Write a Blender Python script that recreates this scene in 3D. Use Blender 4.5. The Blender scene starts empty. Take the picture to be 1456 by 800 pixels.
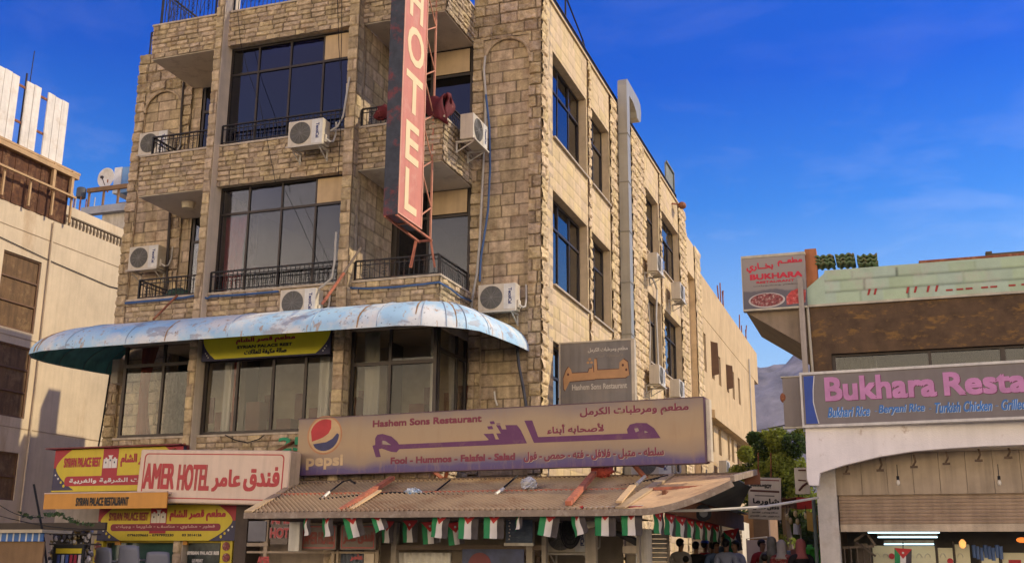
import bpy, bmesh, math, random
import numpy as np
from mathutils import Vector, Matrix
random.seed(7); rng = np.random.default_rng(7)
scene = bpy.context.scene
COL = scene.collection
R = math.radians
# ------------------------------------------------------------------ camera
W_, H_, F_ = 1456.0, 800.0, 1560.24
_yaw, _pit, _rol = R(-19.30307), R(14.48667), R(.43985)
_fw = np.array([math.sin(_yaw)*math.cos(_pit), math.cos(_yaw)*math.cos(_pit), math.sin(_pit)])
_r0 = np.array([math.cos(_yaw), -math.sin(_yaw), 0.]); _u0 = np.cross(_r0, _fw)
_rt = _r0*math.cos(_rol)+_u0*math.sin(_rol); _up = -_r0*math.sin(_rol)+_u0*math.cos(_rol)
CAM = np.array([6.72, -21.0, 1.25])
cam = bpy.data.objects.new('camera', bpy.data.cameras.new('camera')); COL.objects.link(cam)
cam.matrix_world = Matrix(((_rt[0],_up[0],-_fw[0],CAM[0]),(_rt[1],_up[1],-_fw[1],CAM[1]),(_rt[2],_up[2],-_fw[2],CAM[2]),(0,0,0,1)))
cam.data.sensor_width = 36; cam.data.lens = 36*F_/W_; cam.data.clip_start = .1; cam.data.clip_end = 20000
scene.camera = cam
# ------------------------------------------------------------------ sun, sky, exposure
SUN_EL, SUN_AZ = R(40), R(19.5)       # azimuth measured from +X towards +Y
sd = Vector((math.cos(SUN_EL)*math.cos(SUN_AZ), math.cos(SUN_EL)*math.sin(SUN_AZ), math.sin(SUN_EL)))
sun = bpy.data.objects.new('sun', bpy.data.lights.new('sun', 'SUN')); COL.objects.link(sun)
sun.data.energy = 3.4; sun.data.angle = R(.5); sun.data.color = (1, .84, .6)
sun.rotation_euler = sd.to_track_quat('Z', 'Y').to_euler()
world = bpy.data.worlds.new('World'); scene.world = world; world.use_nodes = True
wt = world.node_tree; wn = wt.nodes; wl = wt.links
bg = wn['Background']
sky = wn.new('ShaderNodeTexSky'); sky.sky_type = 'NISHITA'; sky.sun_disc = False
sky.sun_elevation = SUN_EL; sky.sun_rotation = math.atan2(sd.x, sd.y); sky.air_density = 1.0; sky.dust_density = .6; sky.ozone_density = 2.5
hs = wn.new('ShaderNodeHueSaturation'); hs.inputs['Saturation'].default_value = 1.38; hs.inputs['Hue'].default_value = .486
wl.new(sky.outputs[0], hs.inputs['Color'])
tc = wn.new('ShaderNodeTexCoord')
def wmath(op, a, b=None, clamp=False):
    n = wn.new('ShaderNodeMath'); n.operation = op; n.use_clamp = clamp
    for i, v in enumerate((a, b)):
        if v is None: continue
        if hasattr(v, 'links'): wl.new(v, n.inputs[i])
        else: n.inputs[i].default_value = v
    return n.outputs[0]
sep = wn.new('ShaderNodeSeparateXYZ'); wl.new(tc.outputs['Generated'], sep.inputs[0])
# higher air over this desert coast is a much deeper blue: richer and darker with elevation
deep = wn.new('ShaderNodeMix'); deep.data_type = 'RGBA'; deep.blend_type = 'MULTIPLY'
dr = wn.new('ShaderNodeMapRange'); dr.inputs[1].default_value = .10; dr.inputs[2].default_value = .42; wl.new(sep.outputs[2], dr.inputs[0])
wl.new(dr.outputs[0], deep.inputs[0]); wl.new(hs.outputs[0], deep.inputs[6]); deep.inputs[7].default_value = (.0, .28, .88, 1)
# pale dusty haze low over the lane
hz = wn.new('ShaderNodeMapRange'); hz.inputs[1].default_value = .02; hz.inputs[2].default_value = .31; hz.inputs[3].default_value = .80; hz.inputs[4].default_value = 0.; wl.new(sep.outputs[2], hz.inputs[0])
hzm = wn.new('ShaderNodeMix'); hzm.data_type = 'RGBA'; wl.new(hz.outputs[0], hzm.inputs[0]); wl.new(deep.outputs[2], hzm.inputs[6]); hzm.inputs[7].default_value = (2.9, 3.05, 3.9, 1)
# wisps of cirrus
mp = wn.new('ShaderNodeMapping'); mp.inputs['Scale'].default_value = (1.6, 3.2, 5.0); mp.inputs['Rotation'].default_value = (0, R(16), R(20)); wl.new(tc.outputs['Generated'], mp.inputs[0])
n1 = wn.new('ShaderNodeTexNoise'); n1.inputs['Scale'].default_value = 2.6; n1.inputs['Detail'].default_value = 12; n1.inputs['Roughness'].default_value = .60; n1.inputs['Distortion'].default_value = .25; wl.new(mp.outputs[0], n1.inputs['Vector'])
cr = wn.new('ShaderNodeMapRange'); cr.inputs[1].default_value = .50; cr.inputs[2].default_value = .88; cr.inputs[4].default_value = .115; wl.new(n1.outputs[0], cr.inputs[0])
cf = wmath('MULTIPLY', cr.outputs[0], wmath('SUBTRACT', 1.0, wmath('MULTIPLY', dr.outputs[0], .85)))
# unseen bright cloud added low behind the camera to fill the shaded fronts
bk = wn.new('ShaderNodeMapRange'); bk.inputs[1].default_value = .0; bk.inputs[2].default_value = -.7; bk.inputs[4].default_value = .95; wl.new(sep.outputs[1], bk.inputs[0])
lo = wn.new('ShaderNodeMapRange'); lo.inputs[1].default_value = .15; lo.inputs[2].default_value = .36; lo.inputs[3].default_value = 1.; lo.inputs[4].default_value = .08; wl.new(sep.outputs[2], lo.inputs[0])
bkl = wmath('MULTIPLY', bk.outputs[0], lo.outputs[0])
cf2 = wmath('MAXIMUM', cf, wmath('MULTIPLY', bkl, wmath('ADD', n1.outputs[0], .45, True), True), True)
mixc = wn.new('ShaderNodeMix'); mixc.data_type = 'RGBA'; wl.new(cf2, mixc.inputs[0]); wl.new(hzm.outputs[2], mixc.inputs[6]); mixc.inputs[7].default_value = (25, 19.5, 13.2, 1)
wl.new(mixc.outputs[2], bg.inputs['Color']); bg.inputs['Strength'].default_value = .15
scene.view_settings.view_transform = 'Standard'; scene.view_settings.look = 'None'
scene.view_settings.exposure = 0.42; scene.view_settings.gamma = 1.0
scene.cycles.max_bounces = 6; scene.cycles.transparent_max_bounces = 16; scene.cycles.use_denoising = True
scene.cycles.sample_clamp_indirect = 6
GZ = .12                                # street level

# ------------------------------------------------------------------ measuring: where a sight line meets a real plane
def _ray(px, py): return _fw + _rt*(px-W_/2)/F_ - _up*(py-H_/2)/F_
def PX(px, py, x): d = _ray(px, py); return Vector(CAM + d*(x-CAM[0])/d[0])
def PY(px, py, y): d = _ray(px, py); return Vector(CAM + d*(y-CAM[1])/d[1])
def PZ(px, py, z): d = _ray(px, py); return Vector(CAM + d*(z-CAM[2])/d[2])

# ------------------------------------------------------------------ object helpers
ORG = {}
class MB:
    """collects shapes, then links them as ONE mesh object"""
    def __init__(s): s.v, s.f, s.m, s.c = [], [], [], []; s.hascol = False
    def add(s, vs, fs, m=0, col=None):
        b = len(s.v); s.v += [tuple(v) for v in vs]
        s.f += [tuple(b+i for i in f) for f in fs]; s.m += [m]*len(fs)
        if col is None: s.c += [(1, 1, 1, 1)]*len(vs)
        else: s.c += col; s.hascol = True
        return s
    def box(s, x0, x1, y0, y1, z0, z1, m=0):
        x0, x1 = min(x0, x1), max(x0, x1); y0, y1 = min(y0, y1), max(y0, y1); z0, z1 = min(z0, z1), max(z0, z1)
        return s.add([(x0,y0,z0),(x1,y0,z0),(x1,y1,z0),(x0,y1,z0),(x0,y0,z1),(x1,y0,z1),(x1,y1,z1),(x0,y1,z1)],
                     [(0,3,2,1),(4,5,6,7),(0,1,5,4),(1,2,6,5),(2,3,7,6),(3,0,4,7)], m)
    def beam(s, p, q, w=.05, h=None, m=0, up=(0,0,1)):
        p, q = Vector(p), Vector(q); h = h or w; d = (q-p).normalized(); u = Vector(up)
        if abs(d.dot(u)) > .99: u = Vector((1,0,0))
        a = d.cross(u).normalized()*w/2; b = a.cross(d).normalized()*h/2
        return s.add([p-a-b,p+a-b,p+a+b,p-a+b,q-a-b,q+a-b,q+a+b,q-a+b],[(0,1,2,3),(7,6,5,4),(0,4,5,1),(1,5,6,2),(2,6,7,3),(3,7,4,0)], m)
    def tube(s, pts, r=.01, n=6, m=0, caps=True):
        pts = [Vector(p) for p in pts]; rs = r if isinstance(r, (list, tuple)) else [r]*len(pts)
        vs, fs = [], []; pa = None
        for i, p in enumerate(pts):
            d = (pts[min(i+1, len(pts)-1)]-pts[max(i-1, 0)]).normalized()
            if pa is None:
                u = Vector((0,0,1)) if abs(d.z) < .9 else Vector((1,0,0)); a = d.cross(u).normalized()
            else:
                a = (pa-d*pa.dot(d)).normalized()
            pa = a; b = d.cross(a)
            for k in range(n): t = 2*math.pi*k/n; vs.append(p+(a*math.cos(t)+b*math.sin(t))*rs[i])
        for i in range(len(pts)-1):
            for k in range(n):
                k2 = (k+1) % n; fs.append((i*n+k, i*n+k2, (i+1)*n+k2, (i+1)*n+k))
        if caps: fs += [tuple(range(n-1, -1, -1)), tuple((len(pts)-1)*n+k for k in range(n))]
        return s.add(vs, fs, m)
    def cyl(s, p, q, r, n=14, m=0, r2=None): return s.tube([p, q], [r, r if r2 is None else r2], n, m)
    def prism(s, poly, a, b, axis='y', m=0):
        """closed outline in the plane across `axis`, from a to b along it"""
        n = len(poly)
        def pt(u, v, t): return (u, t, v) if axis == 'y' else (t, u, v) if axis == 'x' else (u, v, t)
        vs = [pt(u, v, a) for u, v in poly]+[pt(u, v, b) for u, v in poly]
        fs = [tuple(range(n)), tuple(range(2*n-1, n-1, -1))]+[(i, n+i, n+(i+1) % n, (i+1) % n) for i in range(n)]
        return s.add(vs, fs, m)
    def ell(s, c, rx, ry, rz, m=0, nu=12, nv=8):
        vs = []; fs = []
        for j in range(nv+1):
            t = math.pi*j/nv
            for i in range(nu):
                a = 2*math.pi*i/nu; vs.append((c[0]+rx*math.sin(t)*math.cos(a), c[1]+ry*math.sin(t)*math.sin(a), c[2]+rz*math.cos(t)))
        for j in range(nv):
            for i in range(nu): i2 = (i+1) % nu; fs.append((j*nu+i, (j+1)*nu+i, (j+1)*nu+i2, j*nu+i2))
        return s.add(vs, fs, m)
    def grid(s, rows, m=0, closed=False):
        nv = len(rows[0]); vs = [p for r in rows for p in r]; fs = []
        for i in range(len(rows)-1):
            for k in range(nv-(0 if closed else 1)):
                k2 = (k+1) % nv; fs.append((i*nv+k, i*nv+k2, (i+1)*nv+k2, (i+1)*nv+k))
        return s.add(vs, fs, m)
def origin_of(o): return ORG.get(o.name, Vector((0,0,0))) if o is not None else Vector((0,0,0))
def build(name, mb, mats, parent=None, smooth=False, local=False, bevel=0, sharp=35):
    off = Vector((0,0,0)) if local else origin_of(parent)
    me = bpy.data.meshes.new(name)
    v = np.array([tuple(p) for p in mb.v], dtype=np.float32) - np.array(off, dtype=np.float32)
    me.from_pydata(v.tolist(), [], mb.f)
    for m in (mats if isinstance(mats, (list, tuple)) else [mats]): me.materials.append(m)
    me.polygons.foreach_set('material_index', np.array(mb.m, dtype=np.int32))
    if mb.hascol:
        ca = me.color_attributes.new('tint', 'FLOAT_COLOR', 'POINT'); ca.data.foreach_set('color', np.array(mb.c, dtype=np.float32).ravel())
    bm = bmesh.new(); bm.from_mesh(me); bmesh.ops.recalc_face_normals(bm, faces=bm.faces) if len(bm.faces) < 4000 else None; bm.to_mesh(me); bm.free()
    if smooth:
        me.polygons.foreach_set('use_smooth', np.ones(len(me.polygons), dtype=bool)); me.set_sharp_from_angle(angle=R(sharp))
    o = bpy.data.objects.new(name, me); COL.objects.link(o)
    if parent is not None: o.parent = parent; ORG[o.name] = origin_of(parent)
    if bevel:
        b = o.modifiers.new('bevel', 'BEVEL'); b.width = bevel; b.segments = 2; b.limit_method = 'ANGLE'; b.angle_limit = R(40)
    return o
def tag(o, label=None, cat=None, group=None, kind=None):
    if label: o['label'] = label
    if cat: o['category'] = cat
    if group: o['group'] = group
    if kind: o['kind'] = kind
    return o
def thing(name, label, cat, loc=(0,0,0), group=None, rz=0, rot=None):
    o = bpy.data.objects.new(name, None); COL.objects.link(o); o.location = loc; o.empty_display_size = .3
    o.rotation_euler = rot or (0, 0, rz); ORG[o.name] = Vector(loc)
    return tag(o, label, cat, group)
def solo(name, mb, mats, label, cat, group=None, kind=None, **kw):
    return tag(build(name, mb, mats, **kw), label, cat, group, kind)
def dup(root, loc, rz=None, label=None, group=None, rot=None):
    r = root.copy(); COL.objects.link(r); r.location = loc
    if rot is not None: r.rotation_euler = rot
    elif rz is not None: r.rotation_euler = (0, 0, rz)
    if label: r['label'] = label
    if group: r['group'] = group
    for ch in list(root.children):
        c = ch.copy(); COL.objects.link(c); c.parent = r
        for g in list(ch.children):
            d = g.copy(); COL.objects.link(d); d.parent = c
    return r

# ------------------------------------------------------------------ materials
MATS = {}
def M(name, col, rough=.8, metal=0., var=.22, scale=3., bump=.25, bscale=45., streak=0., stain=None, stain_amt=.5, stain_scale=2.2, tint=False, spec=.4, sstretch=1., thr=.52):
    if name in MATS: return MATS[name]
    m = bpy.data.materials.new(name); MATS[name] = m; m.use_nodes = True
    t = m.node_tree; n = t.nodes; l = t.links; b = n['Principled BSDF']
    b.inputs['Roughness'].default_value = rough; b.inputs['Metallic'].default_value = metal
    b.inputs['Specular IOR Level'].default_value = spec
    co = n.new('ShaderNodeTexCoord')
    no = n.new('ShaderNodeTexNoise'); no.inputs['Scale'].default_value = scale; no.inputs['Detail'].default_value = 7; no.inputs['Roughness'].default_value = .65
    l.new(co.outputs['Object'], no.inputs['Vector'])
    mr = n.new('ShaderNodeMapRange'); mr.inputs[1].default_value = .28; mr.inputs[2].default_value = .72; mr.inputs[3].default_value = 1-var; mr.inputs[4].default_value = 1+var*.8
    l.new(no.outputs['Fac'], mr.inputs[0])
    mx = n.new('ShaderNodeMix'); mx.data_type = 'RGBA'; mx.blend_type = 'MULTIPLY'; mx.inputs[0].default_value = 1
    if tint:
        at = n.new('ShaderNodeAttribute'); at.attribute_name = 'tint'
        mt = n.new('ShaderNodeMix'); mt.data_type = 'RGBA'; mt.blend_type = 'MULTIPLY'; mt.inputs[0].default_value = 1
        mt.inputs[6].default_value = (*col, 1); l.new(at.outputs['Color'], mt.inputs[7]); l.new(mt.outputs[2], mx.inputs[6])
    else: mx.inputs[6].default_value = (*col, 1)
    l.new(mr.outputs[0], mx.inputs[7]); last = mx.outputs[2]
    if streak:
        ma = n.new('ShaderNodeMapping'); ma.inputs['Scale'].default_value = (5, 5, .35); l.new(co.outputs['Object'], ma.inputs[0])
        n2 = n.new('ShaderNodeTexNoise'); n2.inputs['Scale'].default_value = 1.6; n2.inputs['Detail'].default_value = 5; l.new(ma.outputs[0], n2.inputs['Vector'])
        m2 = n.new('ShaderNodeMapRange'); m2.inputs[1].default_value = .42; m2.inputs[2].default_value = .75; m2.inputs[3].default_value = 1; m2.inputs[4].default_value = 1-streak; l.new(n2.outputs['Fac'], m2.inputs[0])
        x2 = n.new('ShaderNodeMix'); x2.data_type = 'RGBA'; x2.blend_type = 'MULTIPLY'; x2.inputs[0].default_value = 1; l.new(last, x2.inputs[6]); l.new(m2.outputs[0], x2.inputs[7]); last = x2.outputs[2]
    if stain:
        ma = n.new('ShaderNodeMapping'); ma.inputs['Scale'].default_value = (1, 1, 1/sstretch); ma.inputs['Location'].default_value = (3.1, 7.7, 1.3); l.new(co.outputs['Object'], ma.inputs[0])
        n3 = n.new('ShaderNodeTexNoise'); n3.inputs['Scale'].default_value = stain_scale; n3.inputs['Detail'].default_value = 9; n3.inputs['Roughness'].default_value = .7; l.new(ma.outputs[0], n3.inputs['Vector'])
        m3 = n.new('ShaderNodeMapRange'); m3.inputs[1].default_value = thr; m3.inputs[2].default_value = thr+.1; m3.inputs[4].default_value = stain_amt; l.new(n3.outputs['Fac'], m3.inputs[0])
        x3 = n.new('ShaderNodeMix'); x3.data_type = 'RGBA'; l.new(m3.outputs[0], x3.inputs[0]); l.new(last, x3.inputs[6]); x3.inputs[7].default_value = (*stain, 1); last = x3.outputs[2]
    l.new(last, b.inputs['Base Color'])
    if bump:
        n4 = n.new('ShaderNodeTexNoise'); n4.inputs['Scale'].default_value = bscale; n4.inputs['Detail'].default_value = 4; l.new(co.outputs['Object'], n4.inputs['Vector'])
        bp = n.new('ShaderNodeBump'); bp.inputs['Strength'].default_value = bump; bp.inputs['Distance'].default_value = .02; l.new(n4.outputs['Fac'], bp.inputs['Height']); l.new(bp.outputs[0], b.inputs['Normal'])
    return m
def glass(name, tint, refl=1., rough=.02):
    if name in MATS: return MATS[name]
    m = bpy.data.materials.new(name); MATS[name] = m; m.use_nodes = True; t = m.node_tree; n = t.nodes; l = t.links
    n.remove(n['Principled BSDF']); out = n['Material Output']
    tr = n.new('ShaderNodeBsdfTransparent'); tr.inputs[0].default_value = (*tint, 1)
    gl = n.new('ShaderNodeBsdfGlossy'); gl.inputs['Roughness'].default_value = rough; gl.inputs[0].default_value = (.95, .97, 1, 1)
    co = n.new('ShaderNodeTexCoord'); nz = n.new('ShaderNodeTexNoise'); nz.inputs['Scale'].default_value = .8; nz.inputs['Detail'].default_value = 0; l.new(co.outputs['Object'], nz.inputs['Vector'])
    bp = n.new('ShaderNodeBump'); bp.inputs['Strength'].default_value = .06; bp.inputs['Distance'].default_value = .05; l.new(nz.outputs['Fac'], bp.inputs['Height']); l.new(bp.outputs[0], gl.inputs['Normal'])
    fr = n.new('ShaderNodeFresnel'); fr.inputs[0].default_value = 1.5
    mu = n.new('ShaderNodeMath'); mu.operation = 'MULTIPLY'; mu.inputs[1].default_value = refl; mu.use_clamp = True; l.new(fr.outputs[0], mu.inputs[0])
    mi = n.new('ShaderNodeMixShader'); l.new(mu.outputs[0], mi.inputs[0]); l.new(tr.outputs[0], mi.inputs[1]); l.new(gl.outputs[0], mi.inputs[2]); l.new(mi.outputs[0], out.inputs[0])
    return m
def lamp_mat(name, col, e):
    m = bpy.data.materials.new(name); MATS[name] = m; m.use_nodes = True; b = m.node_tree.nodes['Principled BSDF']
    b.inputs['Base Color'].default_value = (*col, 1); b.inputs['Emission Color'].default_value = (*col, 1); b.inputs['Emission Strength'].default_value = e
    return m
def graded(name, stops, axis=2, lo=0., hi=1., rough=.55, blotch=.2, bcol=(.3,.2,.1)):
    """printed sheet whose own ink changes along one axis"""
    m = bpy.data.materials.new(name); MATS[name] = m; m.use_nodes = True; t = m.node_tree; n = t.nodes; l = t.links; b = n['Principled BSDF']
    b.inputs['Roughness'].default_value = rough
    co = n.new('ShaderNodeTexCoord'); se = n.new('ShaderNodeSeparateXYZ'); l.new(co.outputs['Object'], se.inputs[0])
    nz = n.new('ShaderNodeTexNoise'); nz.inputs['Scale'].default_value = 1.1; nz.inputs['Detail'].default_value = 4; l.new(co.outputs['Object'], nz.inputs['Vector'])
    ad = n.new('ShaderNodeMath'); ad.operation = 'MULTIPLY_ADD'; ad.inputs[1].default_value = .35*(hi-lo); l.new(nz.outputs['Fac'], ad.inputs[0]); l.new(se.outputs[axis], ad.inputs[2])
    mr = n.new('ShaderNodeMapRange'); mr.inputs[1].default_value = lo+.17*(hi-lo); mr.inputs[2].default_value = hi+.17*(hi-lo); l.new(ad.outputs[0], mr.inputs[0])
    cr = n.new('ShaderNodeValToRGB'); l.new(mr.outputs[0], cr.inputs[0]); e = cr.color_ramp.elements
    while len(e) < len(stops): e.new(.5)
    for i, (p, c) in enumerate(stops): e[i].position = p; e[i].color = (*c, 1)
    ma = n.new('ShaderNodeMapping'); ma.inputs['Scale'].default_value = (3, 3, .7); l.new(co.outputs['Object'], ma.inputs[0])
    n2 = n.new('ShaderNodeTexNoise'); n2.inputs['Scale'].default_value = 2; n2.inputs['Detail'].default_value = 9; n2.inputs['Roughness'].default_value = .72; l.new(ma.outputs[0], n2.inputs['Vector'])
    m2 = n.new('ShaderNodeMapRange'); m2.inputs[1].default_value = .5; m2.inputs[2].default_value = .72; m2.inputs[4].default_value = blotch; l.new(n2.outputs['Fac'], m2.inputs[0])
    mx = n.new('ShaderNodeMix'); mx.data_type = 'RGBA'; l.new(m2.outputs[0], mx.inputs[0]); l.new(cr.outputs[0], mx.inputs[6]); mx.inputs[7].default_value = (*bcol, 1)
    l.new(mx.outputs[2], b.inputs['Base Color'])
    return m

# ------------------------------------------------------------------ lettering
_AR = '''ء FE80 1,آ FE81 2,أ FE83 2,ؤ FE85 2,إ FE87 2,ئ FE89 4,ا FE8D 2,ب FE8F 4,ة FE93 2,ت FE95 4,ث FE99 4,ج FE9D 4,ح FEA1 4,خ FEA5 4,د FEA9 2,ذ FEAB 2,ر FEAD 2,ز FEAF 2,س FEB1 4,ش FEB5 4,ص FEB9 4,ض FEBD 4,ط FEC1 4,ظ FEC5 4,ع FEC9 4,غ FECD 4,ف FED1 4,ق FED5 4,ك FED9 4,ل FEDD 4,م FEE1 4,ن FEE5 4,ه FEE9 4,و FEED 2,ى FEEF 2,ي FEF1 4'''
AR = {a.split()[0]: (int(a.split()[1], 16), int(a.split()[2])) for a in _AR.split(',')}
def arabic(s):
    s = s.replace('لا', '\ufefb').replace('لأ', '\ufef7'); out = []
    two = lambda c: (c in AR and AR[c][1] == 4) or c == '\u0640'
    anyj = lambda c: (c in AR and AR[c][1] >= 2) or c in '\ufefb\ufef7\u0640'
    for i, c in enumerate(s):
        p = i > 0 and two(s[i-1]) and anyj(c); q = i+1 < len(s) and anyj(s[i+1]) and two(c)
        if c in AR:
            b, k = AR[c]; out.append(chr(b+(3 if p and q else 2 if q and k == 4 else 1 if p and k > 1 else 0)))
        elif c in '\ufefb\ufef7': out.append(chr(ord(c)+(1 if p else 0)))
        else: out.append(c)
    return ''.join(reversed(out))
def text_mesh(s, depth=.004):
    if any('\u0600' <= c <= '\u06ff' for c in s): s = arabic(s)
    c = bpy.data.curves.new('lettering', 'FONT'); c.body = s; c.size = 1; c.resolution_u = 3; c.extrude = .02
    o = bpy.data.objects.new('lettering', c); COL.objects.link(o); dg = bpy.context.evaluated_depsgraph_get(); dg.update()
    me = bpy.data.meshes.new_from_object(o.evaluated_get(dg)); bpy.data.objects.remove(o); bpy.data.curves.remove(c)
    v = np.array([p.co[:] for p in me.vertices]); f = [tuple(p.vertices) for p in me.polygons]; bpy.data.meshes.remove(me)
    return v, f
def text(parent, s, x0, x1, z0, z1, mat, y=-.004, bold=0., shear=0., name='lettering', axis='front'):
    """a line of writing fitted to a rectangle of its sign (local x right, z up, face at y=0 looking to -y)"""
    v, f = text_mesh(s); a, b = v.min(0), v.max(0)
    vx = (v[:, 0]-a[0])/(b[0]-a[0]); vz = (v[:, 1]-a[1])/(b[1]-a[1]); vy = np.where(v[:, 2] > 0, y, y+.003)
    mb = MB(); offs = [(0, 0)] if not bold else [(0, 0), (bold, 0), (0, bold), (bold, bold)]
    for i, (ox, oz) in enumerate(offs):
        X = x0+vx*(x1-x0-bold)+ox; Z = z0+vz*(z1-z0-bold)+oz; X = X+shear*(Z-z0)
        mb.add(list(zip(X, vy-.0004*i, Z)), f)
    o = build(name, mb, mat, parent, local=True)
    return o
def plate(parent, poly, mat, y=-.002, name='printed_panel', th=.002):
    """a flat printed shape on a sign"""
    return build(name, MB().prism(poly, y, y+th), mat, parent, local=True)
def disc(cx, cz, rx, rz=None, n=28, a0=0, a1=2*math.pi): rz = rz or rx; return [(cx+rx*math.cos(a0+(a1-a0)*i/n), cz+rz*math.sin(a0+(a1-a0)*i/n)) for i in range(n if a1-a0 > 6.2 else n+1)]
def rrect(x0, x1, z0, z1, r, n=5):
    p = []
    for cx, cz, a in ((x1-r, z1-r, 0), (x0+r, z1-r, 90), (x0+r, z0+r, 180), (x1-r, z0+r, 270)):
        p += [(cx+r*math.cos(R(a+90*i/n)), cz+r*math.sin(R(a+90*i/n))) for i in range(n+1)]
    return p
def ring(poly_o, poly_i, y, th=.002):
    """outline stripe between two outlines with the same number of points"""
    n = len(poly_o); mb = MB()
    vs = [(u, y, v) for u, v in poly_o]+[(u, y, v) for u, v in poly_i]+[(u, y+th, v) for u, v in poly_o]+[(u, y+th, v) for u, v in poly_i]
    fs = []
    for i in range(n):
        j = (i+1) % n; fs += [(i, j, n+j, n+i), (2*n+i, 3*n+i, 3*n+j, 2*n+j), (i, 2*n+i, 2*n+j, j), (n+i, n+j, 3*n+j, 3*n+i)]
    return mb.add(vs, fs)

# ------------------------------------------------------------------ dressed and rock-faced stonework as real relief
def _vnoise(x, y, seed):
    xi = np.floor(x).astype(np.int64); yi = np.floor(y).astype(np.int64); xf = x-xi; yf = y-yi
    def h(a, b):
        k = (a*374761393+b*668265263+seed*1442695041) & 0xffffffff; k = ((k ^ (k >> 13))*1274126177) & 0xffffffff; return ((k ^ (k >> 16)) & 0xffff)/65535.
    u = xf*xf*(3-2*xf); w = yf*yf*(3-2*yf)
    return (h(xi, yi)*(1-u)+h(xi+1, yi)*u)*(1-w)+(h(xi, yi+1)*(1-u)+h(xi+1, yi+1)*u)*w
def stone(mb, O, U, V, W, H, ch=.25, bw=(.35, .6), relief=.03, rough=.6, res=.035, resu=None, holes=(), mortar=.011, mcol=.5, tv=.2, seed=0, mat=0, smooth_face=False):
    O, U, V = (np.array(a, float) for a in (O, U, V)); N = np.cross(U, V)
    resu = resu or res; rs = np.random.default_rng(seed+11)
    us = set(np.round(np.linspace(0, W, max(2, int(W/resu)+1)), 4)); nr = max(1, round(H/ch)); ch = H/nr
    vs = set(np.round(np.linspace(0, H, max(2, int(H/res)+1)), 4))
    for k in range(1, nr): vs |= {round(k*ch-mortar*.8, 4), round(k*ch+mortar*.8, 4)}
    for a, b, c, d in holes: us |= {round(a, 4), round(b, 4)}; vs |= {round(c, 4), round(d, 4)}
    us = np.array(sorted(u for u in us if -1e-6 <= u <= W+1e-6)); vs = np.array(sorted(v for v in vs if -1e-6 <= v <= H+1e-6))
    UU, VV = np.meshgrid(us, vs); row = np.clip(np.floor(VV/ch).astype(int), 0, nr-1)
    D = np.minimum(np.abs(VV-row*ch), np.abs((row+1)*ch-VV)); D = np.where((VV < 1e-6) | (VV > H-1e-6), np.maximum(D, .02), D)
    bid = np.zeros_like(UU); 
    for k in range(nr):
        x = -rs.uniform(0, bw[0]); cuts = []
        while x < W: cuts.append(x); x += rs.uniform(*bw)
        cuts.append(x); cuts = np.array(cuts); mk = row == k; u = UU[mk]; i = np.searchsorted(cuts, u, side='right')-1; i = np.clip(i, 0, len(cuts)-2)
        d = np.minimum(u-cuts[i], cuts[i+1]-u); D[mk] = np.minimum(D[mk], np.maximum(d, (resu*.55 if resu > .03 else 0)*0)); bid[mk] = i+1000*k
    bi = bid.astype(np.int64); hsh = ((bi*2654435761+seed*97) & 0xffff)/65535.; hs2 = ((bi*40503*77+seed*31) & 0xffff)/65535.
    mw = max(mortar, resu*.5); prof = np.clip((D-mortar*.3)/(mw*1.6), 0, 1); prof = prof*prof*(3-2*prof)
    nz = _vnoise(UU/.07, VV/.05, seed)*.6+_vnoise(UU/.16+9, VV/.13+5, seed+5)*.9+_vnoise(UU/.03, VV/.03, seed+9)*.3-.9
    disp = relief*prof*(.6+.4*hsh+rough*nz)+relief*.35*rough*(nz)*(1-prof)
    if smooth_face: disp = relief*prof*(.9+.1*hsh)
    t = 1+tv*(hsh-.5)*2; warm = 1+.10*(hs2-.5)*2
    jf = np.clip(1-(D-mortar*.2)/(mortar*1.1), 0, 1); t = t*(1-jf)+mcol*jf
    P = O+UU[..., None]*U+VV[..., None]*V+disp[..., None]*N
    cols = np.stack([t, t*(.97+.03*warm), t*(2-warm)*.98, np.ones_like(t)], -1).reshape(-1, 4)
    nu, nv = len(us), len(vs); fs = []
    hm = np.zeros((nv-1, nu-1), bool); uc = (us[1:]+us[:-1])/2; vc = (vs[1:]+vs[:-1])/2
    for a, b, c, d in holes: hm |= ((vc[:, None] > c) & (vc[:, None] < d) & (uc[None] > a) & (uc[None] < b))
    jj, ii = np.nonzero(~hm); q = jj*nu+ii; fs = np.stack([q, q+1, q+nu+1, q+nu], 1).tolist()
    mb.add(P.reshape(-1, 3).tolist(), fs, mat, cols.tolist())
    return mb
# ================================================================== MATERIALS
ROCK = M('rock_faced_stone', (.50,.385,.245), .92, var=.34, scale=9, bump=.9, bscale=34, streak=.34, tint=True, stain=(.22,.135,.07), stain_amt=.5, stain_scale=3.2, spec=.2, thr=.54)
CREAM = M('cream_limestone', (.63,.475,.275), .9, var=.14, scale=4, bump=.35, bscale=70, streak=.16, tint=True, stain=(.36,.25,.14), stain_amt=.3, stain_scale=1.1, spec=.2)
PLASTER = M('grey_plaster', (.36,.31,.255), .92, var=.16, scale=3, bump=.3, streak=.25)
SOFFIT = M('soffit_paint', (.60,.52,.40), .9, var=.1, scale=2, bump=.15, stain=(.3,.24,.17), stain_amt=.4)
COPING = M('coping_stone', (.46,.38,.28), .9, var=.2, scale=6, bump=.3, streak=.3)
IRON = M('black_iron', (.018,.018,.02), .55, metal=.3, var=.3, bump=.15, stain=(.09,.04,.02), stain_amt=.5, stain_scale=6)
BROWNALU = M('bronze_aluminium', (.045,.036,.03), .45, metal=.5, var=.2, bump=.05)
DARKROOM = M('dim_room_paint', (.20,.17,.135), .9, var=.1, bump=0)
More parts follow.
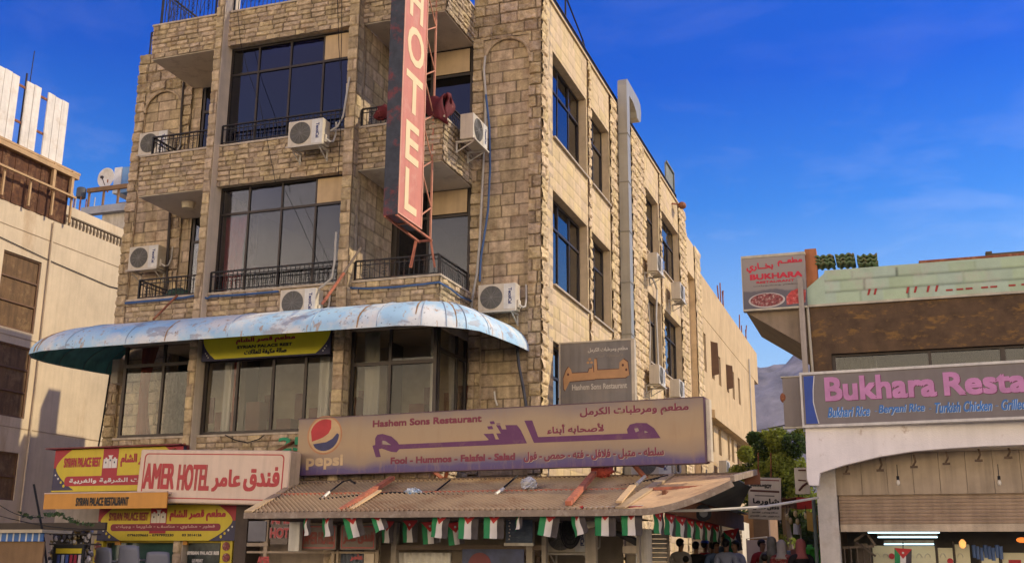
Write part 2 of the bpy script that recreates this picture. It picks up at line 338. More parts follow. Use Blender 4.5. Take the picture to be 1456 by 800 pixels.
BEIGEPANEL = M('beige_board', (.50,.36,.20), .8, var=.12, bump=.1, streak=.15)
GLASS_T = glass('tinted_window_glass', (.60,.60,.62), 1.1)
GLASS_B = glass('blue_tinted_window_glass', (.05,.06,.13), 1.7)
GLASS_C = glass('clear_window_glass', (.82,.82,.8), .30)
GREYPAINT = M('grey_white_paint', (.60,.50,.37), .85, var=.12, bump=.15, streak=.2)
RUST = M('rusty_steel', (.24,.085,.04), .85, var=.4, scale=9, bump=.4, stain=(.38,.17,.08), stain_amt=.7, stain_scale=7)
REDSTEEL = M('red_primer_steel', (.42,.14,.075), .75, var=.3, scale=8, bump=.3, stain=(.2,.09,.05), stain_amt=.6, stain_scale=6)
WHITEMETAL = M('off_white_metal', (.60,.565,.48), .5, var=.12, scale=4, bump=.08, streak=.28, stain=(.36,.27,.17), stain_amt=.45, stain_scale=3)
GREYGRILL = M('grey_grille', (.20,.19,.17), .6, var=.15, bump=.1)
BLACKPLASTIC = M('black_plastic', (.010,.010,.011), .85, var=.2, bump=0)
CABLEGREY = M('pale_conduit', (.46,.43,.37), .7, var=.2, bump=0)
CABLEBLUE = M('blue_pipe', (.05,.11,.24), .5, var=.2, bump=0)

# ================================================================== GROUND, FAR HILLS
solo('ground', MB().box(-1900,3100,-450,2450,GZ-1.2,GZ-.02), M('dusty_ground', (.24,.20,.15), .95, scale=.5), None, None, kind='structure')
solo('road', MB().box(-60,60,-22,-6.2,GZ-.02,GZ-.012), M('asphalt', (.055,.053,.05), .9, scale=1.2), None, None, kind='structure')
solo('pavement', MB().box(-16,-.2,-6.2,60,GZ-.02,GZ+.004).box(5.4,30,-6.2,60,GZ-.02,GZ+.004).box(-.2,5.4,-6.2,60,GZ-.02,GZ), M('paving', (.26,.23,.19), .9, scale=2), None, None, kind='structure')
def hills():
    mb = MB(); rows = []
    xs = np.linspace(-1500, 2600, 330)
    for j, y in enumerate(np.linspace(1350, 2300, 60)):
        row = []
        for x in xs:
            ridge = 150+260*math.exp(-((x-60)/420)**2)+90*math.exp(-((x+800)/500)**2)+70*math.exp(-((x-1300)/600)**2)
            n = float(_vnoise(np.array(x/90.), np.array(y/90.), 3))*70+float(_vnoise(np.array(x/38.), np.array(y/44.), 5))*40+float(_vnoise(np.array(x/15.), np.array(y/18.), 6))*16
            row.append((x, y, GZ-2+(ridge*.8+n)*math.sin(math.pi*min(1, j/36)*.5)**1.1))
        rows.append(row)
    mb.grid(rows)
    solo('hills', mb, M('hazy_rock', (.20,.185,.19), .95, var=.5, scale=.03, bump=0), None, None, kind='structure', smooth=True, sharp=60)
hills()

# ================================================================== HOTEL
YF = -1.65
hotel = thing('hotel_building', 'four-storey beige stone corner hotel with iron balconies, dark windows and a blue canopy', 'building', (-5, 0, GZ))
def panels(mb, f, u0, u1, z0, z1, holes, a, b, m=0):
    """a wall of thickness a..b made of blocks around its openings; f maps (u, t, z) boxes"""
    us = sorted({u0, u1, *[h[0] for h in holes], *[h[1] for h in holes]}); zs = sorted({z0, z1, *[h[2] for h in holes], *[h[3] for h in holes]})
    for i in range(len(us)-1):
        run = None
        for k in range(len(zs)-1):
            uc, zc = (us[i]+us[i+1])/2, (zs[k]+zs[k+1])/2
            hole = any(h[0] < uc < h[1] and h[2] < zc < h[3] for h in holes)
            if not hole: run = (run[0], zs[k+1]) if run else (zs[k], zs[k+1])
            if (hole or k == len(zs)-2) and run: f(mb, us[i], us[i+1], a, b, run[0], run[1], m); run = None
fx = lambda mb, u0, u1, a, b, z0, z1, m: mb.box(a, b, u0, u1, z0, z1, m)     # wall running along y
fy = lambda mb, u0, u1, a, b, z0, z1, m: mb.box(u0, u1, a, b, z0, z1, m)     # wall running along x

# --- street-side openings (y0,y1,z0,z1) of the sunny wall on x=0
SIDE = [(a, b, c, d) for (c, d) in ((3.85, 5.88), (7.12, 9.27), (10.52, 12.6)) for (a, b) in ((.9, 3.76), (4.16, 6.04), (10.53, 12.48), (12.92, 15.92))]
ROOF = 13.74
w = MB()
# rock-faced piers and smooth arched infill of the two end blocks on the front
for (x0, x1, ax0, ax1, sd_) in ((-1.58, 0., -1.33, -.27, 1), (-10.65, -9.0, -10.37, -9.3, 2)):
    top = ROOF if sd_ == 1 else 13.68; ac = (ax0+ax1)/2; ar = (ax1-ax0)/2; zs_ = 12.08
    stone(w, (x0, 0, GZ), (1,0,0), (0,0,1), x1-x0, top-GZ, .262, (.26, .5), .045, 1.1, .024, holes=[(ax0-x0, ax1-x0, 0, zs_+ar-GZ)], mortar=.012, mcol=.3, tv=.24, seed=20+sd_)
    stone(w, (ax0, .055, GZ), (1,0,0), (0,0,1), ax1-ax0, zs_+ar-GZ, .262, (.28, .62), .012, .3, .026, mortar=.010, mcol=.26, tv=.16, seed=40+sd_, smooth_face=True)
    for s in (-1, 1):      # spandrels beside the arch
        arc = [(ac+s*ar*math.cos(R(a)), zs_+ar*math.sin(R(a))) for a in range(0, 91, 10)]
        w.prism(arc+[(ac+s*ar, zs_+ar)], -.012, .06, 'y')
    w.tube([(ac+ar*math.cos(R(a)), -.005, zs_+ar*math.sin(R(a))) for a in range(0, 181, 12)], .035, 6)
    for xx in (ax0, ax1): w.box(xx-.012, xx+.012, -.004, .06, GZ, zs_)
    w.box(x0+.001, x1-.012 if sd_ == 1 else x1-.001, .07, .34, GZ, top-.01)
w.box(-.34, -.015, .34, .9, GZ, ROOF-.01); w.box(-10.64, -10.3, .34, 16, GZ, 13.6)
w.box(-10.3, -.3, 15.6, 16, GZ, 13.3)
front_wall = build('wall', w, ROCK, hotel)
# --- sunny side wall: smooth courses, with rough vertical bands
w = MB()
def side_stone(y0, y1, z0, z1, rough, seed):
    hs_ = [(max(a, y0)-y0, min(b, y1)-y0, max(c, z0)-z0, min(d, z1)-z0) for a, b, c, d in SIDE if a < y1-.01 and b > y0+.01]
    if rough: stone(w, (0, y0, z0), (0,1,0), (0,0,1), y1-y0, z1-z0, .262, (.26, .5), .042, 1.0, .026, .05, hs_, .012, .4, .16, seed)
    else: stone(w, (-.02, y0, z0), (0,1,0), (0,0,1), y1-y0, z1-z0, .262, (.42, .62), .006, .1, .03, .06, hs_, .007, .6, .05, seed, smooth_face=True)
side_stone(0, .42, GZ, ROOF, True, 1); side_stone(.42, 3.85, GZ, ROOF, False, 2); side_stone(3.85, 4.08, GZ, ROOF, True, 3)
side_stone(4.08, 6.1, GZ, ROOF, False, 4); side_stone(6.1, 7.1, GZ, ROOF, True, 5); side_stone(7.1, 8.6, GZ, ROOF, False, 6); side_stone(8.6, 10.42, GZ, ROOF, True, 7)
side_stone(10.42, 12.6, GZ, ROOF, False, 8); side_stone(12.6, 12.85, GZ, ROOF, True, 9); side_stone(12.85, 15.95, GZ, ROOF, False, 10); side_stone(15.95, 17.3, GZ, ROOF, True, 11)
stone(w, (-.25, 17.3, GZ), (0,1,0), (0,0,1), 1.75, 13.55-GZ, .6, (.8, 1.2), .004, .1, .06, .12, [(.3,1.4,10.0,11.6),(.3,1.4,6.6,8.2),(.3,1.4,3.4,5.0)], .006, .8, .05, 12, smooth_face=True)
stone(w, (0, 19.05, GZ), (0,1,0), (0,0,1), 1.3, 13.1-GZ, .262, (.3, .6), .03, .7, .04, .06, (), .012, .5, .22, 13)
panels(w, fx, .9, 17.3, GZ, ROOF-.012, SIDE, -.32, -.024)
w.box(-.3, -.02, 17.3, 20.35, 11.6+GZ, 13.05); w.box(-.5, -.29, 17.2, 20.35, GZ, 13.0); w.box(-.29, -.02, 19.05, 20.35, GZ, 11.6+GZ); w.box(-9, -.3, 20.1, 20.34, GZ, 13.0)
w.box(-.335, .03, .42, 17.3, ROOF-.01, ROOF+.05)     # coping
build('wall', w, CREAM, hotel)
# --- floors and rooms inside
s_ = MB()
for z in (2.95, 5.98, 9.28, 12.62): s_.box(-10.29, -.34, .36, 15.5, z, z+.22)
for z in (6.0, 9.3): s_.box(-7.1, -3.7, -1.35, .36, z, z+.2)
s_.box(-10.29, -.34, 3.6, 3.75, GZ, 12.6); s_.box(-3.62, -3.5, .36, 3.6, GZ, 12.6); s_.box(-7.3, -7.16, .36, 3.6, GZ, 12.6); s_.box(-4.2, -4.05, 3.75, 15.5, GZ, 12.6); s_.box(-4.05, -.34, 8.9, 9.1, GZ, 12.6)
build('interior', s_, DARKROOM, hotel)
# --- roof slab
build('roof_slab', MB().box(-10.6, -.34, .35, 15.6, 13.1, 13.36), PLASTER, hotel)

# --- piers between the bays
for k, (x0, x1) in enumerate(((-7.12, -6.945), (-3.73, -3.51))):
    p = MB(); zt = 14.28
    stone(p, (x0, -1.86, GZ), (1,0,0), (0,0,1), x1-x0, zt-GZ, .262, (.5, .6), .03, .8, .03, None, (), .012, .45, .25, 60+k)
    if k: stone(p, (x1, -1.86, GZ), (0,1,0), (0,0,1), .22, zt-GZ, .262, (.5, .6), .02, .6, .03, None, (), .012, .45, .2, 64)
    p.box(x0+.001, x1-.001, -1.855, -1.3, GZ, zt-.004)
    pl = build('pillar', p, ROCK, hotel)
    build('plaster_edge', MB().box(x1+.004, x1+.018, -1.852, -1.3, GZ, zt-.05), GREYPAINT, pl) if not k else None
# --- stone bands between the floors: small rock-faced courses
def band(name, x0, x1, z0, z1, right=None, left=None, seed=0, slab=True, back=0., parent=hotel):
    b = MB()
    stone(b, (x0, YF, z0), (1,0,0), (0,0,1), x1-x0, z1-z0-.045, .118, (.2, .42), .030, 1.15, .02, None, (), .012, .26, .24, seed)
    if right is not None: stone(b, (x1, YF, z0), (0,1,0), (0,0,1), right-YF, z1-z0-.045, .118, (.2, .42), .030, 1.15, .02, None, (), .012, .26, .24, seed+1)
    b.box(x0+.002, x1-.002, YF+.002, YF+.14, z0+.004, z1-.046)
    if right is not None: b.box(x1-.14, x1-.002, YF+.14, right-.002, z0+.004, z1-.046)
    if left is not None: b.box(x0+.002, x0+.14, YF+.14, left-.002, z0+.004, z1-.046)
    o = build(name, b, ROCK, parent)
    c = MB().box(x0-.02 if left is not None else x0, x1+.045 if right is not None else x1, YF-.045, YF+.16, z1-.043, z1)
    if right is not None: c.box(x1-.16, x1+.045, YF+.162, right-.002, z1-.043, z1)
    if left is not None: c.box(x0-.02, x0+.16, YF+.162, left-.002, z1-.043, z1)
    build('coping', c, COPING, o)
    if slab: build('slab', MB().box(x0+.012, x1-.03, YF+.012, back, z0-.02, z0+.16), SOFFIT, o)
    return o
XL0, XL1, XM0, XM1, XR0, XR1 = -9.0, -7.12, -6.925, -3.735, -3.50, -1.58
bal = {}
for fl, z0, z1 in ((1, 5.95, 6.82), (2, 9.22, 10.18), (3, 12.58, 13.44)):
    bal[fl, 'l'] = band('balcony', XL0, XL1, z0, z1, left=0., seed=100+fl, back=.1)
    band('parapet_band', XM0, XM1, z0, z1, seed=110+fl, slab=False)
    bal[fl, 'r'] = band('balcony', XR0, XR1, z0, z1, right=0., seed=120+fl, back=.1)
# soffit boards under the bay windows' heads
for z0, z1 in ((12.6, 12.9), (9.24, 9.5)): build('window_head', MB().box(XM0, XM1, YF+.142, -1.3, z0, z1), SOFFIT, hotel)
# band under the restaurant windows
band('parapet_band', XL0, XL1, 2.7, 3.80, left=0., seed=131, slab=False); band('parapet_band', XM0, XM1, 2.7, 3.80, seed=133, slab=False); band('parapet_band', XR0, XR1, 2.7, 3.80, right=0., seed=135, slab=False)
# lintel course over the restaurant windows, behind the canopy
build('lintel', MB().box(XL0, XL1, YF+.004, -1.4, 5.78, 5.94).box(XM0, XM1, YF+.004, -1.4, 5.78, 5.94).box(XR0, XR1, YF+.004, -1.4, 5.78, 5.94).box(-1.72, -1.59, -1.4, 0, 5.78, 5.94), PLASTER, hotel)
# --- recess walls at the back and inner side of the balconies
w = MB()
for k, (z0, z1) in enumerate(((6.5, 9.2), (9.9, 12.56))):
    stone(w, (-3.50, -1.5, z0), (0,1,0), (0,0,1), 1.56, z1-z0, .262, (.4, .6), .010, .2, .035, None, (), .010, .36, .16, 150+k, smooth_face=True)
    stone(w, (-9.0, .04, z0), (1,0,0), (0,0,1), .26, z1-z0, .262, (.24, .3), .010, .2, .03, None, (), .010, .36, .16, 160+k, smooth_face=True)
    w.box(-3.64, -3.505, -1.29, .1, z0, z1); w.box(-7.1, -6.95, -1.29, .1, z0, z1)
build('wall', w, ROCK, hotel)

# --- windows
def wframe(mb, f, u0, u1, z0, z1, cols, rows, a, b, t=.05, m=0):
    f(mb, u0, u1, a, b, z1-t, z1, m); f(mb, u0, u1, a, b, z0, z0+t, m)
    f(mb, u0, u0+t, a, b, z0+t, z1-t, m); f(mb, u1-t, u1, a, b, z0+t, z1-t, m)
    for r in rows: f(mb, u0+t, u1-t, a-.004, b+.004, r-t/2, r+t/2, m)
    zs = [z0+t]+[r for r in rows]+[z1-t]
    for c in cols:
        for i in range(len(zs)-1): f(mb, c-t*.42, c+t*.42, a+.002, b-.002, zs[i]+(t/2 if i else 0), zs[i+1]-(t/2 if i < len(zs)-2 else 0), m)
def window(f, u0, u1, z0, z1, cols, rows, a, b, mat=GLASS_T, label=None, fm=BROWNALU, t=.05):
    mb = MB(); wframe(mb, f, u0, u1, z0, z1, cols, rows, a, b, t); o = build('window', mb, fm, hotel)
    g = MB(); m_ = (a+b)/2; us = [u0+t*.5]+list(cols)+[u1-t*.5]; zs = [z0+t*.5]+list(rows)+[z1-t*.5]
    for i in range(len(us)-1):      # every light hangs a hair out of true
        for j in range(len(zs)-1):
            n0 = len(g.v); f(g, us[i]+.004, us[i+1]-.004, m_-.003, m_+.003, zs[j]+.004, zs[j+1]-.004, 0); k1, k2 = random.uniform(-.012, .012), random.uniform(-.012, .012)
            for q in range(n0, n0+8):
                x, y, z = g.v[q]; u = x if f is fy else y; d = k1*(u-us[i])/(us[i+1]-us[i])+k2*(z-zs[j])/(zs[j+1]-zs[j]); g.v[q] = (x, y+d, z) if f is fy else (x+d, y, z)
    build('pane', g, mat, o)
    if label: o['label'] = label
    return o
def curtain(par, x0, x1, z0, z1, y, mat, waves=5, amp=.04, gather=0., axis='x'):
    rows = []
    for j in range(9):
        tz = j/8; row = []
        for i in range(waves*8+1):
            tx = i/(waves*8); sq = 1-gather*math.sin(math.pi*(1-tz)*.9)
            row.append((x0+(x1-x0)*tx*sq, y+amp*math.sin(2*math.pi*waves*tx)+amp*.5*math.sin(7*tx+4*tz), z0+(z1-z0)*tz))
        rows.append(row)
    if axis == 'y': rows = [[(y+(p[1]-y), p[0], p[2]) for p in r] for r in rows]
    o = build('curtain', MB().grid(rows), mat, par, smooth=True, sharp=80)
    sm = o.modifiers.new('thickness', 'SOLIDIFY'); sm.thickness = .006
    return o
PINK = M('pink_curtain', (.80,.20,.19), .85, var=.15, scale=5, bump=.05)
WHITECLOTH = M('white_curtain', (.68,.64,.55), .85, var=.08, bump=.05)
TEALCLOTH = M('red_curtain', (.33,.09,.05), .85, var=.2, bump=.05)
for z0, z1, tr, gm in ((6.82, 9.24, 8.62, GLASS_T), (10.18, 12.58, 11.93, GLASS_B)):
    o = window(fy, -6.925, -3.74, z0, z1, (-6.2, -5.38, -4.55), (tr,), -1.47, -1.41, gm)
    build('transom_board', MB().box(-4.52, -3.8, -1.40, -1.385, tr+.03, z1-.05), BEIGEPANEL, o)
    build('transom_board', MB().box(-4.518, -3.8, -1.482, -1.475, tr+.028, z1-.052), BEIGEPANEL, o)
    if z0 < 7: curtain(o, -6.82, -6.24, z0+.05, tr-.02, -1.34, PINK, 4, .035, .2)
    # balcony doors in the recesses
    d = window(fy, -3.36, -1.62, z0-.55, z1+.02, (-2.62,), (tr-.02,), .06, .12, gm, t=.06)
    build('transom_board', MB().box(-2.56, -1.70, .05, .058, tr+.03, z1-.06), BEIGEPANEL, d)
    d = window(fy, -8.72, -7.2, z0-.55, z1+.02, (-8.32,), (tr-.02,), .06, .12, gm, t=.06)
    build('transom_board', MB().box(-8.28, -7.26, .05, .058, tr+.03, z1-.06), BEIGEPANEL, d)
# restaurant floor, seen through clear panes
for x0, x1, cols, lbl in ((-8.97, -7.14, (-7.95,), None), (-6.9, -3.75, (-6.1, -5.25, -4.5), None), (-3.48, -1.62, (-2.62,), None)):
    o = window(fy, x0, x1, 3.80, 5.94, cols, (5.1,) if x0 > -4 else (5.35,), -1.60, -1.54, GLASS_C, t=.07)
    if x0 < -8: curtain(o, -8.75, -8.28, 3.85, 5.9, -1.3, TEALCLOTH, 3, .05, .5)
    elif x0 < -6: curtain(o, -6.62, -6.42, 3.85, 5.9, -1.3, WHITECLOTH, 2, .04); curtain(o, -6.4, -6.28, 3.85, 5.9, -1.28, TEALCLOTH, 1, .04); curtain(o, -4.35, -4.1, 3.85, 5.9, -1.3, WHITECLOTH, 2, .04)
    else: curtain(o, -3.32, -2.98, 3.85, 5.9, -1.3, WHITECLOTH, 4, .05); curtain(o, -2.05, -1.9, 3.85, 5.9, -.9, WHITECLOTH, 2, .03)
o = window(fx, -1.53, -.03, 3.80, 5.94, (-.55,), (5.35,), -1.66, -1.60, GLASS_C, t=.07)
curtain(o, -.48, -.1, 3.85, 5.9, -1.80, WHITECLOTH, 4, .04, axis='y')
# restaurant room, open behind the panes
r_ = MB().box(-8.95, -1.7, .9, 1.0, 3.0, 5.94).box(-8.98, -1.66, -1.5, .9, 5.94, 5.975).box(-8.98, -1.66, -1.48, .9, 3.0, 3.5)
build('restaurant_room', r_, M('cream_room_paint', (.55,.47,.34), .9, bump=0), hotel)
f_ = MB()
for i in range(9): x = -8.6+i*.8; f_.box(x, x+.35, .2, .55, 3.5, 4.35+.2*(i % 3)); f_.box(x+.05, x+.3, .86, .89, 4.4, 5.0)
build('furniture', f_, M('red_brown_wood', (.22,.08,.05), .6), hotel)
# sunny side windows
for k, (y0, y1, z0, z1) in enumerate(SIDE):
    wd = y1-y0; cols = [y0+wd*q for q in ((.36, .68) if wd > 2.4 else (.5,))]
    o = window(fx, y0+.02, y1-.02, z0, z1-.01, cols, (z1-.68,), -.27, -.21, GLASS_T if k % 3 else GLASS_B, t=.055)
    build('sill', MB().box(-.2, .05, y0, y1, z0-.04, z0+.004), COPING, o)
for z in (3.52, 6.72, 10.12): window(fx, 17.62, 18.68, z, z+1.55, (18.15,), (z+1.05,), -.35, -.3, glass('green_glass', (.1,.2,.12), 1.4))

# --- ironwork
def rail(mb, p, q, h, n=None, orn='scroll', r=.009, t=.022, posts=True):
    p, q = Vector(p), Vector(q); L = (q-p).length; d = (q-p)/L; n = n or max(2, int(L/.105)); up = Vector((0,0,1))
    mb.beam(p+up*h, q+up*h, .045, .028); mb.beam(p+up*.05, q+up*.05, t, t); mb.beam(p+up*(h-.09), q+up*(h-.09), t*.8, t*.8)
    if posts:
        for e in (p, q): mb.beam(e, e+up*h, .035, .035)
    for i in range(1, n):
        c = p+d*L*i/n; mb.beam(c+up*.05, c+up*(h-.02), r*1.5, r*1.5)
        if i % 4 == 2:
            if orn == 'scroll':
                for s in (-1, 1):
                    for zc, sg in ((h*.36, 1), (h*.62, -1)):
                        mb.tube([c+d*s*(.028+.026*math.cos(a))+up*(zc+sg*.032*math.sin(a)) for a in np.linspace(0, 5.2, 9)], .006, 4)
            else:
                w2 = L/n*.95; mb.tube([c+up*h*.88, c+d*w2+up*h*.52, c+up*h*.16, c-d*w2+up*h*.52, c+up*h*.88], .009, 4)
        elif orn == 'diamond' and i % 4 == 0:
            for s in (-1, 1):
                mb.tube([c+d*s*.05*math.sin(a*2)+up*(h*(.25+.5*a/6.28)) for a in np.linspace(0, 6.28, 12)], .007, 4)
    return mb
for fl, zt in ((1, 6.82), (2, 10.18)):
    build('railing', rail(MB(), (-6.88, -1.66, zt), (-3.76, -1.66, zt), .45), IRON, hotel)
    build('railing', rail(rail(MB(), (-8.78, -1.58, zt), (-7.16, -1.58, zt), .45), (-8.78, -1.56, zt), (-8.78, -.1, zt), .45), IRON, bal[fl, 'l'])
    m = rail(MB(), (-3.48, -1.58, zt), (-1.62, -1.58, zt), .43); rail(m, (-1.64, -1.56, zt), (-1.64, -.05, zt), .43)
    build('railing', m, IRON, bal[fl, 'r'])
m = MB(); zt = 13.44
rail(m, (-8.9, -1.55, zt), (-7.4, -1.55, zt), .92, orn='diamond'); rail(m, (-6.9, -1.55, zt), (-4.0, -1.55, zt), .92, orn='diamond'); rail(m, (-3.5, -1.55, zt), (-1.65, -1.55, zt), .92, orn='diamond')
rail(m, (-8.9, -1.53, zt), (-8.9, .1, zt), .92, orn='diamond'); rail(m, (-10.5, .12, 13.66), (-9.0, .12, 13.66), .7, orn='diamond')
build('roof_railing', m, IRON, hotel)
m = MB(); rail(m, (-.1, .2, ROOF+.05), (-.1, 16.2, ROOF+.05), .34, n=130, orn='none', r=.014)
build('roof_railing', m, IRON, hotel)
m = MB()    # bent pipe frame on the roof edge
for y in (.9, 2.6, 4.2): m.tube([(-.2, y, ROOF), (-.2, y, ROOF+1.9-.28*y)], .025, 6)
m.tube([(-.2, -.4, ROOF+2.0), (-.2, .9, ROOF+1.65), (-.2, 2.6, ROOF+1.17), (-.2, 4.2, ROOF+.72), (-.2, 4.9, ROOF+.2)], .022, 6)
build('roof_pipe_frame', m, IRON, hotel)
# door number painted in green beside the hotel sign
g_ = thing('number_plate', 'green house number on the stone band, half hidden behind the pink hotel box sign', 'house number', PY(395, 640, -1.70))
text(g_, '25', 0, .62, -.02, .26, M('green_paint', (.02,.25,.11), .6), bold=.02)
# soffit lamp under the second balcony
lp = PZ(268, 289, 9.19); build('soffit_lamp', MB().cyl((lp.x, lp.y, 9.2), (lp.x, lp.y, 9.06), .16, 18, r2=.13), M('lamp_plastic', (.6,.52,.36), .5), bal[2, 'l'])
# ground-floor walls and shop openings under the signs
w = MB()
panels(w, fy, -9.0, -1.58, GZ, 2.7, [(-8.95, -6.3, GZ, 2.25), (-5.75, -3.95, GZ, 2.15), (-3.5, -1.75, GZ, 2.2)], -1.6, -1.35)
w.box(-10.64, -9.0, -1.3, -.08, GZ, 2.7)
build('wall', w, PLASTER, hotel)

# ================================================================== LOW WING BEHIND THE HOTEL
wing = thing('rendered_wing', 'plain sandy rendered wing with narrow slit windows behind the stone hotel', 'building', (-3, 28, GZ))
SAND = M('sandy_render', (.57,.42,.235), .95, var=.12, scale=1.2, bump=.35, bscale=30, streak=.22, stain=(.38,.26,.14), stain_amt=.3, stain_scale=.7, spec=.15)
slits = [(20.45,21.05,8.5,10.0),(22.23,22.95,8.5,10.0),(24.05,24.7,8.5,9.72),(26.2,26.9,8.55,9.75),(28.0,28.65,8.5,9.76),(29.87,30.55,8.52,9.75)]
lows = [(21.5,22.15,5.55,6.62),(23.35,24.05,5.58,6.62),(25.8,26.35,5.6,6.62),(26.9,27.65,5.62,6.62),(28.55,30.2,5.1,6.62)]
w = MB(); panels(w, fx, 20.35, 36.2, GZ, 10.62, slits+lows, -.3, .0)
w.box(-.3, .0, 20.35, 37.9, 10.65, 12.3); w.box(-.3, -.02, 20.35, 36.2, 10.62, 10.65); w.box(-9, -.3, 37.5, 37.8, 10.65, 12.2); w.box(-9, -.3, 35.9, 36.2, GZ, 10.65); w.box(-9, -.32, 20.4, 37.4, 12.0, 12.15)
w.box(-.28, .35, 20.35, 37.6, 6.68, 6.98)
w.box(-.31, .3, 36.2, 40.5, GZ, 6.6)
build('wall', w, SAND, wing)
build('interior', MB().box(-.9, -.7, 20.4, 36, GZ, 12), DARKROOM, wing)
for (a, b, c, d) in slits+lows:
    m = MB(); wframe(m, fx, a, b, c, d, [], (c+.45*(d-c),), -.22, -.17, .05); o = build('window', m, M('brown_frame', (.14,.075,.035), .7), wing)
    build('pane', MB().box(-.2, -.194, a+.03, b-.03, c+.03, d-.03), GLASS_T, o)
for (a, b, c, d) in (slits[1], slits[3]):
    build('shutter', MB().add([(-.1, a, c+.05), (.28, a+.1, c+.15), (.26, a+.1, d-.1), (-.1, a, d), (-.1, a+.04, c+.05), (.28, a+.14, c+.15), (.26, a+.14, d-.1), (-.1, a+.04, d)], [(0,1,2,3),(7,6,5,4),(0,4,5,1),(2,6,7,3),(1,5,6,2),(0,3,7,4)]), M('brown_frame', (.14,.075,.035), .7), wing)
m = MB()
for y in (26.0, 26.5, 27.0, 27.4, 32.4, 33.2, 34.4, 35.0):
    m.tube([(-.15, y, 12.2), (-.15+.1*math.sin(y*7), y+.2*math.sin(y*5), 12.2+random.uniform(.7, 1.3))], .03, 5)
build('reinforcing_bar', m, RUST, wing)
build('down_pipe', MB().tube([(.06, 33.9, 11.3), (.06, 33.9, 5)], .04, 6), CABLEGREY, wing)
# ================================================================== BUILDING ACROSS THE LEFT SIDE STREET
XLB = -21.0
lb = thing('corner_block', 'pale sandy rendered block on the far left with brown boarded windows and stained wall', 'building', (-24, 4, GZ))
LSAND = M('stained_sandy_render', (.60,.485,.32), .95, var=.14, scale=.9, bump=.3, bscale=25, streak=.10, stain=(.36,.23,.12), stain_amt=.5, stain_scale=.55, sstretch=4, thr=.56, spec=.15)
def yz(px, py, x=XLB): p = PX(px, py, x); return p.y, p.z
op = []
for a, b in (((6, 356), (50, 474)), ((-8, 492), (40, 610)), ((-14, 637), (27, 703))):
    y0, z1 = yz(*a); y1, z0 = yz(*b); op.append((y0, y1, z0, z1))
op = [(op[0][0], op[0][0]+1.75, 8.8, 11.35), (op[0][0]-.02, op[0][0]+1.78, 5.9, 8.3), (op[0][0]-.0, op[0][0]+1.75, 3.2, 4.75)]
w = MB(); panels(w, fx, -12, 16, GZ, 13.02, op, XLB-.35, XLB)
w.box(XLB-8, XLB-.35, 15.7, 16, GZ, 13.0); w.box(XLB-8, XLB-.36, -12, 15.6, 12.8, 12.98)
build('wall', w, LSAND, lb)
build('wall', MB().box(XLB-.85, XLB-.45, 8.6, 14.6, 12.99, 13.95).box(XLB-8, XLB-.45, 14.6, 15.0, 12.99, 13.95), LSAND, lb)
BOARD = M('brown_board', (.15,.085,.035), .85, var=.3, scale=2.5, bump=.3, streak=.4, stain=(.28,.18,.08), stain_amt=.5)
for i, (a, b, c, d) in enumerate(op):
    m = MB(); wframe(m, fx, a, b, c, d, [], (c+(d-c)*.36, c+(d-c)*.68) if i < 2 else ((c+d)/2,), XLB-.12, XLB-.04, .06); o = build('window', m, M('brown_frame', (.14,.075,.035), .7), lb)
    build('board', MB().box(XLB-.1, XLB-.08, a+.03, b-.03, c+.03, d-.03), BOARD, o)
m = MB(); y = 8.7     # little baluster row along the roof edge
m.beam((XLB-.1, 8.6, 13.40), (XLB-.1, 16, 13.40), .12, .05)
while y < 16: m.tube([(XLB-.1, y, 13.02), (XLB-.1, y+.03, 13.2), (XLB-.1, y, 13.38)], [.03, .055, .03], 5); y += .19
build('balustrade', m, M('grimy_baluster', (.16,.12,.075), .9), lb)
jl = M('dark_joint_line', (.36,.27,.17), .95)  # darker tone of the thin horizontal joints in the render
for z in (8.55, 5.55, 12.2): build('joint_line', MB().box(XLB+.001, XLB+.012, -10, 15.9, z, z+.03), jl, lb)
build('down_pipe', MB().tube([(XLB+.06, 8.75, 12.9), (XLB+.06, 8.8, 7), (XLB+.06, 8.75, 1)], .035, 6), LSAND, lb)
build('wall_cable', MB().tube([(XLB+.03, 15, 11.6), (XLB+.03, 12, 11.35), (XLB+.03, 9, 11.5), (XLB+.03, 4, 11.9)], .015, 5), BLACKPLASTIC, lb)
# rusty roof cabin with white boards above
cabin = thing('roof_cabin', 'rusty brown corrugated roof cabin with railings on top of the sandy block', 'rooftop cabin', (XLB-1, 6, 13))
RUSTPANEL = M('rusty_panel', (.105,.042,.016), .9, var=.45, scale=7, bump=.5, streak=.45, stain=(.26,.14,.06), stain_amt=.5)
y0, z0 = yz(0, 283); y1, z1 = yz(80, 297); _, zt = yz(40, 225); ye = yz(97, 270)[0]
b_ = MB()
for i in range(26): yy = 1.0+i*.3; b_.box(XLB-.03+.02*(i % 2), XLB+.01+.02*(i % 2), yy, yy+.3 if i < 25 else ye, 13.0, 14.75)
b_.box(XLB-3, XLB-.04, 1, ye-.2, 13, 14.7)
build('panel', b_, RUSTPANEL, cabin)
f_ = MB(); yB = yz(109, 259)[0]
f_.beam((XLB+.1, 0, 15.0), (XLB+.1, yB, 15.0), .10, .08); f_.beam((XLB+.3, 0, 14.0), (XLB+.3, ye+.1, 14.0), .07, .07)
for yy in (2.2, 3.6, 4.9, 6.1, 7.3, 8.4, ye): f_.beam((XLB+.2, yy, 13.05), (XLB+.2, yy, 14.02), .07, .07)
for yy in (4.9, 8.4, ye): f_.beam((XLB+.12, yy, 14.0), (XLB+.12, yy, 15.0), .12, .12)
f_.box(XLB-3, XLB+.2, 0, yB-.1, 14.76, 14.92)
build('frame', f_, M('sun_bleached_timber', (.45,.29,.14), .85, var=.25, bump=.3), cabin)
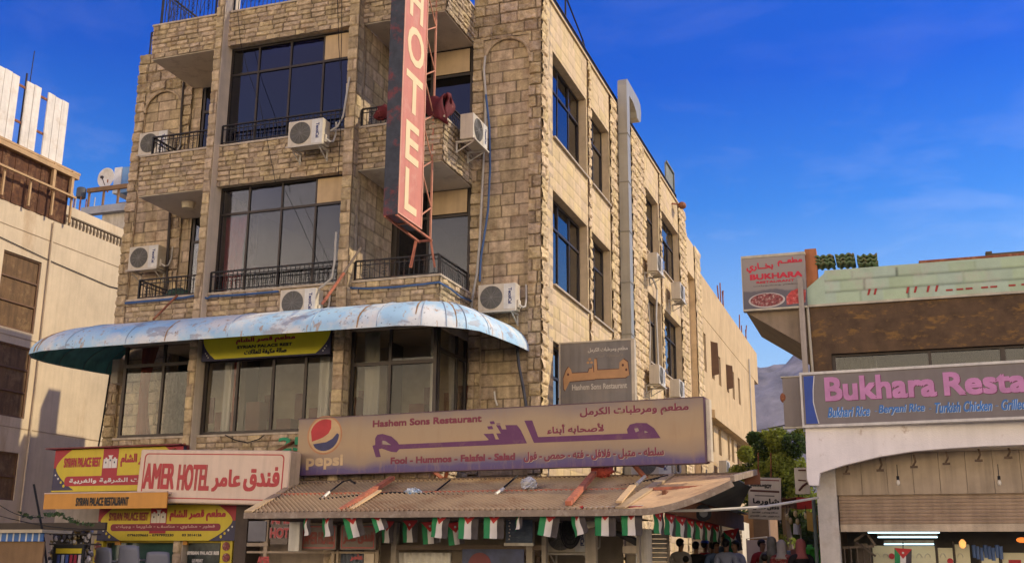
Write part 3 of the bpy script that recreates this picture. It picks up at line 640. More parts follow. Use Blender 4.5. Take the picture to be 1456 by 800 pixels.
wb = thing('board_screen', 'tall white painted board screen standing on the rusty roof cabin', 'screen', (XLB, 5, 15.05))
m = MB(); WB = M('white_board', (.72,.66,.55), .8, var=.12, bump=.2, streak=.2, stain=(.5,.38,.24), stain_amt=.35)
yy = 2.6; k = 0; yend = yz(84, 240)[0]+.05
gap = [(yz(17, 190)[0], yz(25, 190)[0]), (yz(50, 215)[0], yz(60, 215)[0])]
while yy < yend-.1:
    if not any(a-.08 < yy+.16 < b+.05 for a, b in gap): m.box(XLB+.02, XLB+.07, yy, min(yy+.325, yend), 15.05, 17.45+.02*(k % 2))
    yy += .345; k += 1
build('board', m, WB, wb)
m = MB()
for z in (15.9, 17.2): m.beam((XLB-.02, 2, z), (XLB-.02, yend-.1, z), .05, .08)
build('rail', m, RUST, wb)
for i, (px, py, h, lb_) in enumerate(((27, 190, 4.2, 'thin dark aerial mast rising behind the white board screen, the thicker one'), (33, 170, 4.6, 'hair-thin aerial rod leaning beside the aerial mast on the left roof'))):
    y, z = yz(px, py, XLB-.6); m = MB().tube([(XLB-.6, y, z-2.5), (XLB-.6, y+.02+.1*i, z+h-1.9)], .035-.018*i, 6)
    solo('aerial_mast', m, IRON, lb_, 'aerial')
# roofs further back
rh = thing('roof_house', 'white plastered roof room with a slatted pergola behind the sandy block', 'building', (-20, 24, GZ)); YR = 22.0
def xz(px, py, y=YR): p = PY(px, py, y); return p.x, p.z
xa, za = xz(122, 302); xb, zb = xz(195, 289)
build('wall', MB().box(xz(141,330)[0], xb+3, YR+.1, YR+6, GZ, zb-.2), M('white_render', (.5,.45,.37), .9, streak=.3), rh)
build('roof_beam', MB().box(xa-.1, xb+3, YR-.25, YR+.1, (za+zb)/2-.28, (za+zb)/2+.1), M('blue_grey_beam', (.30,.31,.33), .8), rh)
m = MB(); zt = xz(140, 270)[1]; zl = (za+zb)/2+.1
m.box(xa, xb+3, YR-.1, YR+.05, zt-.1, zt+.12); m.box(xa, xb+3, YR+2.3, YR+2.45, zt-.1, zt+.12)
for i in range(22): x = xa+.1+i*.16; m.beam((x, YR-.05, zl), (x+.7, YR+2.4, zt), .05, .05)
for i in range(4): m.beam((xa+.1+i*.9, YR, zl), (xa+.1+i*.9, YR, zt), .09, .09)
build('pergola', m, M('brown_timber', (.20,.115,.055), .85, var=.3), rh)
x, z = xz(153, 254, YR+.6)
d = thing('satellite_dish', 'white satellite dish on the pergola roof left of the hotel', 'satellite dish', (x, YR+.6, z))
rows = []
for j in range(7):
    r = .52*j/6
    rows.append([(x+r*math.cos(a), YR+.6-.35*(r/.38)**2*.3+.06, z+r*1.05*math.sin(a)) for a in np.linspace(0, 2*math.pi, 25)[:-1]])
o = build('reflector', MB().grid(rows, closed=True), M('dish_white', (.62,.6,.56), .5, stain=(.35,.25,.16), stain_amt=.3), d, smooth=True); o.modifiers.new('thickness', 'SOLIDIFY').thickness = .015
build('feed_arm', MB().tube([(x-.05, YR+.5, z-.38), (x+.1, YR+.05, z-.12)], .02, 5).box(x+.04, x+.16, YR, YR+.12, z-.18, z-.06), IRON, d)
build('stand', MB().tube([(x, YR+.62, z-.05), (x, YR+.7, zt+.1)], .04, 6), RUST, d)
x0, z0 = xz(162, 266, YR+1.5); x1, z1 = xz(182, 237, YR+1.5)
t_ = thing('water_tank', 'white and blue panelled water tank behind the satellite dish', 'water tank', ((x0+x1)/2, YR+1.5, z0))
build('tank', MB().box(x0, x0+(x1-x0)*.62, YR+1.4, YR+2.6, z0-.4, z1), M('tank_white', (.6,.6,.58), .5), t_, bevel=.03); build('tank_panel', MB().box(x0+(x1-x0)*.63, x1+.5, YR+1.42, YR+2.6, z0-.4, z1-.02), M('tank_blue', (.12,.25,.45), .5), t_, bevel=.03)
x0, z0 = xz(107, 283); x1, z1 = xz(124, 266)
t_ = thing('water_tank', 'small dark grey barrel water tank on a frame left of the pergola', 'water tank', ((x0+x1)/2, YR, z0))
build('tank', MB().tube([((x0+x1)/2, YR, z0), ((x0+x1)/2, YR, z0+.04), ((x0+x1)/2, YR, z1-.06), ((x0+x1)/2, YR, z1)], [.2, .24, .24, .17], 14), M('tank_dark', (.06,.065,.075), .5), t_, smooth=True)
m = MB()
for a in (-.2, .2):
    for b in (-.2, .2): m.beam(((x0+x1)/2+a, YR+b, z0), ((x0+x1)/2+a, YR+b, z0-1.3), .04)
build('frame', m, RUST, t_)
m = MB()
for i, px in enumerate((88, 96, 101, 128)):
    x, z = xz(px, 290); m.tube([(x, YR+.3, z-.6), (x+.02, YR+.3, z+.75-.1*i)], .025, 5)
solo('pipe_post', m, CABLEGREY, 'thin grey pipe posts standing behind the roof edge between cabin and pergola', 'pipes')

# ================================================================== RESTAURANT BUILDING ON THE RIGHT
YB = -1.0
buk = thing('restaurant_building', 'low two-storey restaurant with green block parapet, dark upper wall and white shop canopy', 'building', (9, 2, GZ))
def B(px, py, y=YB): p = PY(px, py, y); return (p.x, p.z)
WHITEP = M('dirty_white_paint', (.74,.69,.66), .85, var=.09, scale=2, bump=.25, streak=.10, stain=(.30,.19,.13), stain_amt=.6, stain_scale=4, thr=.60)
DARKW = M('dark_painted_wall', (.10,.06,.03), .85, var=.4, scale=3.5, bump=.4, stain=(.27,.145,.035), stain_amt=.6, stain_scale=3.5, sstretch=.45, thr=.53)
XE = 14.0
xl = B(1150, 500)[0]; zg0 = B(1300, 424)[1]; zg1 = B(1350, 371)[1]; zs1 = B(1300, 524)[1]; zw1 = B(1183, 502)[1]-.01; zs0 = B(1300, 597)[1]
wb0, wb1 = B(1183, 520)[0], XE
w = MB(); panels(w, fy, xl, XE, zs0-.05, zg0, [(wb0, 12.6, zs1-.35, zw1)], YB, YB+.3)
w.box(xl, xl+.3, YB+.3, YB+9, GZ, zg0); w.box(xl+.3, XE, YB+8.7, YB+9, GZ, zg0)
build('wall', w, DARKW, buk)
GREENB = M('mint_block_paint', (.40,.50,.36), .9, var=.12, bump=.35, stain=(.45,.42,.34), stain_amt=.5, stain_scale=1.4, tint=True)
w = MB(); hz = zg1-zg0
stone(w, (xl+.35, YB-.02, zg0), (1,0,0), (0,0,1), XE-xl-.35, hz, .20, (.38, .44), .006, .1, .04, None, (), .006, .35, .06, 301, smooth_face=True)
w.box(xl+.36, XE, YB-.015, YB+.18, zg0+.001, zg1-.003); w.prism([(xl-.0, zg0), (xl+.35, zg0), (xl+.35, zg1-.06), (xl+.02, zg0+.30)], YB-.02, YB+.18, 'y'); w.box(xl, xl+.18, YB+.18, YB+9, zg0, zg1-.1)
build('parapet', w, GREENB, buk)
build('trim', MB().box(xl-.01, XE, YB-.05, YB+.02, zg0-.04, zg0+.002), M('cream_trim', (.5,.45,.33), .8, streak=.2), buk)
RP = M('old_red_paint', (.35,.05,.04), .8)
# remains of painted lettering along the parapet foot
for i, px in enumerate((1233, 1242, 1288, 1299, 1317, 1329)): x, z = B(px, 418-.05*(px-1240)); build('paint_trace', MB().prism([(x, z-.02), (x+.035, z-.02), (x+.07, z+.09), (x+.03, z+.09)], YB-.036, YB-.028), RP, buk)
for px in (1345, 1360, 1373, 1395, 1408, 1434, 1452): x, z = B(px, 418-.075*(px-1290)); build('paint_trace', MB().box(x, x+.11, YB-.036, YB-.03, z-.005, z+.025), RP, buk)
gl = MB(); gl.box(wb0+.02, 12.6, YB+.14, YB+.146, zs1-.33, zw1-.02)
o = build('window', MB().box(wb0, 12.6, YB+.10, YB+.18, zw1-.04, zw1).box(7.35, 7.40, YB+.1, YB+.18, zs1-.34, zw1-.04).box(8.5, 8.58, YB+.1, YB+.18, zs1-.34, zw1-.04).box(wb0, wb0+.06, YB+.1, YB+.18, zs1-.34, zw1-.04), BROWNALU, buk)
build('pane', gl, glass('pale_window_glass', (.4,.42,.42), .8), o)
curtain(o, wb0+.08, wb0+.75, zs1-.3, zw1-.05, YB+.26, M('cream_curtain', (.62,.55,.42), .9, bump=0), 7, .03)
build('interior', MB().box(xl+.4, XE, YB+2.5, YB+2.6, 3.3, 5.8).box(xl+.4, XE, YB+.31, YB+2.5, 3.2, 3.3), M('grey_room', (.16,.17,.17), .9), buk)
# white canopy beam with its curved lower edge
YC = YB-.55
edge = [(1145, 606), (1147, 680), (1151, 690), (1164, 690), (1166, 672), (1200, 661), (1250, 649), (1300, 641), (1350, 637), (1400, 634), (1456, 632)]
poly = [B(px, py, YC) for px, py in edge]; ztop = B(1300, 598, YC)[1]
poly[0] = (poly[0][0], ztop); xr, zr = poly[-1]; poly += [(xr+1.5, zr-.01), (xr+3, zr-.2), (xr+3, ztop)]
build('canopy_beam', MB().prism(poly, YC, YC+.16), WHITEP, buk, bevel=.01)
zsl = B(1250, 649, YC)[1]
build('canopy_slab', MB().box(poly[1][0]+.02, XE, YC+.162, YB+.25, zsl+.12, ztop-.02), SOFFIT, buk)
zs = PY(1300, 703, YB+.05).z
px0 = PY(1164, 740, YB-.1); px1 = PY(1192, 740, YB-.1)
build('pillar', MB().box(px0.x, px1.x, YB-.12, YB+.25, GZ, zsl+.13), M('pale_pillar_paint', (.52,.48,.42), .85, streak=.15, stain=(.3,.22,.15), stain_amt=.3), buk)
fas = MB()
for i in range(16):
    x = px1.x+i*.42; fas.box(x+.003, x+.417, YB+.03, YB+.2, zs+.01, zsl+.125)
build('fascia', fas, M('stained_fascia_board', (.36,.285,.20), .85, var=.14, bump=.2, streak=.35), buk)
# brackets and dangling bulbs under the canopy
FL = M('bracket_iron', (.10,.065,.04), .8, var=.4)
for i, px in enumerate((1204, 1252, 1300, 1346, 1392, 1434)):
    p = PY(px, 668-(px-1204)*.10, YB-.25); m = MB().tube([(p.x, p.y, p.z+.14), (p.x+.02, p.y-.05, p.z+.03), (p.x-.02, p.y, p.z-.04)], .018, 5).box(p.x-.07, p.x+.05, p.y-.03, p.y+.03, p.z-.075, p.z-.04)
    build('bracket', m, FL, buk)
BULB = M('bulb_glass', (.55,.5,.4), .2)
for px, lab in ((1277, 'bare bulb hanging on a wire under the white canopy, left of two'), (1421, 'bare bulb hanging on a wire under the white canopy, right of two')):
    p = PY(px, 684, YB-.3); t_ = thing('hanging_bulb', lab, 'light bulb', p, 'bulbs under the white canopy')
    build('cord', MB().tube([p+Vector((0,0,.28)), p+Vector((0,0,.08))], .006, 4), BLACKPLASTIC, t_)
    build('bulb', MB().ell(p-Vector((0,0,.02)), .032, .032, .05), BULB, t_, smooth=True); build('socket', MB().cyl(p+Vector((0,0,.03)), p+Vector((0,0,.09)), .022, 8), BLACKPLASTIC, t_)
# roller shutter, part way down
zb = PY(1300, 755, YB).z; mb = MB(); z = zb+.13; ysh = YB+.1
sx0, sx1 = px1.x+.02, XE
while z < zs-.01:
    mb.prism([(ysh-.012, z), (ysh-.022, z+.03), (ysh-.012, z+.052), (ysh+.01, z+.056), (ysh+.01, z)], sx0, sx1, 'x'); z += .058
shut = build('shutter', mb, M('shutter_slats', (.36,.26,.17), .6, metal=.1, var=.2, bump=.1, streak=.25, stain=(.2,.12,.07), stain_amt=.4), buk)
build('bottom_bar', MB().box(sx0, sx1, ysh-.03, ysh+.02, zb, zb+.125), M('shutter_bar', (.45,.36,.25), .6, streak=.2), shut)
# shop interior
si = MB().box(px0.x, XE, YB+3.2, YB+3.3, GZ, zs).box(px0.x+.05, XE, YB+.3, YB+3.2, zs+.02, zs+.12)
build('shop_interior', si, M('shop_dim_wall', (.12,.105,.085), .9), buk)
TUBE = lamp_mat('fluorescent_tube', (.60,.88,1.), 2.2)
for i, (a, b, py, dy, lab) in enumerate(((1234, 1336, 756.5, .5, 'topmost'), (1248, 1333, 763, .9, 'middle'), (1257, 1328, 773, 1.5, 'lowest'))):
    p = PY(a, py, YB+dy); q = PY(b, py, YB+dy); t_ = thing('fluorescent_lamp', lab+' of three lit white tube lamps inside the open shop', 'lamp', p, 'tube lamps in the shop')
    build('tube', MB().cyl(p, q, .011, 8), TUBE, t_); build('fitting', MB().box(p.x, q.x, p.y-.045, p.y+.045, p.z+.018, p.z+.07), WHITEMETAL, t_)
CREAMP = M('cream_menu_panel', (.62,.58,.40), .6, var=.08, bump=0)
for i, (a, b, t_, lab) in enumerate(((1240, 1329, 775, 'wide cream screen panel hung in the shop below the tube lamps'), (1333, 1354, 778, 'narrow cream screen panel in the shop, right of the wide one'), (1357, 1378, 773, 'cream screen panel with one white arch in the middle of the shop'), (1394, 1419, 783, 'small cream cabinet panel under the blue cups in the shop'), (1424, 1456, 785, 'cream wall panel with red notice at the right end of the shop'))):
    p = PY(a, t_, YB+1.2+.1*i); q = PY(b, t_, YB+1.2+.1*i); r = thing('screen_panel', lab, 'panel', (p.x, p.y, GZ), 'cream panels in the shop')
    build('panel', MB().box(p.x, q.x, p.y, p.y+.04, GZ+.3, p.z), CREAMP, r, bevel=.008); build('post', MB().box(p.x-.03, p.x-.002, p.y-.01, p.y+.05, GZ, p.z+.05), BROWNALU, r)
    n = int((q.x-p.x)/.14)
    for k in range(max(1, n)):
        if i in (0, 1, 2): build('arch', MB().tube([(p.x+.08+k*.14+.045*math.cos(a_), p.y-.006, PY(a, 792, p.y).z+.07*math.sin(a_)) for a_ in np.linspace(0, math.pi, 9)], .008, 4), WHITEMETAL, r)
    if i == 4: build('notice', MB().box(p.x+.1, p.x+.3, p.y-.008, p.y-.002, p.z-.32, p.z-.12), M('red_notice', (.4,.02,.03), .6), r)
for px, py, lab in ((1268, 790, 'round red roundel on the cream shop screen, left one'), (1351, 797, 'round red roundel low on the cream shop screen, right one')):
    p = PY(px, py, YB+1.12); solo('roundel', MB().cyl(p, p+Vector((0,-.02,0)), .05, 18), M('red_notice', (.4,.02,.03), .6), lab, 'disc', 'red roundels')
m = MB()
for i in range(8): p = PY(1384+i*5.5, 774+(i % 3)*2, YB+1.5); m.tube([p, p-Vector((0,0,.22))], [.035, .028], 8)
solo('cup_stack', m, M('blue_plastic_cup', (.08,.15,.35), .4), 'stacks of blue plastic cups on the shop cabinet', 'cups')
p = PY(1368, 766, YB+.9); solo('brass_lantern', MB().tube([p, p-Vector((0,0,.05)), p-Vector((0,0,.12)), p-Vector((0,0,.15))], [.02, .06, .05, .02], 10), lamp_mat('amber_lamp', (1., .45, .12), .8), 'small amber lantern hanging in the middle of the open shop', 'lantern')
p = PY(1453, 767, YB+.9); solo('orange_lamp', MB().ell(p, .09, .05, .045), lamp_mat('orange_lamp', (1., .25, .04), .7), 'orange lamp glowing at the right edge of the shop', 'lamp')
# coffee machine shaped frame on the left of the shop
m = MB(); p0 = PY(1205, 770, YB+.6)
for i in range(5): a = PY(1200+i*9, 778, YB+.5); m.tube([a, (a.x, a.y, GZ)], .02, 6)
m.beam(PY(1198, 778, YB+.5), PY(1243, 776, YB+.5), .04); m.beam(PY(1215, 768, YB+.5), PY(1232, 757, YB+.5), .04); m.beam(PY(1232, 757, YB+.5), PY(1245, 775, YB+.5), .04); m.beam(PY(1215, 768, YB+.5), PY(1245, 790, YB+.4), .03)
m.box(PY(1216, 778, YB+.7).x, PY(1234, 778, YB+.7).x, YB+.7, YB+.9, GZ, PY(1216, 772, YB+.7).z)
solo('display_stand', m, M('dark_bronze', (.08,.06,.045), .5, metal=.5), 'dark metal display stand with posts at the left of the shop', 'stand')
# rooftop bits
TILE = M('green_roof_tile', (.10,.15,.06), .7, var=.5, scale=9, bump=.4, stain=(.2,.13,.06), stain_amt=.6, stain_scale=6)
for k, (a, b) in enumerate(((1162, 1188), (1190, 1217), (1221, 1249))):
    p = B(a, 382-k*1.5, YB+.2); q = B(b, 382, YB+.2); n = int((q[0]-p[0])/.055)
    t_ = thing('roof_tile_stack', ('left', 'middle', 'right')[k]+' stack of old green curved roof tiles on the restaurant parapet', 'roof tiles', (p[0], YB+.2, p[1]), 'green tile stacks on the parapet')
    for r in range(3):
        mb = MB(); z = p[1]+r*.068; rows = []
        for yy in (YB+.02, YB+.42): rows.append([(p[0]+(q[0]-p[0])*i/36+.008*math.sin(r*2+k), yy, z+.018*math.sin(i*2*math.pi/12+k)+.03+.006*math.sin(r*5+k+i*.1)) for i in range(37)])
        o = build('tile', mb.grid(rows), TILE, t_, smooth=True); o.modifiers.new('thickness', 'SOLIDIFY').thickness = .032
pr = B(1306, 371, YB+.1); pq = B(1460, 357, YB+.1)
solo('steel_channel', MB().box(pr[0], XE, YB+.0, YB+.14, zg1, zg1+.05), RUST, 'long rusty steel channel lying along the mint parapet top', 'steel bar', bevel=.006)
solo('steel_offcut', MB().box(pr[0]+1.1, pr[0]+2.0, YB+.02, YB+.16, zg1+.051, zg1+.085).box(pr[0]+1.1, pr[0]+1.2, YB, YB+.16, zg1+.085, zg1+.12), M('green_rust', (.1,.08,.045), .8), 'short dark steel offcut resting on the rusty channel', 'steel bar')
c0 = B(1147, 405, YB+.05); c1 = B(1160, 353, YB+.05)
build('brick_post', MB().box(c0[0], c1[0], YB+.05, YB+.3, zg0+.28, c1[1]), M('orange_render', (.42,.16,.065), .9, var=.2, streak=.3), buk)
build('corner_post', MB().box(B(1139, 480, YB-.08)[0], B(1146.5, 480, YB-.08)[0], YB-.14, YB-.06, zs0, B(1142, 396, YB-.08)[1]), PLASTER, buk)
build('down_pipe', MB().tube([(xl+.06, YB-.05, zs0), (xl+.03, YB-.05, zg0-.05)], .025, 8), M('cream_trim', (.5,.45,.33), .8, streak=.2), buk)
# corner sign on its sloped overhang
zo1, zo0 = B(1060, 368, YB-.1)[1], B(1060, 440, YB-.1)[1]; xo = B(1056, 400, YB-.1)[0]; xe = B(1146, 400, YB-.1)[0]
ov = MB(); zq = PY(1140, 487, YB-.0).z
ov.prism([(xo+.02, zo0-.02), (xe, zo0-.02), (xe, zq-.12)], YB+.02, YB+2.4); build('overhang', ov, M('brown_soffit', (.25,.19,.13), .9, streak=.2), buk)
sg = thing('restaurant_sign', 'grey corner sign with red Arabic and Latin lettering above food pictures', 'sign', (xo, YB-.1, zo0))
SW, SH = xe-xo, zo1-zo0
build('board', MB().box(0, SW, 0, .12, 0, SH), graded('grey_sign_print', [(0, (.09,.085,.10)), (.33, (.10,.09,.10)), (.36, (.23,.20,.175)), (1, (.27,.235,.205))], 2, 0, SH, blotch=.12), sg, local=True)
build('frame', MB().box(-.012, SW+.01, -.012, .13, SH+.001, SH+.05).box(-.014, 0-.001, -.012, .13, -.02, SH).box(-.012, SW, -.02, .13, -.035, -.001), M('cream_trim', (.5,.45,.33), .8), sg, local=True)
REDINK = M('red_ink', (.50,.022,.045), .6, bump=0); DGREY = M('dark_ink', (.05,.045,.05), .6, bump=0)
text(sg, 'مطعــم', .57*SW, .96*SW, .80*SH, .96*SH, REDINK, bold=.012); text(sg, 'بخــاري', .07*SW, .5*SW, .71*SH, .9*SH, REDINK, bold=.012)
text(sg, 'BUKHARA', .12*SW, .95*SW, .565*SH, .68*SH, REDINK, bold=.016); text(sg, 'RESTAURANT', .22*SW, .82*SW, .49*SH, .535*SH, REDINK, bold=.006)
text(sg, 'مطعم ومشويات', .17*SW, .9*SW, .42*SH, .46*SH, DGREY)
PLATEW = M('plate_print', (.45,.40,.36), .6, bump=0); FOODR = M('food_print', (.22,.055,.05), .7, var=.8, scale=26, bump=0, stain=(.5,.36,.3), stain_amt=.8, stain_scale=22); FOOD2 = M('red_food_print', (.45,.06,.05), .7, var=.6, scale=16, bump=0, stain=(.6,.3,.25), stain_amt=.7, stain_scale=14)
plate(sg, disc(.37*SW, .155*SH, .29*SW, .145*SH), PLATEW, -.003); plate(sg, disc(.37*SW, .16*SH, .26*SW, .125*SH), FOODR, -.006)
plate(sg, [(.68*SW, .04*SH), (.97*SW, .06*SH), (.99*SW, .30*SH), (.86*SW, .34*SH), (.76*SW, .30*SH), (.68*SW, .2*SH)], FOOD2, -.004)
# main sign over the shop
YS = YB-.62
s0 = PY(1142.5, 532, YS); s1 = PY(1144, 604, YS); e0 = PY(1456, 515, YS-.22); e1 = PY(1456, 590, YS-.22)
L = math.hypot(e0.x-s1.x, .22); rot = math.atan2(-.22, e0.x-s1.x); HS = (s0.z-s1.z+e0.z-e1.z)/2
sg = thing('restaurant_sign', 'long grey shop sign with pink restaurant name above blue menu words', 'sign', (s1.x, YS, s1.z), rz=rot)
LT = L+2.6
build('board', MB().box(0, LT, 0, .14, 0, HS), M('grey_sign_vinyl', (.17,.145,.135), .55, var=.10, bump=.05, streak=.1), sg, local=True)
build('frame', MB().box(-.03, LT, -.02, .15, HS+.001, HS+.045).box(-.03, LT, -.02, .15, -.045, -.001).box(-.035, -.001, -.021, .15, -.044, HS+.044), M('white_sign_frame', (.58,.55,.49), .6, streak=.2), sg, local=True)
plate(sg, [(.03, .02), (.23, .02), (.19, .25*HS), (.16, .45*HS), (.17, .7*HS), (.2, HS-.02), (.03, HS-.02)], M('royal_blue_ink', (.012,.05,.27), .5, bump=0), -.003)
plate(sg, [(.232, .02), (.25, .02), (.207, .25*HS), (.177, .45*HS), (.187, .7*HS), (.217, HS-.02), (.202, HS-.02), (.172, .7*HS), (.162, .45*HS), (.192, .25*HS)], M('pale_ink', (.5,.5,.5), .5, bump=0), -.0036)
PINKI = M('pink_ink', (.48,.20,.38), .55, bump=0); PINKS = M('plum_ink', (.16,.035,.09), .55, bump=0); BLUEI = M('blue_ink', (.03,.15,.42), .55, bump=0)
sxx = lambda px: (px-1144)/(1456-1144)*L
for mt, dx, dz, yy in ((PINKS, .012, -.012, -.003), (PINKI, 0, 0, -.0062)):
    text(sg, 'Bukhara', sxx(1177)+dx, sxx(1336)+dx, .45*HS+dz, .93*HS+dz, mt, yy, bold=.034)
    text(sg, 'Restaurant', sxx(1346)+dx, sxx(1566)+dx, .45*HS+dz, .90*HS+dz, mt, yy, bold=.034)
PALEI = M('pale_blue_ink', (.42,.5,.6), .55, bump=0)
for s_, a, b in (('Bukhari Rice', 1179, 1239), ('-', 1247, 1250), ('Beryani Rice', 1252, 1316), ('-', 1323, 1326), ('Turkish Chicken', 1329, 1407), ('-', 1412, 1416), ('Grilled Chicken', 1419, 1494)):
    z0, z1 = (.13*HS, .33*HS) if s_ != '-' else (.21*HS, .225*HS)
    text(sg, s_, sxx(a)+.008, sxx(b)+.008, z0-.006, z1-.006, PALEI, -.0035, bold=.010, shear=.18); text(sg, s_, sxx(a), sxx(b), z0, z1, BLUEI, -.0065, bold=.008, shear=.18)
p0 = PY(1116, 607, YB-.3); p1 = PY(1141, 536, YB-.3)
sg = thing('side_sign', 'blank grey side panel of the shop sign at the restaurant corner', 'sign', (p0.x, YB-.3, p0.z))
build('panel', MB().box(p0.x, p1.x, YB-.34, YB-.26, p0.z, p1.z), M('grey_panel_paint', (.23,.195,.165), .7, var=.1, streak=.1), sg, bevel=.01); build('frame', MB().box(p0.x-.02, p1.x, YB-.36, YB-.25, p0.z-.03, p0.z-.001).box(p0.x-.02, p1.x, YB-.36, YB-.25, p1.z+.001, p1.z+.02), M('cream_trim', (.5,.45,.33), .8), sg)
pc = PY(1114, 565, YB-.3); solo('flood_lamp', MB().ell(pc, .06, .06, .09).tube([pc, pc+Vector((.12,0,-.02))], .015, 5), RUST, 'small rusty lamp on the left edge of the grey side panel', 'lamp')
# ================================================================== HOTEL: things fixed to it
# rooftop stair room, out of sight from the street but throwing its shadow on the block opposite
build('stair_room', MB().box(-10.3, -7, 8.2, 12.2, 13.36, 18.3).box(-10.2, -8, 12.4, 13.3, 13.36, 15.0).box(-10.2, -9.4, 13.3, 13.9, 13.36, 16.7).box(-10.2, -8.0, 13.9, 15.4, 13.36, 15.2), PLASTER, hotel)

# --- blue sheet-metal canopy wrapping the restaurant floor
def weathered_blue():
    m = M('weathered_blue_sheet', (.36,.56,.68), .55, var=.1, scale=1.2, bump=.1, bscale=12)
    n = m.node_tree.nodes; l = m.node_tree.links; b = n['Principled BSDF']; src = b.inputs['Base Color'].links[0].from_socket
    co = [q for q in n if q.type == 'TEX_COORD'][0]
    def layer(base, loc, sc, lo, hi, col, amt, det=10, msc=(1,1,1)):
        ma = n.new('ShaderNodeMapping'); ma.inputs['Location'].default_value = loc; ma.inputs['Scale'].default_value = msc; l.new(co.outputs['Object'], ma.inputs[0])
        nz = n.new('ShaderNodeTexNoise'); nz.inputs['Scale'].default_value = sc; nz.inputs['Detail'].default_value = det; nz.inputs['Roughness'].default_value = .65; l.new(ma.outputs[0], nz.inputs[0])
        mr = n.new('ShaderNodeMapRange'); mr.inputs[1].default_value = lo; mr.inputs[2].default_value = hi; mr.inputs[4].default_value = amt; l.new(nz.outputs['Fac'], mr.inputs[0])
        mx = n.new('ShaderNodeMix'); mx.data_type = 'RGBA'; l.new(mr.outputs[0], mx.inputs[0]); l.new(base, mx.inputs[6]); mx.inputs[7].default_value = (*col, 1); return mx.outputs[2]
    c = layer(src, (1,2,3), .5, .50, .62, (.15,.38,.66), .95, 3)
    c = layer(c, (5,1,2), .9, .46, .58, (.66,.66,.60), .9, 6)
    c = layer(c, (2,8,4), 1.5, .56, .60, (.27,.27,.29), .7, 12, (.8,.8,1.6))
    c = layer(c, (7,3,9), 3.0, .60, .63, (.40,.25,.13), .75, 8, (3,3,.6))
    c = layer(c, (4,4,1), 14, .66, .69, (.05,.06,.08), .8, 3)
    l.new(c, b.inputs['Base Color']); return m
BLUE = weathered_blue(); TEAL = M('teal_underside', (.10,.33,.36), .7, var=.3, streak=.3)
can = thing('canopy', 'long curved pale blue metal canopy with peeling paint around the restaurant floor', 'canopy', (-5.5, -2, 5.5))
ZL, ZW = 5.50, 6.20
lip = [(-10.52,-.04),(-10.66,-.5),(-10.82,-1.3),(-10.86,-1.9),(-10.75,-2.42),(-10.45,-2.82),(-10.0,-3.0),(-9.3,-3.07),(-7.8,-3.08),(-5.9,-3.10),(-3.9,-3.10),(-2.6,-3.10),(-1.8,-3.09),(-1.35,-2.98),(-.95,-2.72),(-.66,-2.45),(-.5,-2.2),(-.38,-1.5),(-.28,-.7),(-.24,-.03)]
wal = [(-9.55,-.03),(-9.45,-.2),(-9.3,-.5),(-9.1,-.9),(-9.04,-1.3),(-9.03,-1.6),(-9.02,-1.68),(-8.7,-1.70),(-7.6,-1.70),(-5.9,-1.70),(-3.9,-1.70),(-2.6,-1.70),(-2.0,-1.70),(-1.75,-1.70),(-1.6,-1.69),(-1.53,-1.64),(-1.52,-1.45),(-1.5,-1.0),(-1.42,-.5),(-1.3,-.03)]
def dens(p, n=5):
    out = []
    for i in range(len(p)-1):
        for k in range(n): t = k/n; out.append((p[i][0]*(1-t)+p[i+1][0]*t, p[i][1]*(1-t)+p[i+1][1]*t))
    return out+[p[-1]]
lipd, wald = dens(lip, 4), dens(wal, 4)
def crow(i, off=0.):
    a, b = wald[i], lipd[i]; out = []
    for k in range(11):
        t = math.pi/2*k/10; s = math.sin(t); c = math.cos(t); q = 1-off
        out.append((a[0]+(b[0]-a[0])*s*q, a[1]+(b[1]-a[1])*s*q, ZL+(ZW-ZL)*c*q))
    return out
build('cover', MB().grid([crow(i)+[(lipd[i][0], lipd[i][1], ZL-.012)] for i in range(len(lipd))]), BLUE, can, smooth=True, sharp=50)
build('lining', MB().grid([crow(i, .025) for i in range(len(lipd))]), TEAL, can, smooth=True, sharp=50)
STREAK = M('rust_streak', (.33,.20,.09), .7, var=.4, scale=6, stain=(.5,.45,.33), stain_amt=.6, stain_scale=8)
for i, q0, q1, w_ in ((22, 1, 11, .05), (23, 3, 11, .03), (34, 5, 11, .03), (44, 4, 11, .035), (51, 2, 9, .03), (58, 3, 11, .03), (14, 5, 11, .025)):
    c_ = [Vector(p)+Vector((0,-.004,.004)) for p in crow(i)][q0:q1]; n_ = len(c_); build('rust_run', MB().grid([[p+Vector((-w_*(1-.5*k/n_)*(.8+.3*math.sin(k*2+i)),0,0)) for k, p in enumerate(c_)], [p+Vector((w_*(1-.6*k/n_)*(.8+.3*math.sin(k*3+i)),0,0)) for k, p in enumerate(c_)]]), STREAK, can)
SEAMM = M('seam_grey_blue', (.30,.38,.45), .6); RIBM = M('rib_teal', (.10,.22,.23), .6)
for i in (10, 16, 28, 32, 37, 41, 46, 52, 56, 60, 66): build('seam', MB().tube([Vector(p)+Vector((0,-.002,.004)) for p in crow(min(i, len(lipd)-1))], .011, 4), SEAMM, can)
for i in range(2, len(lipd), 4): build('rib', MB().tube(crow(i, .05), .016, 5), RIBM, can)
st = thing('brace_strut', 'rusty steel strut rising from the blue canopy to the left balcony edge', 'strut', PY(218, 452, -2.4))
build('bar', MB().tube([PY(218, 454, -2.3), PY(252, 420, -1.75)], .024, 6), RUST, st)
st = thing('brace_strut', 'long rusty red and grey strut leaning by the right pillar above the canopy', 'strut', PY(462, 434, -2.2))
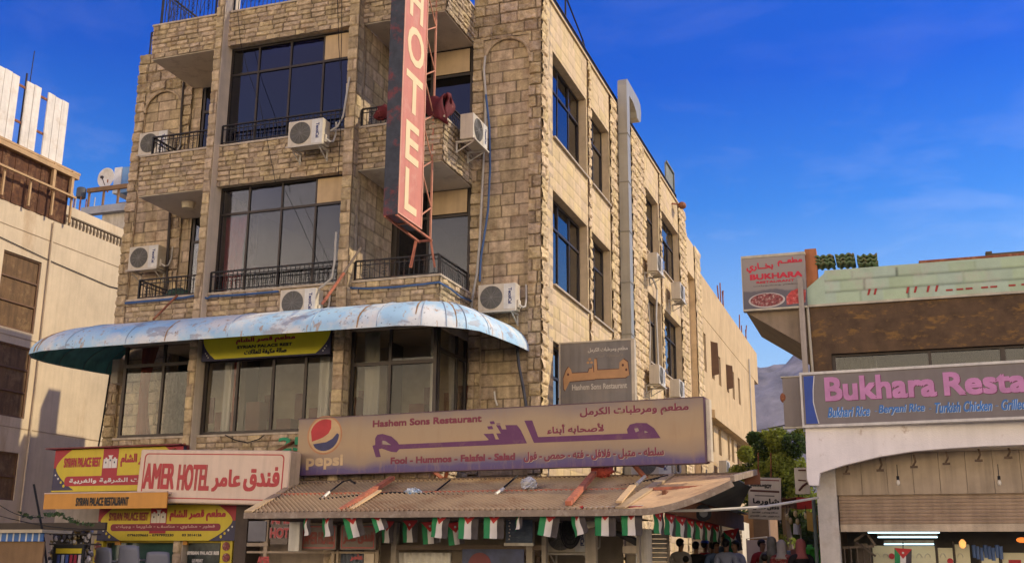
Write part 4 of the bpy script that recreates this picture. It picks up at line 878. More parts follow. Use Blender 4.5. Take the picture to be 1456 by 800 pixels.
build('bar', MB().tube([PY(458, 432, -2.35), PY(489, 388, -1.95)], .03, 6), REDSTEEL, st); build('bar', MB().tube([PY(489, 388, -1.95), PY(513, 352, -1.75)], .03, 6), M('grey_strut', (.22,.17,.12), .7), st)

# --- vertical blade sign
BX = -1.76
bs = thing('blade_sign', 'tall faded red vertical blade sign with cream HOTEL letters', 'hotel sign', (BX, -3.27, 7.6), rz=R(90))
FADED = M('faded_red_face', (.56,.21,.15), .6, var=.12, scale=2, bump=.05, streak=.14, stain=(.6,.36,.26), stain_amt=.4, stain_scale=2.5)
FLAKE = M('flaked_dark_panel', (.045,.05,.06), .75, var=.4, scale=4, bump=.3, stain=(.20,.035,.035), stain_amt=.8, stain_scale=2.6, thr=.52)
BH = 7.7; BW = 1.08
build('face', MB().box(0, BW, 0, .05, 0, BH), FADED, bs, local=True); build('casing', MB().box(0, BW-.05, .052, .30, -.03, BH).box(-.012, -.001, -.002, .30, -.02, BH), FLAKE, bs, local=True)
build('edge_trim', MB().box(-.014, .025, -.012, -.001, 0, BH).box(BW-.025, BW+.012, -.012, .05, 0, BH).box(.026, BW-.026, -.012, -.001, -.0, .03), M('faded_pink_trim', (.60,.30,.20), .6), bs, local=True)
CREAML = M('cream_letter', (.80,.60,.34), .6, var=.06, bump=0, streak=.08)
for ch, z0, z1, x0, x1 in (('L', .17, 1.02, .26, .82), ('E', 1.18, 1.98, .22, .84), ('T', 2.2, 3.02, .16, .94), ('O', 3.22, 4.05, .17, .96), ('H', 4.22, 5.02, .22, .86)):
    text(bs, ch, x0, x1, z0, z1, CREAML, -.006, bold=.045 if ch != 'O' else .035)
build('bottom_frame', MB().beam((0,.27,-.03), (1.62,.27,-.09), .04).beam((0,.03,-.03), (1.62,.03,-.05), .04).beam((.5,.27,-.05),(.5,.03,-.05),.03).beam((1.62,.0,-.07),(1.62,.3,-.07),.04), REDSTEEL, bs, local=True)
tr = MB(); tr.beam((1.62, .04, -.06), (1.62, .04, BH), .035); k = 0; z = 0.
while z < BH-.5:
    tr.beam((BW, .04, z+.28), (1.62, .04, z+.62), .024); tr.beam((1.62, .04, z+.62), (BW, .04, z+1.28), .02); z += 1.0
build('truss', tr, M('pink_primer_steel', (.50,.22,.13), .7, var=.25), bs, local=True)
build('strut', MB().beam((1.45,.27,-.08), (1.55,.42,-.62), .045), REDSTEEL, bs, local=True); build('strut', MB().beam((1.62,.03,-.08), (1.68,-.05,-.62), .035), REDSTEEL, bs, local=True)

# --- big purple and grey board over the corrugated awning
O = PY(421, 675, -2.05); _e = PY(1001, 652, -2.75); _t = PY(421, 596, -2.05); ang = math.atan2(_e.y-O.y, _e.x-O.x)
ps = thing('restaurant_board', 'long faded purple and grey board with purple Arabic name and soft drink globe logo', 'sign', O, rz=ang)
PL, PH = 8.1, 1.055
ps.scale = ((_e-O).to_2d().length/8.08, 1, (_t.z-O.z)/1.058)
build('board', MB().box(0, PL, 0, .16, 0, PH), graded('faded_purple_print', [(0, (.075,.03,.115)), (.13, (.085,.06,.15)), (.27, (.27,.195,.13)), (.5, (.37,.255,.135)), (.8, (.34,.245,.14)), (1, (.23,.175,.14))], 2, -.05, PH, blotch=.55, bcol=(.30,.19,.10)), ps, local=True)
build('frame', MB().box(-.012, PL+.012, -.01, .17, -.012, -.001).box(-.012, PL+.012, -.01, .17, PH+.001, PH+.014).box(PL+.001, PL+.03, -.01, .2, 0, PH), M('purple_frame', (.11,.06,.085), .6, streak=.2), ps, local=True)
build('back_frame', MB().box(PL+.034, PL+.1, .02, .16, .02, PH-.03), M('pale_sign_back', (.55,.48,.36), .7), ps, local=True)
PURP = M('purple_ink', (.115,.03,.095), .6, var=.12, bump=0, stain=(.2,.1,.1), stain_amt=.4, stain_scale=3); MAROON = M('maroon_ink', (.185,.030,.05), .6, var=.15, bump=0); HALO = M('pale_halo_ink', (.42,.33,.24), .6, bump=0)
plate(ps, [(1.703,.498),(1.761,.509),(1.755,.629),(1.8,.693),(1.912,.707),(2.106,.653),(2.237,.554),(2.277,.5),(4.10,.505),(4.142,.513),(4.03,.621),(4.227,.622),(4.275,.516),(4.345,.516),(4.285,.619),(4.38,.619),(4.28,.767),(4.363,.763),(4.399,.688),(4.488,.684),(4.464,.758),(4.693,.751),(4.766,.665),(4.892,.425),(4.284,.417),(2.29,.414),(2.23,.358),(2.119,.37),(1.909,.437),(1.845,.426),(1.893,.284),(1.787,.283),(1.715,.458)], PURP, -.004, 'lettering')
GREYH = M('grey_counter', (.30,.235,.175), .6, bump=0)
plate(ps, [(1.918,.582),(1.982,.571),(2.113,.494),(1.921,.515)], GREYH, -.0065, 'lettering')
plate(ps, [(4.838,.821),(4.991,.818),(5.106,.525),(6.769,.521),(6.757,.59),(6.811,.666),(6.93,.691),(7.112,.679),(7.238,.59),(7.349,.421),(5.027,.427)], PURP, -.004, 'lettering')
plate(ps, [(6.888,.596),(6.954,.605),(6.974,.555),(6.913,.533)], GREYH, -.0065, 'lettering'); plate(ps, [(7.07,.555),(7.134,.527),(7.069,.514)], GREYH, -.0065, 'lettering')
for q in ([(4.152,.836),(4.238,.839),(4.259,.787),(4.173,.787)], [(4.104,.75),(4.202,.755),(4.226,.698),(4.125,.698)], [(4.277,.795),(4.355,.795),(4.381,.78),(4.301,.78)]): plate(ps, q, PURP, -.004, 'lettering')
text(ps, 'Hashem Sons Restaurant', 1.69, 3.99, .835, .965, MAROON, bold=.014)
for dx, dz, mt, y in ((.01, -.008, HALO, -.003), (0, 0, MAROON, -.0055)):
    text(ps, 'مطعم ومرطبات الكرمل', 5.90+dx, 7.85+dx, .80+dz, .985+dz, mt, y, bold=.012)
    text(ps, 'لأصحابه أبناء', 5.28+dx, 6.34+dx, .545+dz, .725+dz, mt, y, bold=.012)
    text(ps, 'سلطه - متبل - فلافل - فته - حمص - فول', 4.83+dx, 7.40+dx, .10+dz, .275+dz, mt, y, bold=.012)
text(ps, 'Fool - Hummos - Falafel - Salad', 2.11, 4.66, .145, .27, MAROON, bold=.014)
plate(ps, disc(.615, .735, .40, .365, 40), M('orange_glow_print', (.42,.20,.09), .6, bump=0), -.003, 'logo'); plate(ps, disc(.615, .735, .365, .335, 40), M('cream_print', (.50,.34,.17), .6, bump=0), -.005, 'logo')
plate(ps, [(.33, .62)]+[(.615+.33*math.cos(R(a)), .735+.30*math.sin(R(a))) for a in range(165, 55, -10)]+[(.76, .86), (.70, .76), (.58, .69), (.45, .65)], M('logo_red', (.42,.035,.035), .6, bump=0), -.007, 'logo')
plate(ps, [(.36, .57), (.50, .585), (.66, .60), (.80, .66), (.90, .76)]+[(.615+.33*math.cos(R(a)), .735+.30*math.sin(R(a))) for a in range(0, -140, -10)], M('logo_navy', (.045,.045,.11), .6, bump=0), -.007, 'logo')
text(ps, 'pepsi', .22, 1.06, .09, .36, M('pale_gold_ink', (.52,.37,.20), .6, bump=0), bold=.022)
for x, a in ((2.9, .45), (3.2, -.5), (6.8, .3)):
    build('bracket', MB().beam((x, .2, .02), (x+a, .9, -.5), .06), REDSTEEL, ps, local=True)
build('post', MB().beam((1.0, .13, .1), (1.0, .7, .1), .05).beam((4.2, .17, .1), (4.2, .9, .1), .05).beam((6.9, .17, .1), (6.9, 1.6, .1), .05), RUST, ps, local=True)

# --- dark sign standing out from the sunny wall
ds = thing('projecting_sign', 'square dark grey sign with orange Arabic name fixed to the sunny wall corner', 'sign', (.12, 1.0, 4.45))
DW, DH = 1.53, 1.36
build('board', MB().box(0, DW, 0, .14, 0, DH), M('charcoal_print', (.19,.17,.145), .6, var=.18, scale=1.5, bump=.05, streak=.25, stain=(.25,.2,.14), stain_amt=.35), ds, local=True)
build('frame', MB().box(-.035, -.001, -.015, .15, -.02, DH+.03).box(DW+.001, DW+.07, -.015, .15, -.02, DH+.03).box(-.001, DW+.001, -.015, .15, DH+.001, DH+.03), M('pale_frame', (.50,.43,.31), .7), ds, local=True)
OR = M('orange_ink', (.44,.24,.10), .6, bump=0); ORD = M('brown_ink', (.10,.035,.02), .6, bump=0); PALE = M('pale_ink2', (.50,.45,.36), .6, bump=0)
hash_ = [(.07,.40),(.06,.62),(.12,.78),(.18,.86),(.23,.80),(.25,.72),(.60,.72),(.63,.80),(.66,.80),(.69,.80),(.70,.88),(.72,.72),(.735,.72),(.735,1.0),(.785,1.0),(.80,.76),(1.27,.76),(1.28,.9),(1.36,.97),(1.45,.90),(1.48,.62),(1.40,.58),(.77,.58),(.72,.57),(.20,.55),(.10,.36)]
plate(ds, [(x-.012 if x < .7 else x+.012, z+.016*(1 if z > .6 else -1)) for x, z in hash_], ORD, -.003, 'lettering'); plate(ds, hash_, OR, -.006, 'lettering')
for cx, cz in ((.60,.93),(.68,.93),(.64,1.0)): plate(ds, disc(cx, cz, .032, .028, 10), OR, -.006, 'lettering')
for q in ((.165,.70), (1.35,.84), (1.42,.74)): plate(ds, disc(q[0], q[1], .024, .03, 10), ORD, -.0085, 'lettering')
text(ds, 'Hashem Sons Restaurant', .25, 1.43, .36, .48, PALE, bold=.006); text(ds, 'مطعم ومرطبات الكرمل', .60, 1.46, 1.12, 1.24, PALE, bold=.006); text(ds, 'لأصحابه أبناء', .78, 1.36, 1.02, 1.10, M('dull_ink', (.27,.22,.16), .6, bump=0))
build('arm', MB().beam((-.12, .07, DH-.02), (.0, .07, DH-.02), .05).beam((-.12, .07, .2), (0, .07, .2), .05), IRON, ds, local=True)

# --- pink-white hotel box sign, hanging a little crooked
AX = thing('hotel_box_sign', 'pinkish white lit-box hotel sign with red lettering, hung slightly crooked', 'hotel sign', PY(192, 713, -2.6), rot=(0, R(1.8), R(.5)))
AW, AH = 3.38, 1.03
PINKW = M('pinkish_white_acrylic', (.64,.49,.36), .5, var=.08, scale=2, bump=.03, streak=.12, stain=(.5,.33,.22), stain_amt=.25, stain_scale=1.2)
build('box', MB().box(0, AW, 0, .42, 0, AH), PINKW, AX, local=True, bevel=.03)
build('side_panel', MB().box(AW+.001, AW+.012, .03, .40, .03, AH-.03), M('yellowed_side', (.52,.41,.27), .6, streak=.3), AX, local=True)
REDP = M('hotel_red', (.42,.045,.045), .55, var=.1, bump=0, streak=.1)
build('border', ring(rrect(.11, AW-.11, .085, AH-.075, .09), rrect(.135, AW-.135, .105, AH-.095, .075), -.004), REDP, AX, local=True)
text(AX, 'AMER', .13, .86, .26, .76, REDP, -.005, bold=.03); text(AX, 'HOTEL', .93, 1.66, .24, .75, REDP, -.005, bold=.03)
text(AX, 'عامر', 1.72, 2.36, .23, .66, REDP, -.005, bold=.03); text(AX, 'فندق', 2.42, 3.2, .25, .72, REDP, -.005, bold=.03)
build('hanger', MB().beam((.5,.3,AH), (.5,.9,AH+.25), .05).beam((2.9,.3,AH), (2.9,.9,AH+.25), .05), RUST, AX, local=True)

# --- yellow and red restaurant signs
YEL = M('yellow_vinyl', (.56,.43,.025), .5, var=.08, bump=0, streak=.1); REDV = M('red_vinyl', (.33,.018,.03), .5, var=.1, bump=0); NAVY = M('navy_vinyl', (.035,.03,.07), .5, bump=0); MARV = M('maroon_vinyl', (.20,.012,.035), .5, bump=0); BLK = M('black_ink', (.02,.018,.015), .6, bump=0); WHT = M('white_ink', (.62,.58,.52), .6, bump=0); DIMRED = M('dull_red_ink', (.22,.045,.03), .6, bump=0)
def tower(par, cx, cz, s, mat, mat2):
    for dx in (-.15, .15): plate(par, [(cx+(dx-.09)*s, cz-.16*s), (cx+(dx+.09)*s, cz-.16*s), (cx+(dx+.09)*s, cz+.10*s), (cx+(dx+.03)*s, cz+.10*s), (cx+(dx+.03)*s, cz+.14*s), (cx+(dx-.03)*s, cz+.14*s), (cx+(dx-.03)*s, cz+.10*s), (cx+(dx-.09)*s, cz+.10*s)], mat, -.009, 'emblem')
    plate(par, [(cx-.05*s, cz-.16*s), (cx+.05*s, cz-.16*s), (cx+.05*s, cz+.16*s), (cx+.09*s, cz+.20*s), (cx-.09*s, cz+.20*s), (cx-.05*s, cz+.16*s)], mat, -.0115, 'emblem')
    for dx, dz in ((-.15, 0), (.15, 0), (0, .06)): plate(par, disc(cx+dx*s, cz+dz*s, .022*s, .03*s, 8), mat2, -.014, 'emblem')
def palace(par, Wd, Ht, phones):
    build('board', MB().box(0, Wd, 0, .10, 0, Ht), NAVY, par, local=True)
    lens = [(.03*Wd+.155*Wd*(1-math.cos(R(a))), Ht*(.5-.5*math.sin(R(a)))-.0) for a in range(90, -91, -10)]
    half = [(.025*Wd+.16*Wd*(1-math.cos(R(a)))*1.0, Ht*.5+Ht*.5*math.sin(R(a))) for a in range(-90, 91, 10)]
    left = [(.02*Wd+.16*Wd*(abs(v/Ht-.55)/.55)**1.6, v) for v in np.linspace(0, Ht, 17)]
    body = left+[(Wd-u, v) for u, v in reversed(left)]
    plate(par, [(0, Ht*.55), (0, Ht), (Wd, Ht), (Wd, Ht*.55)], REDV, -.003); plate(par, body, YEL, -.005)
    plate(par, [(.39*Wd, Ht*.2), (.51*Wd, Ht*.2), (.51*Wd, Ht), (.39*Wd, Ht)], REDV, -.007)
    bz0, bz1 = (.10, .34) if not phones else (.27, .47)
    plate(par, rrect(.10*Wd, .90*Wd, bz0*Ht, bz1*Ht, .09*Ht), MARV if phones else REDV, -.0085)
    tower(par, .45*Wd, .66*Ht, .42*Wd/3.2*1.7, WHT, NAVY)
    text(par, 'SYRIAN PALACE REST', .08*Wd, .375*Wd, .56*Ht, .80*Ht, REDV if not phones else DIMRED, -.009, bold=.02)
    text(par, 'مطعم قصر الشام', .53*Wd, .93*Wd, .54*Ht, .86*Ht, REDV, -.009, bold=.02)
    text(par, 'مأكولات الشرقية والغربية' if not phones else 'فطور - مشاوي - مناسف - شاورما - وجبات', .14*Wd, .86*Wd, (bz0+.05)*Ht, (bz1-.03)*Ht, WHT if not phones else M('pink_white_ink', (.45,.25,.22), .6, bump=0), -.0115, bold=.008)
    if phones: text(par, '0796339665 - 0797992230', .23*Wd, .57*Wd, .12*Ht, .19*Ht, BLK, -.0075, bold=.006); text(par, '03 2014126', .63*Wd, .77*Wd, .12*Ht, .19*Ht, BLK, -.0075, bold=.006)
    for i in range(4): 
        for u in (.02*Wd+.025*Wd*i, Wd-.02*Wd-.025*Wd*i): plate(par, disc(u, Ht*(.38-.09*i), .018+.004*i, .02+.004*i, 8), YEL if i > 1 else WHT, -.004, 'dot')
p0 = PY(73, 697, -2.15); p1 = PY(73, 640, -2.15)
s1_ = thing('shop_sign', 'upper yellow and red restaurant sign, partly behind the hotel box sign', 'sign', p0, rz=R(-.6)); Wd = PY(258, 690, -2.15).x-p0.x; Ht = p1.z-p0.z
palace(s1_, Wd, Ht, False)
build('cap', MB().box(-.15, Wd, -.14, .2, Ht+.012, Ht+.035).box(-.02, Wd, .11, .2, 0, Ht), M('dark_red_cap', (.16,.025,.03), .6), s1_, local=True); build('trim', MB().box(0, Wd, -.012, .1, -.03, -.001), YEL, s1_, local=True)
q0 = PY(61, 723.5, -2.75); q1 = PY(61, 702, -2.75); qe = PY(236, 723.5, -2.75)
oa = thing('awning_valance', 'orange shop awning valance with black restaurant lettering', 'awning', q0); ow = qe.x-q0.x+.0; oh = q1.z-q0.z
build('valance', MB().box(0, ow, 0, .03, 0, oh), M('orange_awning', (.56,.26,.045), .6, var=.08, bump=.05, streak=.1), oa, local=True)
build('top', MB().box(0, ow, .031, .62, oh-.03, oh+.01).box(-.01, ow, -.012, .03, oh+.001, oh+.025), M('pale_pink_trim', (.56,.42,.32), .6), oa, local=True)
text(oa, 'SYRIAN PALACE RESTAURANT', .27*ow, .70*ow, .18*oh, .74*oh, BLK, -.004, bold=.018)
p0 = PY(137, 768, -1.95); p1 = PY(137, 722, -1.95); pe = PY(333, 768, -1.95)
s2_ = thing('shop_sign', 'lower yellow restaurant sign with phone numbers above the stacked chairs', 'sign', p0); Wd2 = pe.x-p0.x; palace(s2_, Wd2, (p1.z-p0.z)*1.08, True)
# yellow sign under the canopy
c0 = PY(287, 514, -1.78); c1 = PY(470, 503, -1.78)
ys = thing('family_hall_sign', 'yellow rounded sign with red and black writing tucked under the blue canopy', 'sign', (c0.x, -1.80, c0.z)); YW = c1.x-c0.x; YH = .52
build('board', MB().box(0, YW, 0, .06, 0, YH), NAVY, ys, local=True)
lf = [(.004*YW+.12*YW*(1-v/YH)**2.2, v) for v in np.linspace(.03, YH, 12)]
plate(ys, lf+[(YW-u, v) for u, v in reversed(lf)], M('mustard_vinyl', (.70,.62,.02), .5, var=.06, bump=0), -.003)
text(ys, 'مطعم قصر الشام', .27*YW, .73*YW, .60*YH, .86*YH, REDV, -.006, bold=.016); text(ys, 'SYRIAN PALACE REST', .28*YW, .71*YW, .42*YH, .55*YH, BLK, -.006, bold=.01); text(ys, 'صالة مكيفة للعائلات', .34*YW, .67*YW, .13*YH, .37*YH, BLK, -.006, bold=.012)
for i in range(3):
    for u in (.03*YW+.012*YW*i, .97*YW-.012*YW*i): plate(ys, disc(u, YH*(.32-.09*i), .016, .016, 8), WHT, -.004, 'dot')

# --- corrugated awning over the corner shops
ca = thing('corrugated_awning', 'rusty tan corrugated awning sloping over the corner shops with rods and cables', 'awning', (-.5, -3, 2.1))
TAN = M('tan_corrugated', (.46,.345,.205), .6, metal=.1, var=.2, scale=2, bump=.05, stain=(.28,.15,.07), stain_amt=.5, stain_scale=1.6)
def slope(x0f, x0b, x1f, x1b, nx, ny, ribdir, pitch, amp, zf=2.085, zb=2.76, yf=-4.35, yb=-2.0, lift=lambda u: 0):
    rows = []
    for j in range(ny+1):
        v = j/ny; row = []; y = yf+(yb-yf)*v; z = zf+(zb-zf)*v
        xa, xb = x0f+(x0b-x0f)*v, x1f+(x1b-x1f)*v
        for i in range(nx+1):      # columns follow the ribs, cut off at the sheet's ends
            lo_, hi_ = min(0, ribdir*(yb-yf)), max(0, ribdir*(yb-yf)); x = (min(x0f, x0b)+lo_)+(max(x1f, x1b)+hi_-min(x0f, x0b)-lo_)*i/nx-ribdir*(y-yf); x = min(max(x, xa), xb); s = x+(y-yf)*ribdir
            row.append((x, y, z+lift((x-x0f)/(x1f-x0f))*(1-v)+amp*math.sin(2*math.pi*s/pitch)))
        rows.append(row)
    return rows
mb = MB().grid(slope(-3.88, -4.28, 2.66, 2.98, 1060, 10, .85, .088, .03)); build('sheet', mb, TAN, ca, smooth=True, sharp=80)
mb = MB().grid(slope(2.68, 3.0, 4.36, 4.42, 520, 10, -1.6, .10, .012, lift=lambda u: .58*max(0, u-.2)**1.6)); build('sheet', mb, M('orange_corrugated', (.52,.345,.18), .6, var=.25, scale=2, bump=.05, stain=(.3,.16,.07), stain_amt=.5), ca, smooth=True, sharp=80)
ed = MB(); ED = M('worn_grey_edge', (.25,.19,.135), .8, var=.3, bump=.2, stain=(.42,.36,.28), stain_amt=.5, stain_scale=9)
ed.box(-3.92, 2.66, -4.41, -4.365, 1.99, 2.09); 
pe_ = [(2.66, 2.045)]+[(2.68+1.70*u, 2.045+.58*max(0, u-.2)**1.6) for u in np.linspace(.1, 1, 10)]
for i in range(len(pe_)-1): ed.beam((pe_[i][0], -4.38, pe_[i][1]), (pe_[i+1][0], -4.38, pe_[i+1][1]), .045, .10)
ed.beam((4.38, -4.38, 2.52), (4.44, -2.0, 2.80), .06, .09)
build('edge', ed, ED, ca)
build('joint_strip', MB().beam((2.67, -4.37, 2.115), (2.99, -2.0, 2.79), .16, .03), TAN, ca)
build('ridge', MB().box(-4.3, 4.42, -2.02, -1.72, 2.76, 2.80), M('dull_ridge', (.17,.12,.085), .8), ca)
build('hip', MB().beam((-3.88, -4.34, 2.11), (-4.10, -3.05, 2.48), .14, .03).beam((-4.12, -2.98, 2.50), (-4.3, -2.0, 2.80), .12, .03), TAN, ca)
build('underside', MB().box(-4.0, 2.6, -3.95, -2.1, 2.0, 2.02), M('dark_ply', (.10,.075,.05), .9), ca)
build('angle_bar', MB().beam((-4.1, -3.0, 2.475), (2.5, -3.0, 2.475), .05, .05).beam((2.85, -3.1, 2.47), (4.1, -3.1, 2.50), .06, .05), REDSTEEL, ca)
br = MB()
for px0, py0, px1, py1 in ((485, 725, 558, 679), (808, 715, 845, 672)): build('brace', MB().beam(PY(px0, py0, -4.2), PY(px1, py1, -2.3), .10, .07), REDSTEEL, ca)
build('brace', MB().beam(PY(499, 723, -4.2), PY(540, 697, -3.1), .07, .03), M('pale_timber', (.55,.38,.2), .8), ca); build('brace', MB().beam(PY(880, 713, -4.3), PY(900, 690, -3.2), .10, .03), M('pale_timber', (.55,.38,.2), .8), ca)
cb = MB()
for pts in ([(452,712),(500,707),(560,702),(630,705),(700,706),(740,702),(800,703),(850,698),(900,690),(925,684),(950,678)], [(452,712),(470,700),(488,686),(498,684),(505,689)], [(603,706),(620,700),(640,684)], [(704,704),(716,695),(736,678)]):
    cb.tube([PY(px, py, -3.4+.012*(712-py)*3) + Vector((0,0,.03)) for px, py in pts], .017, 5)
build('cable', cb, BLACKPLASTIC, ca)
build('tape', MB().tube([PY(457,710,-3.3), PY(468,699,-3.1)], .03, 6).tube([PY(705,702,-3.3), PY(716,694,-3.1)], .03, 6).tube([PY(905,688,-3.1), PY(917,677,-2.6)], .03, 6), WHITEMETAL, ca)
for (px, py, sx, sz, mt, lab) in ((588, 702, .17, .07, M('blue_white_plastic', (.5,.55,.58), .4, var=.3, stain=(.06,.25,.5), stain_amt=.9, stain_scale=9), 'crumpled white and blue plastic bag lying on the corrugated awning'), (752, 689, .14, .10, M('grey_plastic_bag', (.42,.42,.42), .5, var=.4), 'crumpled grey plastic scrap on the corrugated awning')):
    p = PY(px, py, -3.0); rs = np.random.default_rng(px); mb = MB().ell((p.x, p.y, p.z+.02), sx, .12, sz, nu=18, nv=12); mb.v = [(a+rs.normal(0, .018), b+rs.normal(0, .018), c+rs.normal(0, .018)) for a, b, c in mb.v]
    solo('plastic_bag', mb, mt, lab, 'bag')
# red cloth bundle between board and awning
p = PY(856, 667, -2.1); rs = np.random.default_rng(3); mb = MB().ell((p.x, p.y, p.z), .2, .15, .14, nu=18, nv=12); mb.v = [(a+rs.normal(0, .02), b, c+rs.normal(0, .02)) for a, b, c in mb.v]
solo('cloth_bundle', mb, M('coral_cloth', (.55,.10,.07), .8, var=.3), 'coral red cloth bundle stuffed between the board and the corrugated awning', 'cloth', smooth=True)
# lower awning running up the side lane, brown fascia with a loudspeaker
la = thing('lane_awning', 'brown timber awning running up the lane with grey-green sheet roof', 'awning', (2, 2, 2.1))
FB = M('brown_fascia_board', (.19,.075,.035), .8, var=.25, scale=4, bump=.2, streak=.25)
build('fascia', MB().box(3.14, 3.20, -3.5, 5.6, 2.08, 2.42), FB, la)
build('roof', MB().add([(.05, -1.6, 2.66), (3.3, -1.9, 2.44), (3.3, 5.6, 2.44), (.05, 5.6, 2.76), (.05, -1.6, 2.68), (3.3, -1.9, 2.46), (3.3, 5.6, 2.46), (.05, 5.6, 2.78)], [(0,3,2,1),(4,5,6,7),(0,1,5,4),(1,2,6,5),(2,3,7,6),(3,0,4,7)]), M('dark_teal_sheet', (.06,.075,.07), .7), la)
build('side_sheet', MB().add([(3.25,-3.3,2.40),(4.05,-1.9,2.74),(4.0,.6,2.76),(3.25,4.0,2.43),(3.27,-3.3,2.37),(4.07,-1.9,2.71),(4.02,.6,2.73),(3.27,4.0,2.40)], [(0,1,2,3),(7,6,5,4),(0,4,5,1),(1,5,6,2),(2,6,7,3),(3,7,4,0)]), M('grey_green_sheet', (.15,.165,.145), .7, var=.2), la)
build('end_board', MB().box(4.24, 4.5, -1.95, -1.9, 2.6, 2.80), FB, la)
p = PX(998, 729, 3.27)
spk = thing('loudspeaker', 'small round black loudspeaker fixed on the brown lane fascia', 'loudspeaker', p)
build('horn', MB().tube([p+Vector((-.05,.1,0)), p+Vector((.02,-.06,0)), p+Vector((.05,-.14,0))], [.09, .13, .15], 18), BLACKPLASTIC, spk, smooth=True); build('cone', MB().cyl(p+Vector((.052,-.142,0)), p+Vector((.056,-.15,0)), .08, 14), M('dark_grey_plastic', (.05,.05,.055), .4), spk)
# ================================================================== AIR CONDITIONERS
CASE = M('ac_cream_metal', (.55,.49,.38), .45, var=.07, scale=4, bump=.04, streak=.2, stain=(.4,.28,.16), stain_amt=.35, stain_scale=3.5)
LOGOB = M('ac_logo_navy', (.05,.06,.16), .5, bump=0)
def make_ac():
    r = thing('air_conditioner', 'ac', 'air conditioner', (0,0,0))
    build('casing', MB().box(-.41, .41, 0, .30, 0, .56), CASE, r, local=True, bevel=.012)
    g = MB()
    for k in range(9): g.tube([(-.12+(.025+.026*k)*math.cos(a), -.012, .28+(.025+.026*k)*math.sin(a)) for a in np.linspace(0, 2*math.pi, 25)], .0045, 4, caps=False)
    for a in np.linspace(0, math.pi, 7)[:-1]: g.beam((-.12+.24*math.cos(a), -.014, .28+.24*math.sin(a)), (-.12-.24*math.cos(a), -.014, .28-.24*math.sin(a)), .008)
    f = build('fan_grille', g, GREYGRILL, r, local=True)
    build('fan_recess', MB().cyl((-.12, -.004, .28), (-.12, -.001, .28), .245, 30), M('ac_fan_shade', (.12,.115,.10), .7), f, local=True)
    build('front_panel', MB().box(.155, .40, -.008, -.001, .015, .545), M('ac_pale_panel', (.60,.585,.53), .45, streak=.1), r, local=True)
    t = text(r, 'TecniCal', 0, .34, 0, .075, LOGOB, -.003, bold=.008); t.rotation_euler = (0, R(90), 0); t.location = (.255, -.0085, .46)
    build('valve_cover', MB().box(.411, .45, .08, .24, .05, .22), CASE, r, local=True, bevel=.01)
    br = MB()
    for x in (-.32, .32): br.box(x-.02, x+.02, -.03, .42, -.045, -.003); br.beam((x, .40, -.04), (x, .40, -.26), .03); br.beam((x, .02, -.04), (x, .40, -.24), .02)
    br.box(-.43, .43, -.045, -.015, -.04, -.006)
    build('bracket', br, M('ac_bracket', (.50,.46,.38), .5, stain=(.25,.12,.06), stain_amt=.5), r, local=True)
    build('pipe', MB().tube([(.44, .12, .12), (.52, .14, .06), (.54, .24, .1), (.52, .36, .3), (.50, .40, .6)], .02, 6), CABLEGREY, r, local=True)
    return r
GA = 'air conditioner units on the hotel walls'
ac0 = make_ac(); first = True
def ac(p, rz, label):
    global first
    if first: ac0.location = p; ac0.rotation_euler = (0, 0, rz); ac0['label'] = label; ac0['group'] = GA; first = False
    else: dup(ac0, p, rz, label, GA)
def acY(px, py, y, label): ac(PY(px, py, y), 0, label)
acY(433, 206, -2.18, 'cream air conditioner under the top bay window, hanging from the front')
acY(422, 449, -2.18, 'cream air conditioner half sunk behind the blue canopy below the bay window')
acY(202, 382, -.44, 'cream air conditioner on the left end pier beside the lower left balcony')
acY(216, 218, -.44, 'dusty air conditioner in front of the left arch by the top left balcony')
acY(706, 441, -.44, 'cream air conditioner low on the right end pier just above the canopy end')
ac((-1.08, -.82, PY(669, 205, -.9).z), R(90), 'air conditioner turned sideways beside the red blanket on the upper right balcony')
for px, py, lab in ((939, 389, 'air conditioner on the sunny side wall beside the top rear windows'), (971, 428, 'air conditioner on the sunny side wall, beyond and below the topmost one'), (942, 548, 'air conditioner on the sunny wall just above the long purple board'), (970, 566, 'air conditioner on the sunny wall, half hidden behind the board end')):
    p = PX(px, py, .45); ac((.45, p.y, p.z), R(90), lab)
p = PX(1036, 676, .48); ac((.48, p.y, p.z), R(90), 'small far air conditioner on the rear wing under its lowest windows')
acY(926, 677, .7, 'air conditioner with a dark fan hidden behind the long board above the corrugated awning')
acY(806, 785, -1.5, 'air conditioner under the corrugated awning beside a round fan')

# ================================================================== SHEET-METAL DUCT ON THE SUNNY WALL
du = thing('exhaust_duct', 'tall square galvanised duct on the sunny wall with a hooked top', 'duct', (.3, 7.8, GZ))
GALV = M('galvanised_sheet', (.36,.34,.28), .5, metal=.35, var=.15, scale=1.6, bump=.05, streak=.25)
ya = PX(881, 300, .05).y; yb = ya+.34; dx0, dx1 = .05, .31; zt = PX(877, 106, .1).z
build('riser', MB().box(dx0, dx1, ya, yb, GZ, zt-.22), GALV, du)
hook = MB(); n = 8
prof = [(ya, zt-.22), (ya+.02, zt-.08), (ya+.12, zt), (yb, zt), (ya+1.5, zt-.02), (ya+1.78, zt-.1), (ya+1.86, zt-.34), (ya+1.8, zt-.62), (ya+1.62, zt-.72), (ya+1.3, zt-.70), (ya+1.2, zt-.55), (ya+.8, zt-.42), (yb, zt-.42), (yb, zt-.22)]
hook.prism(prof, dx0, dx1, 'x'); build('hook', hook, GALV, du)
fl = MB()
z = 1.5
while z < zt-.4: fl.box(dx0-.015, dx1+.015, ya-.015, yb+.015, z, z+.03); z += 1.42
build('flange', fl, M('duct_flange', (.26,.245,.2), .6, metal=.3), du)

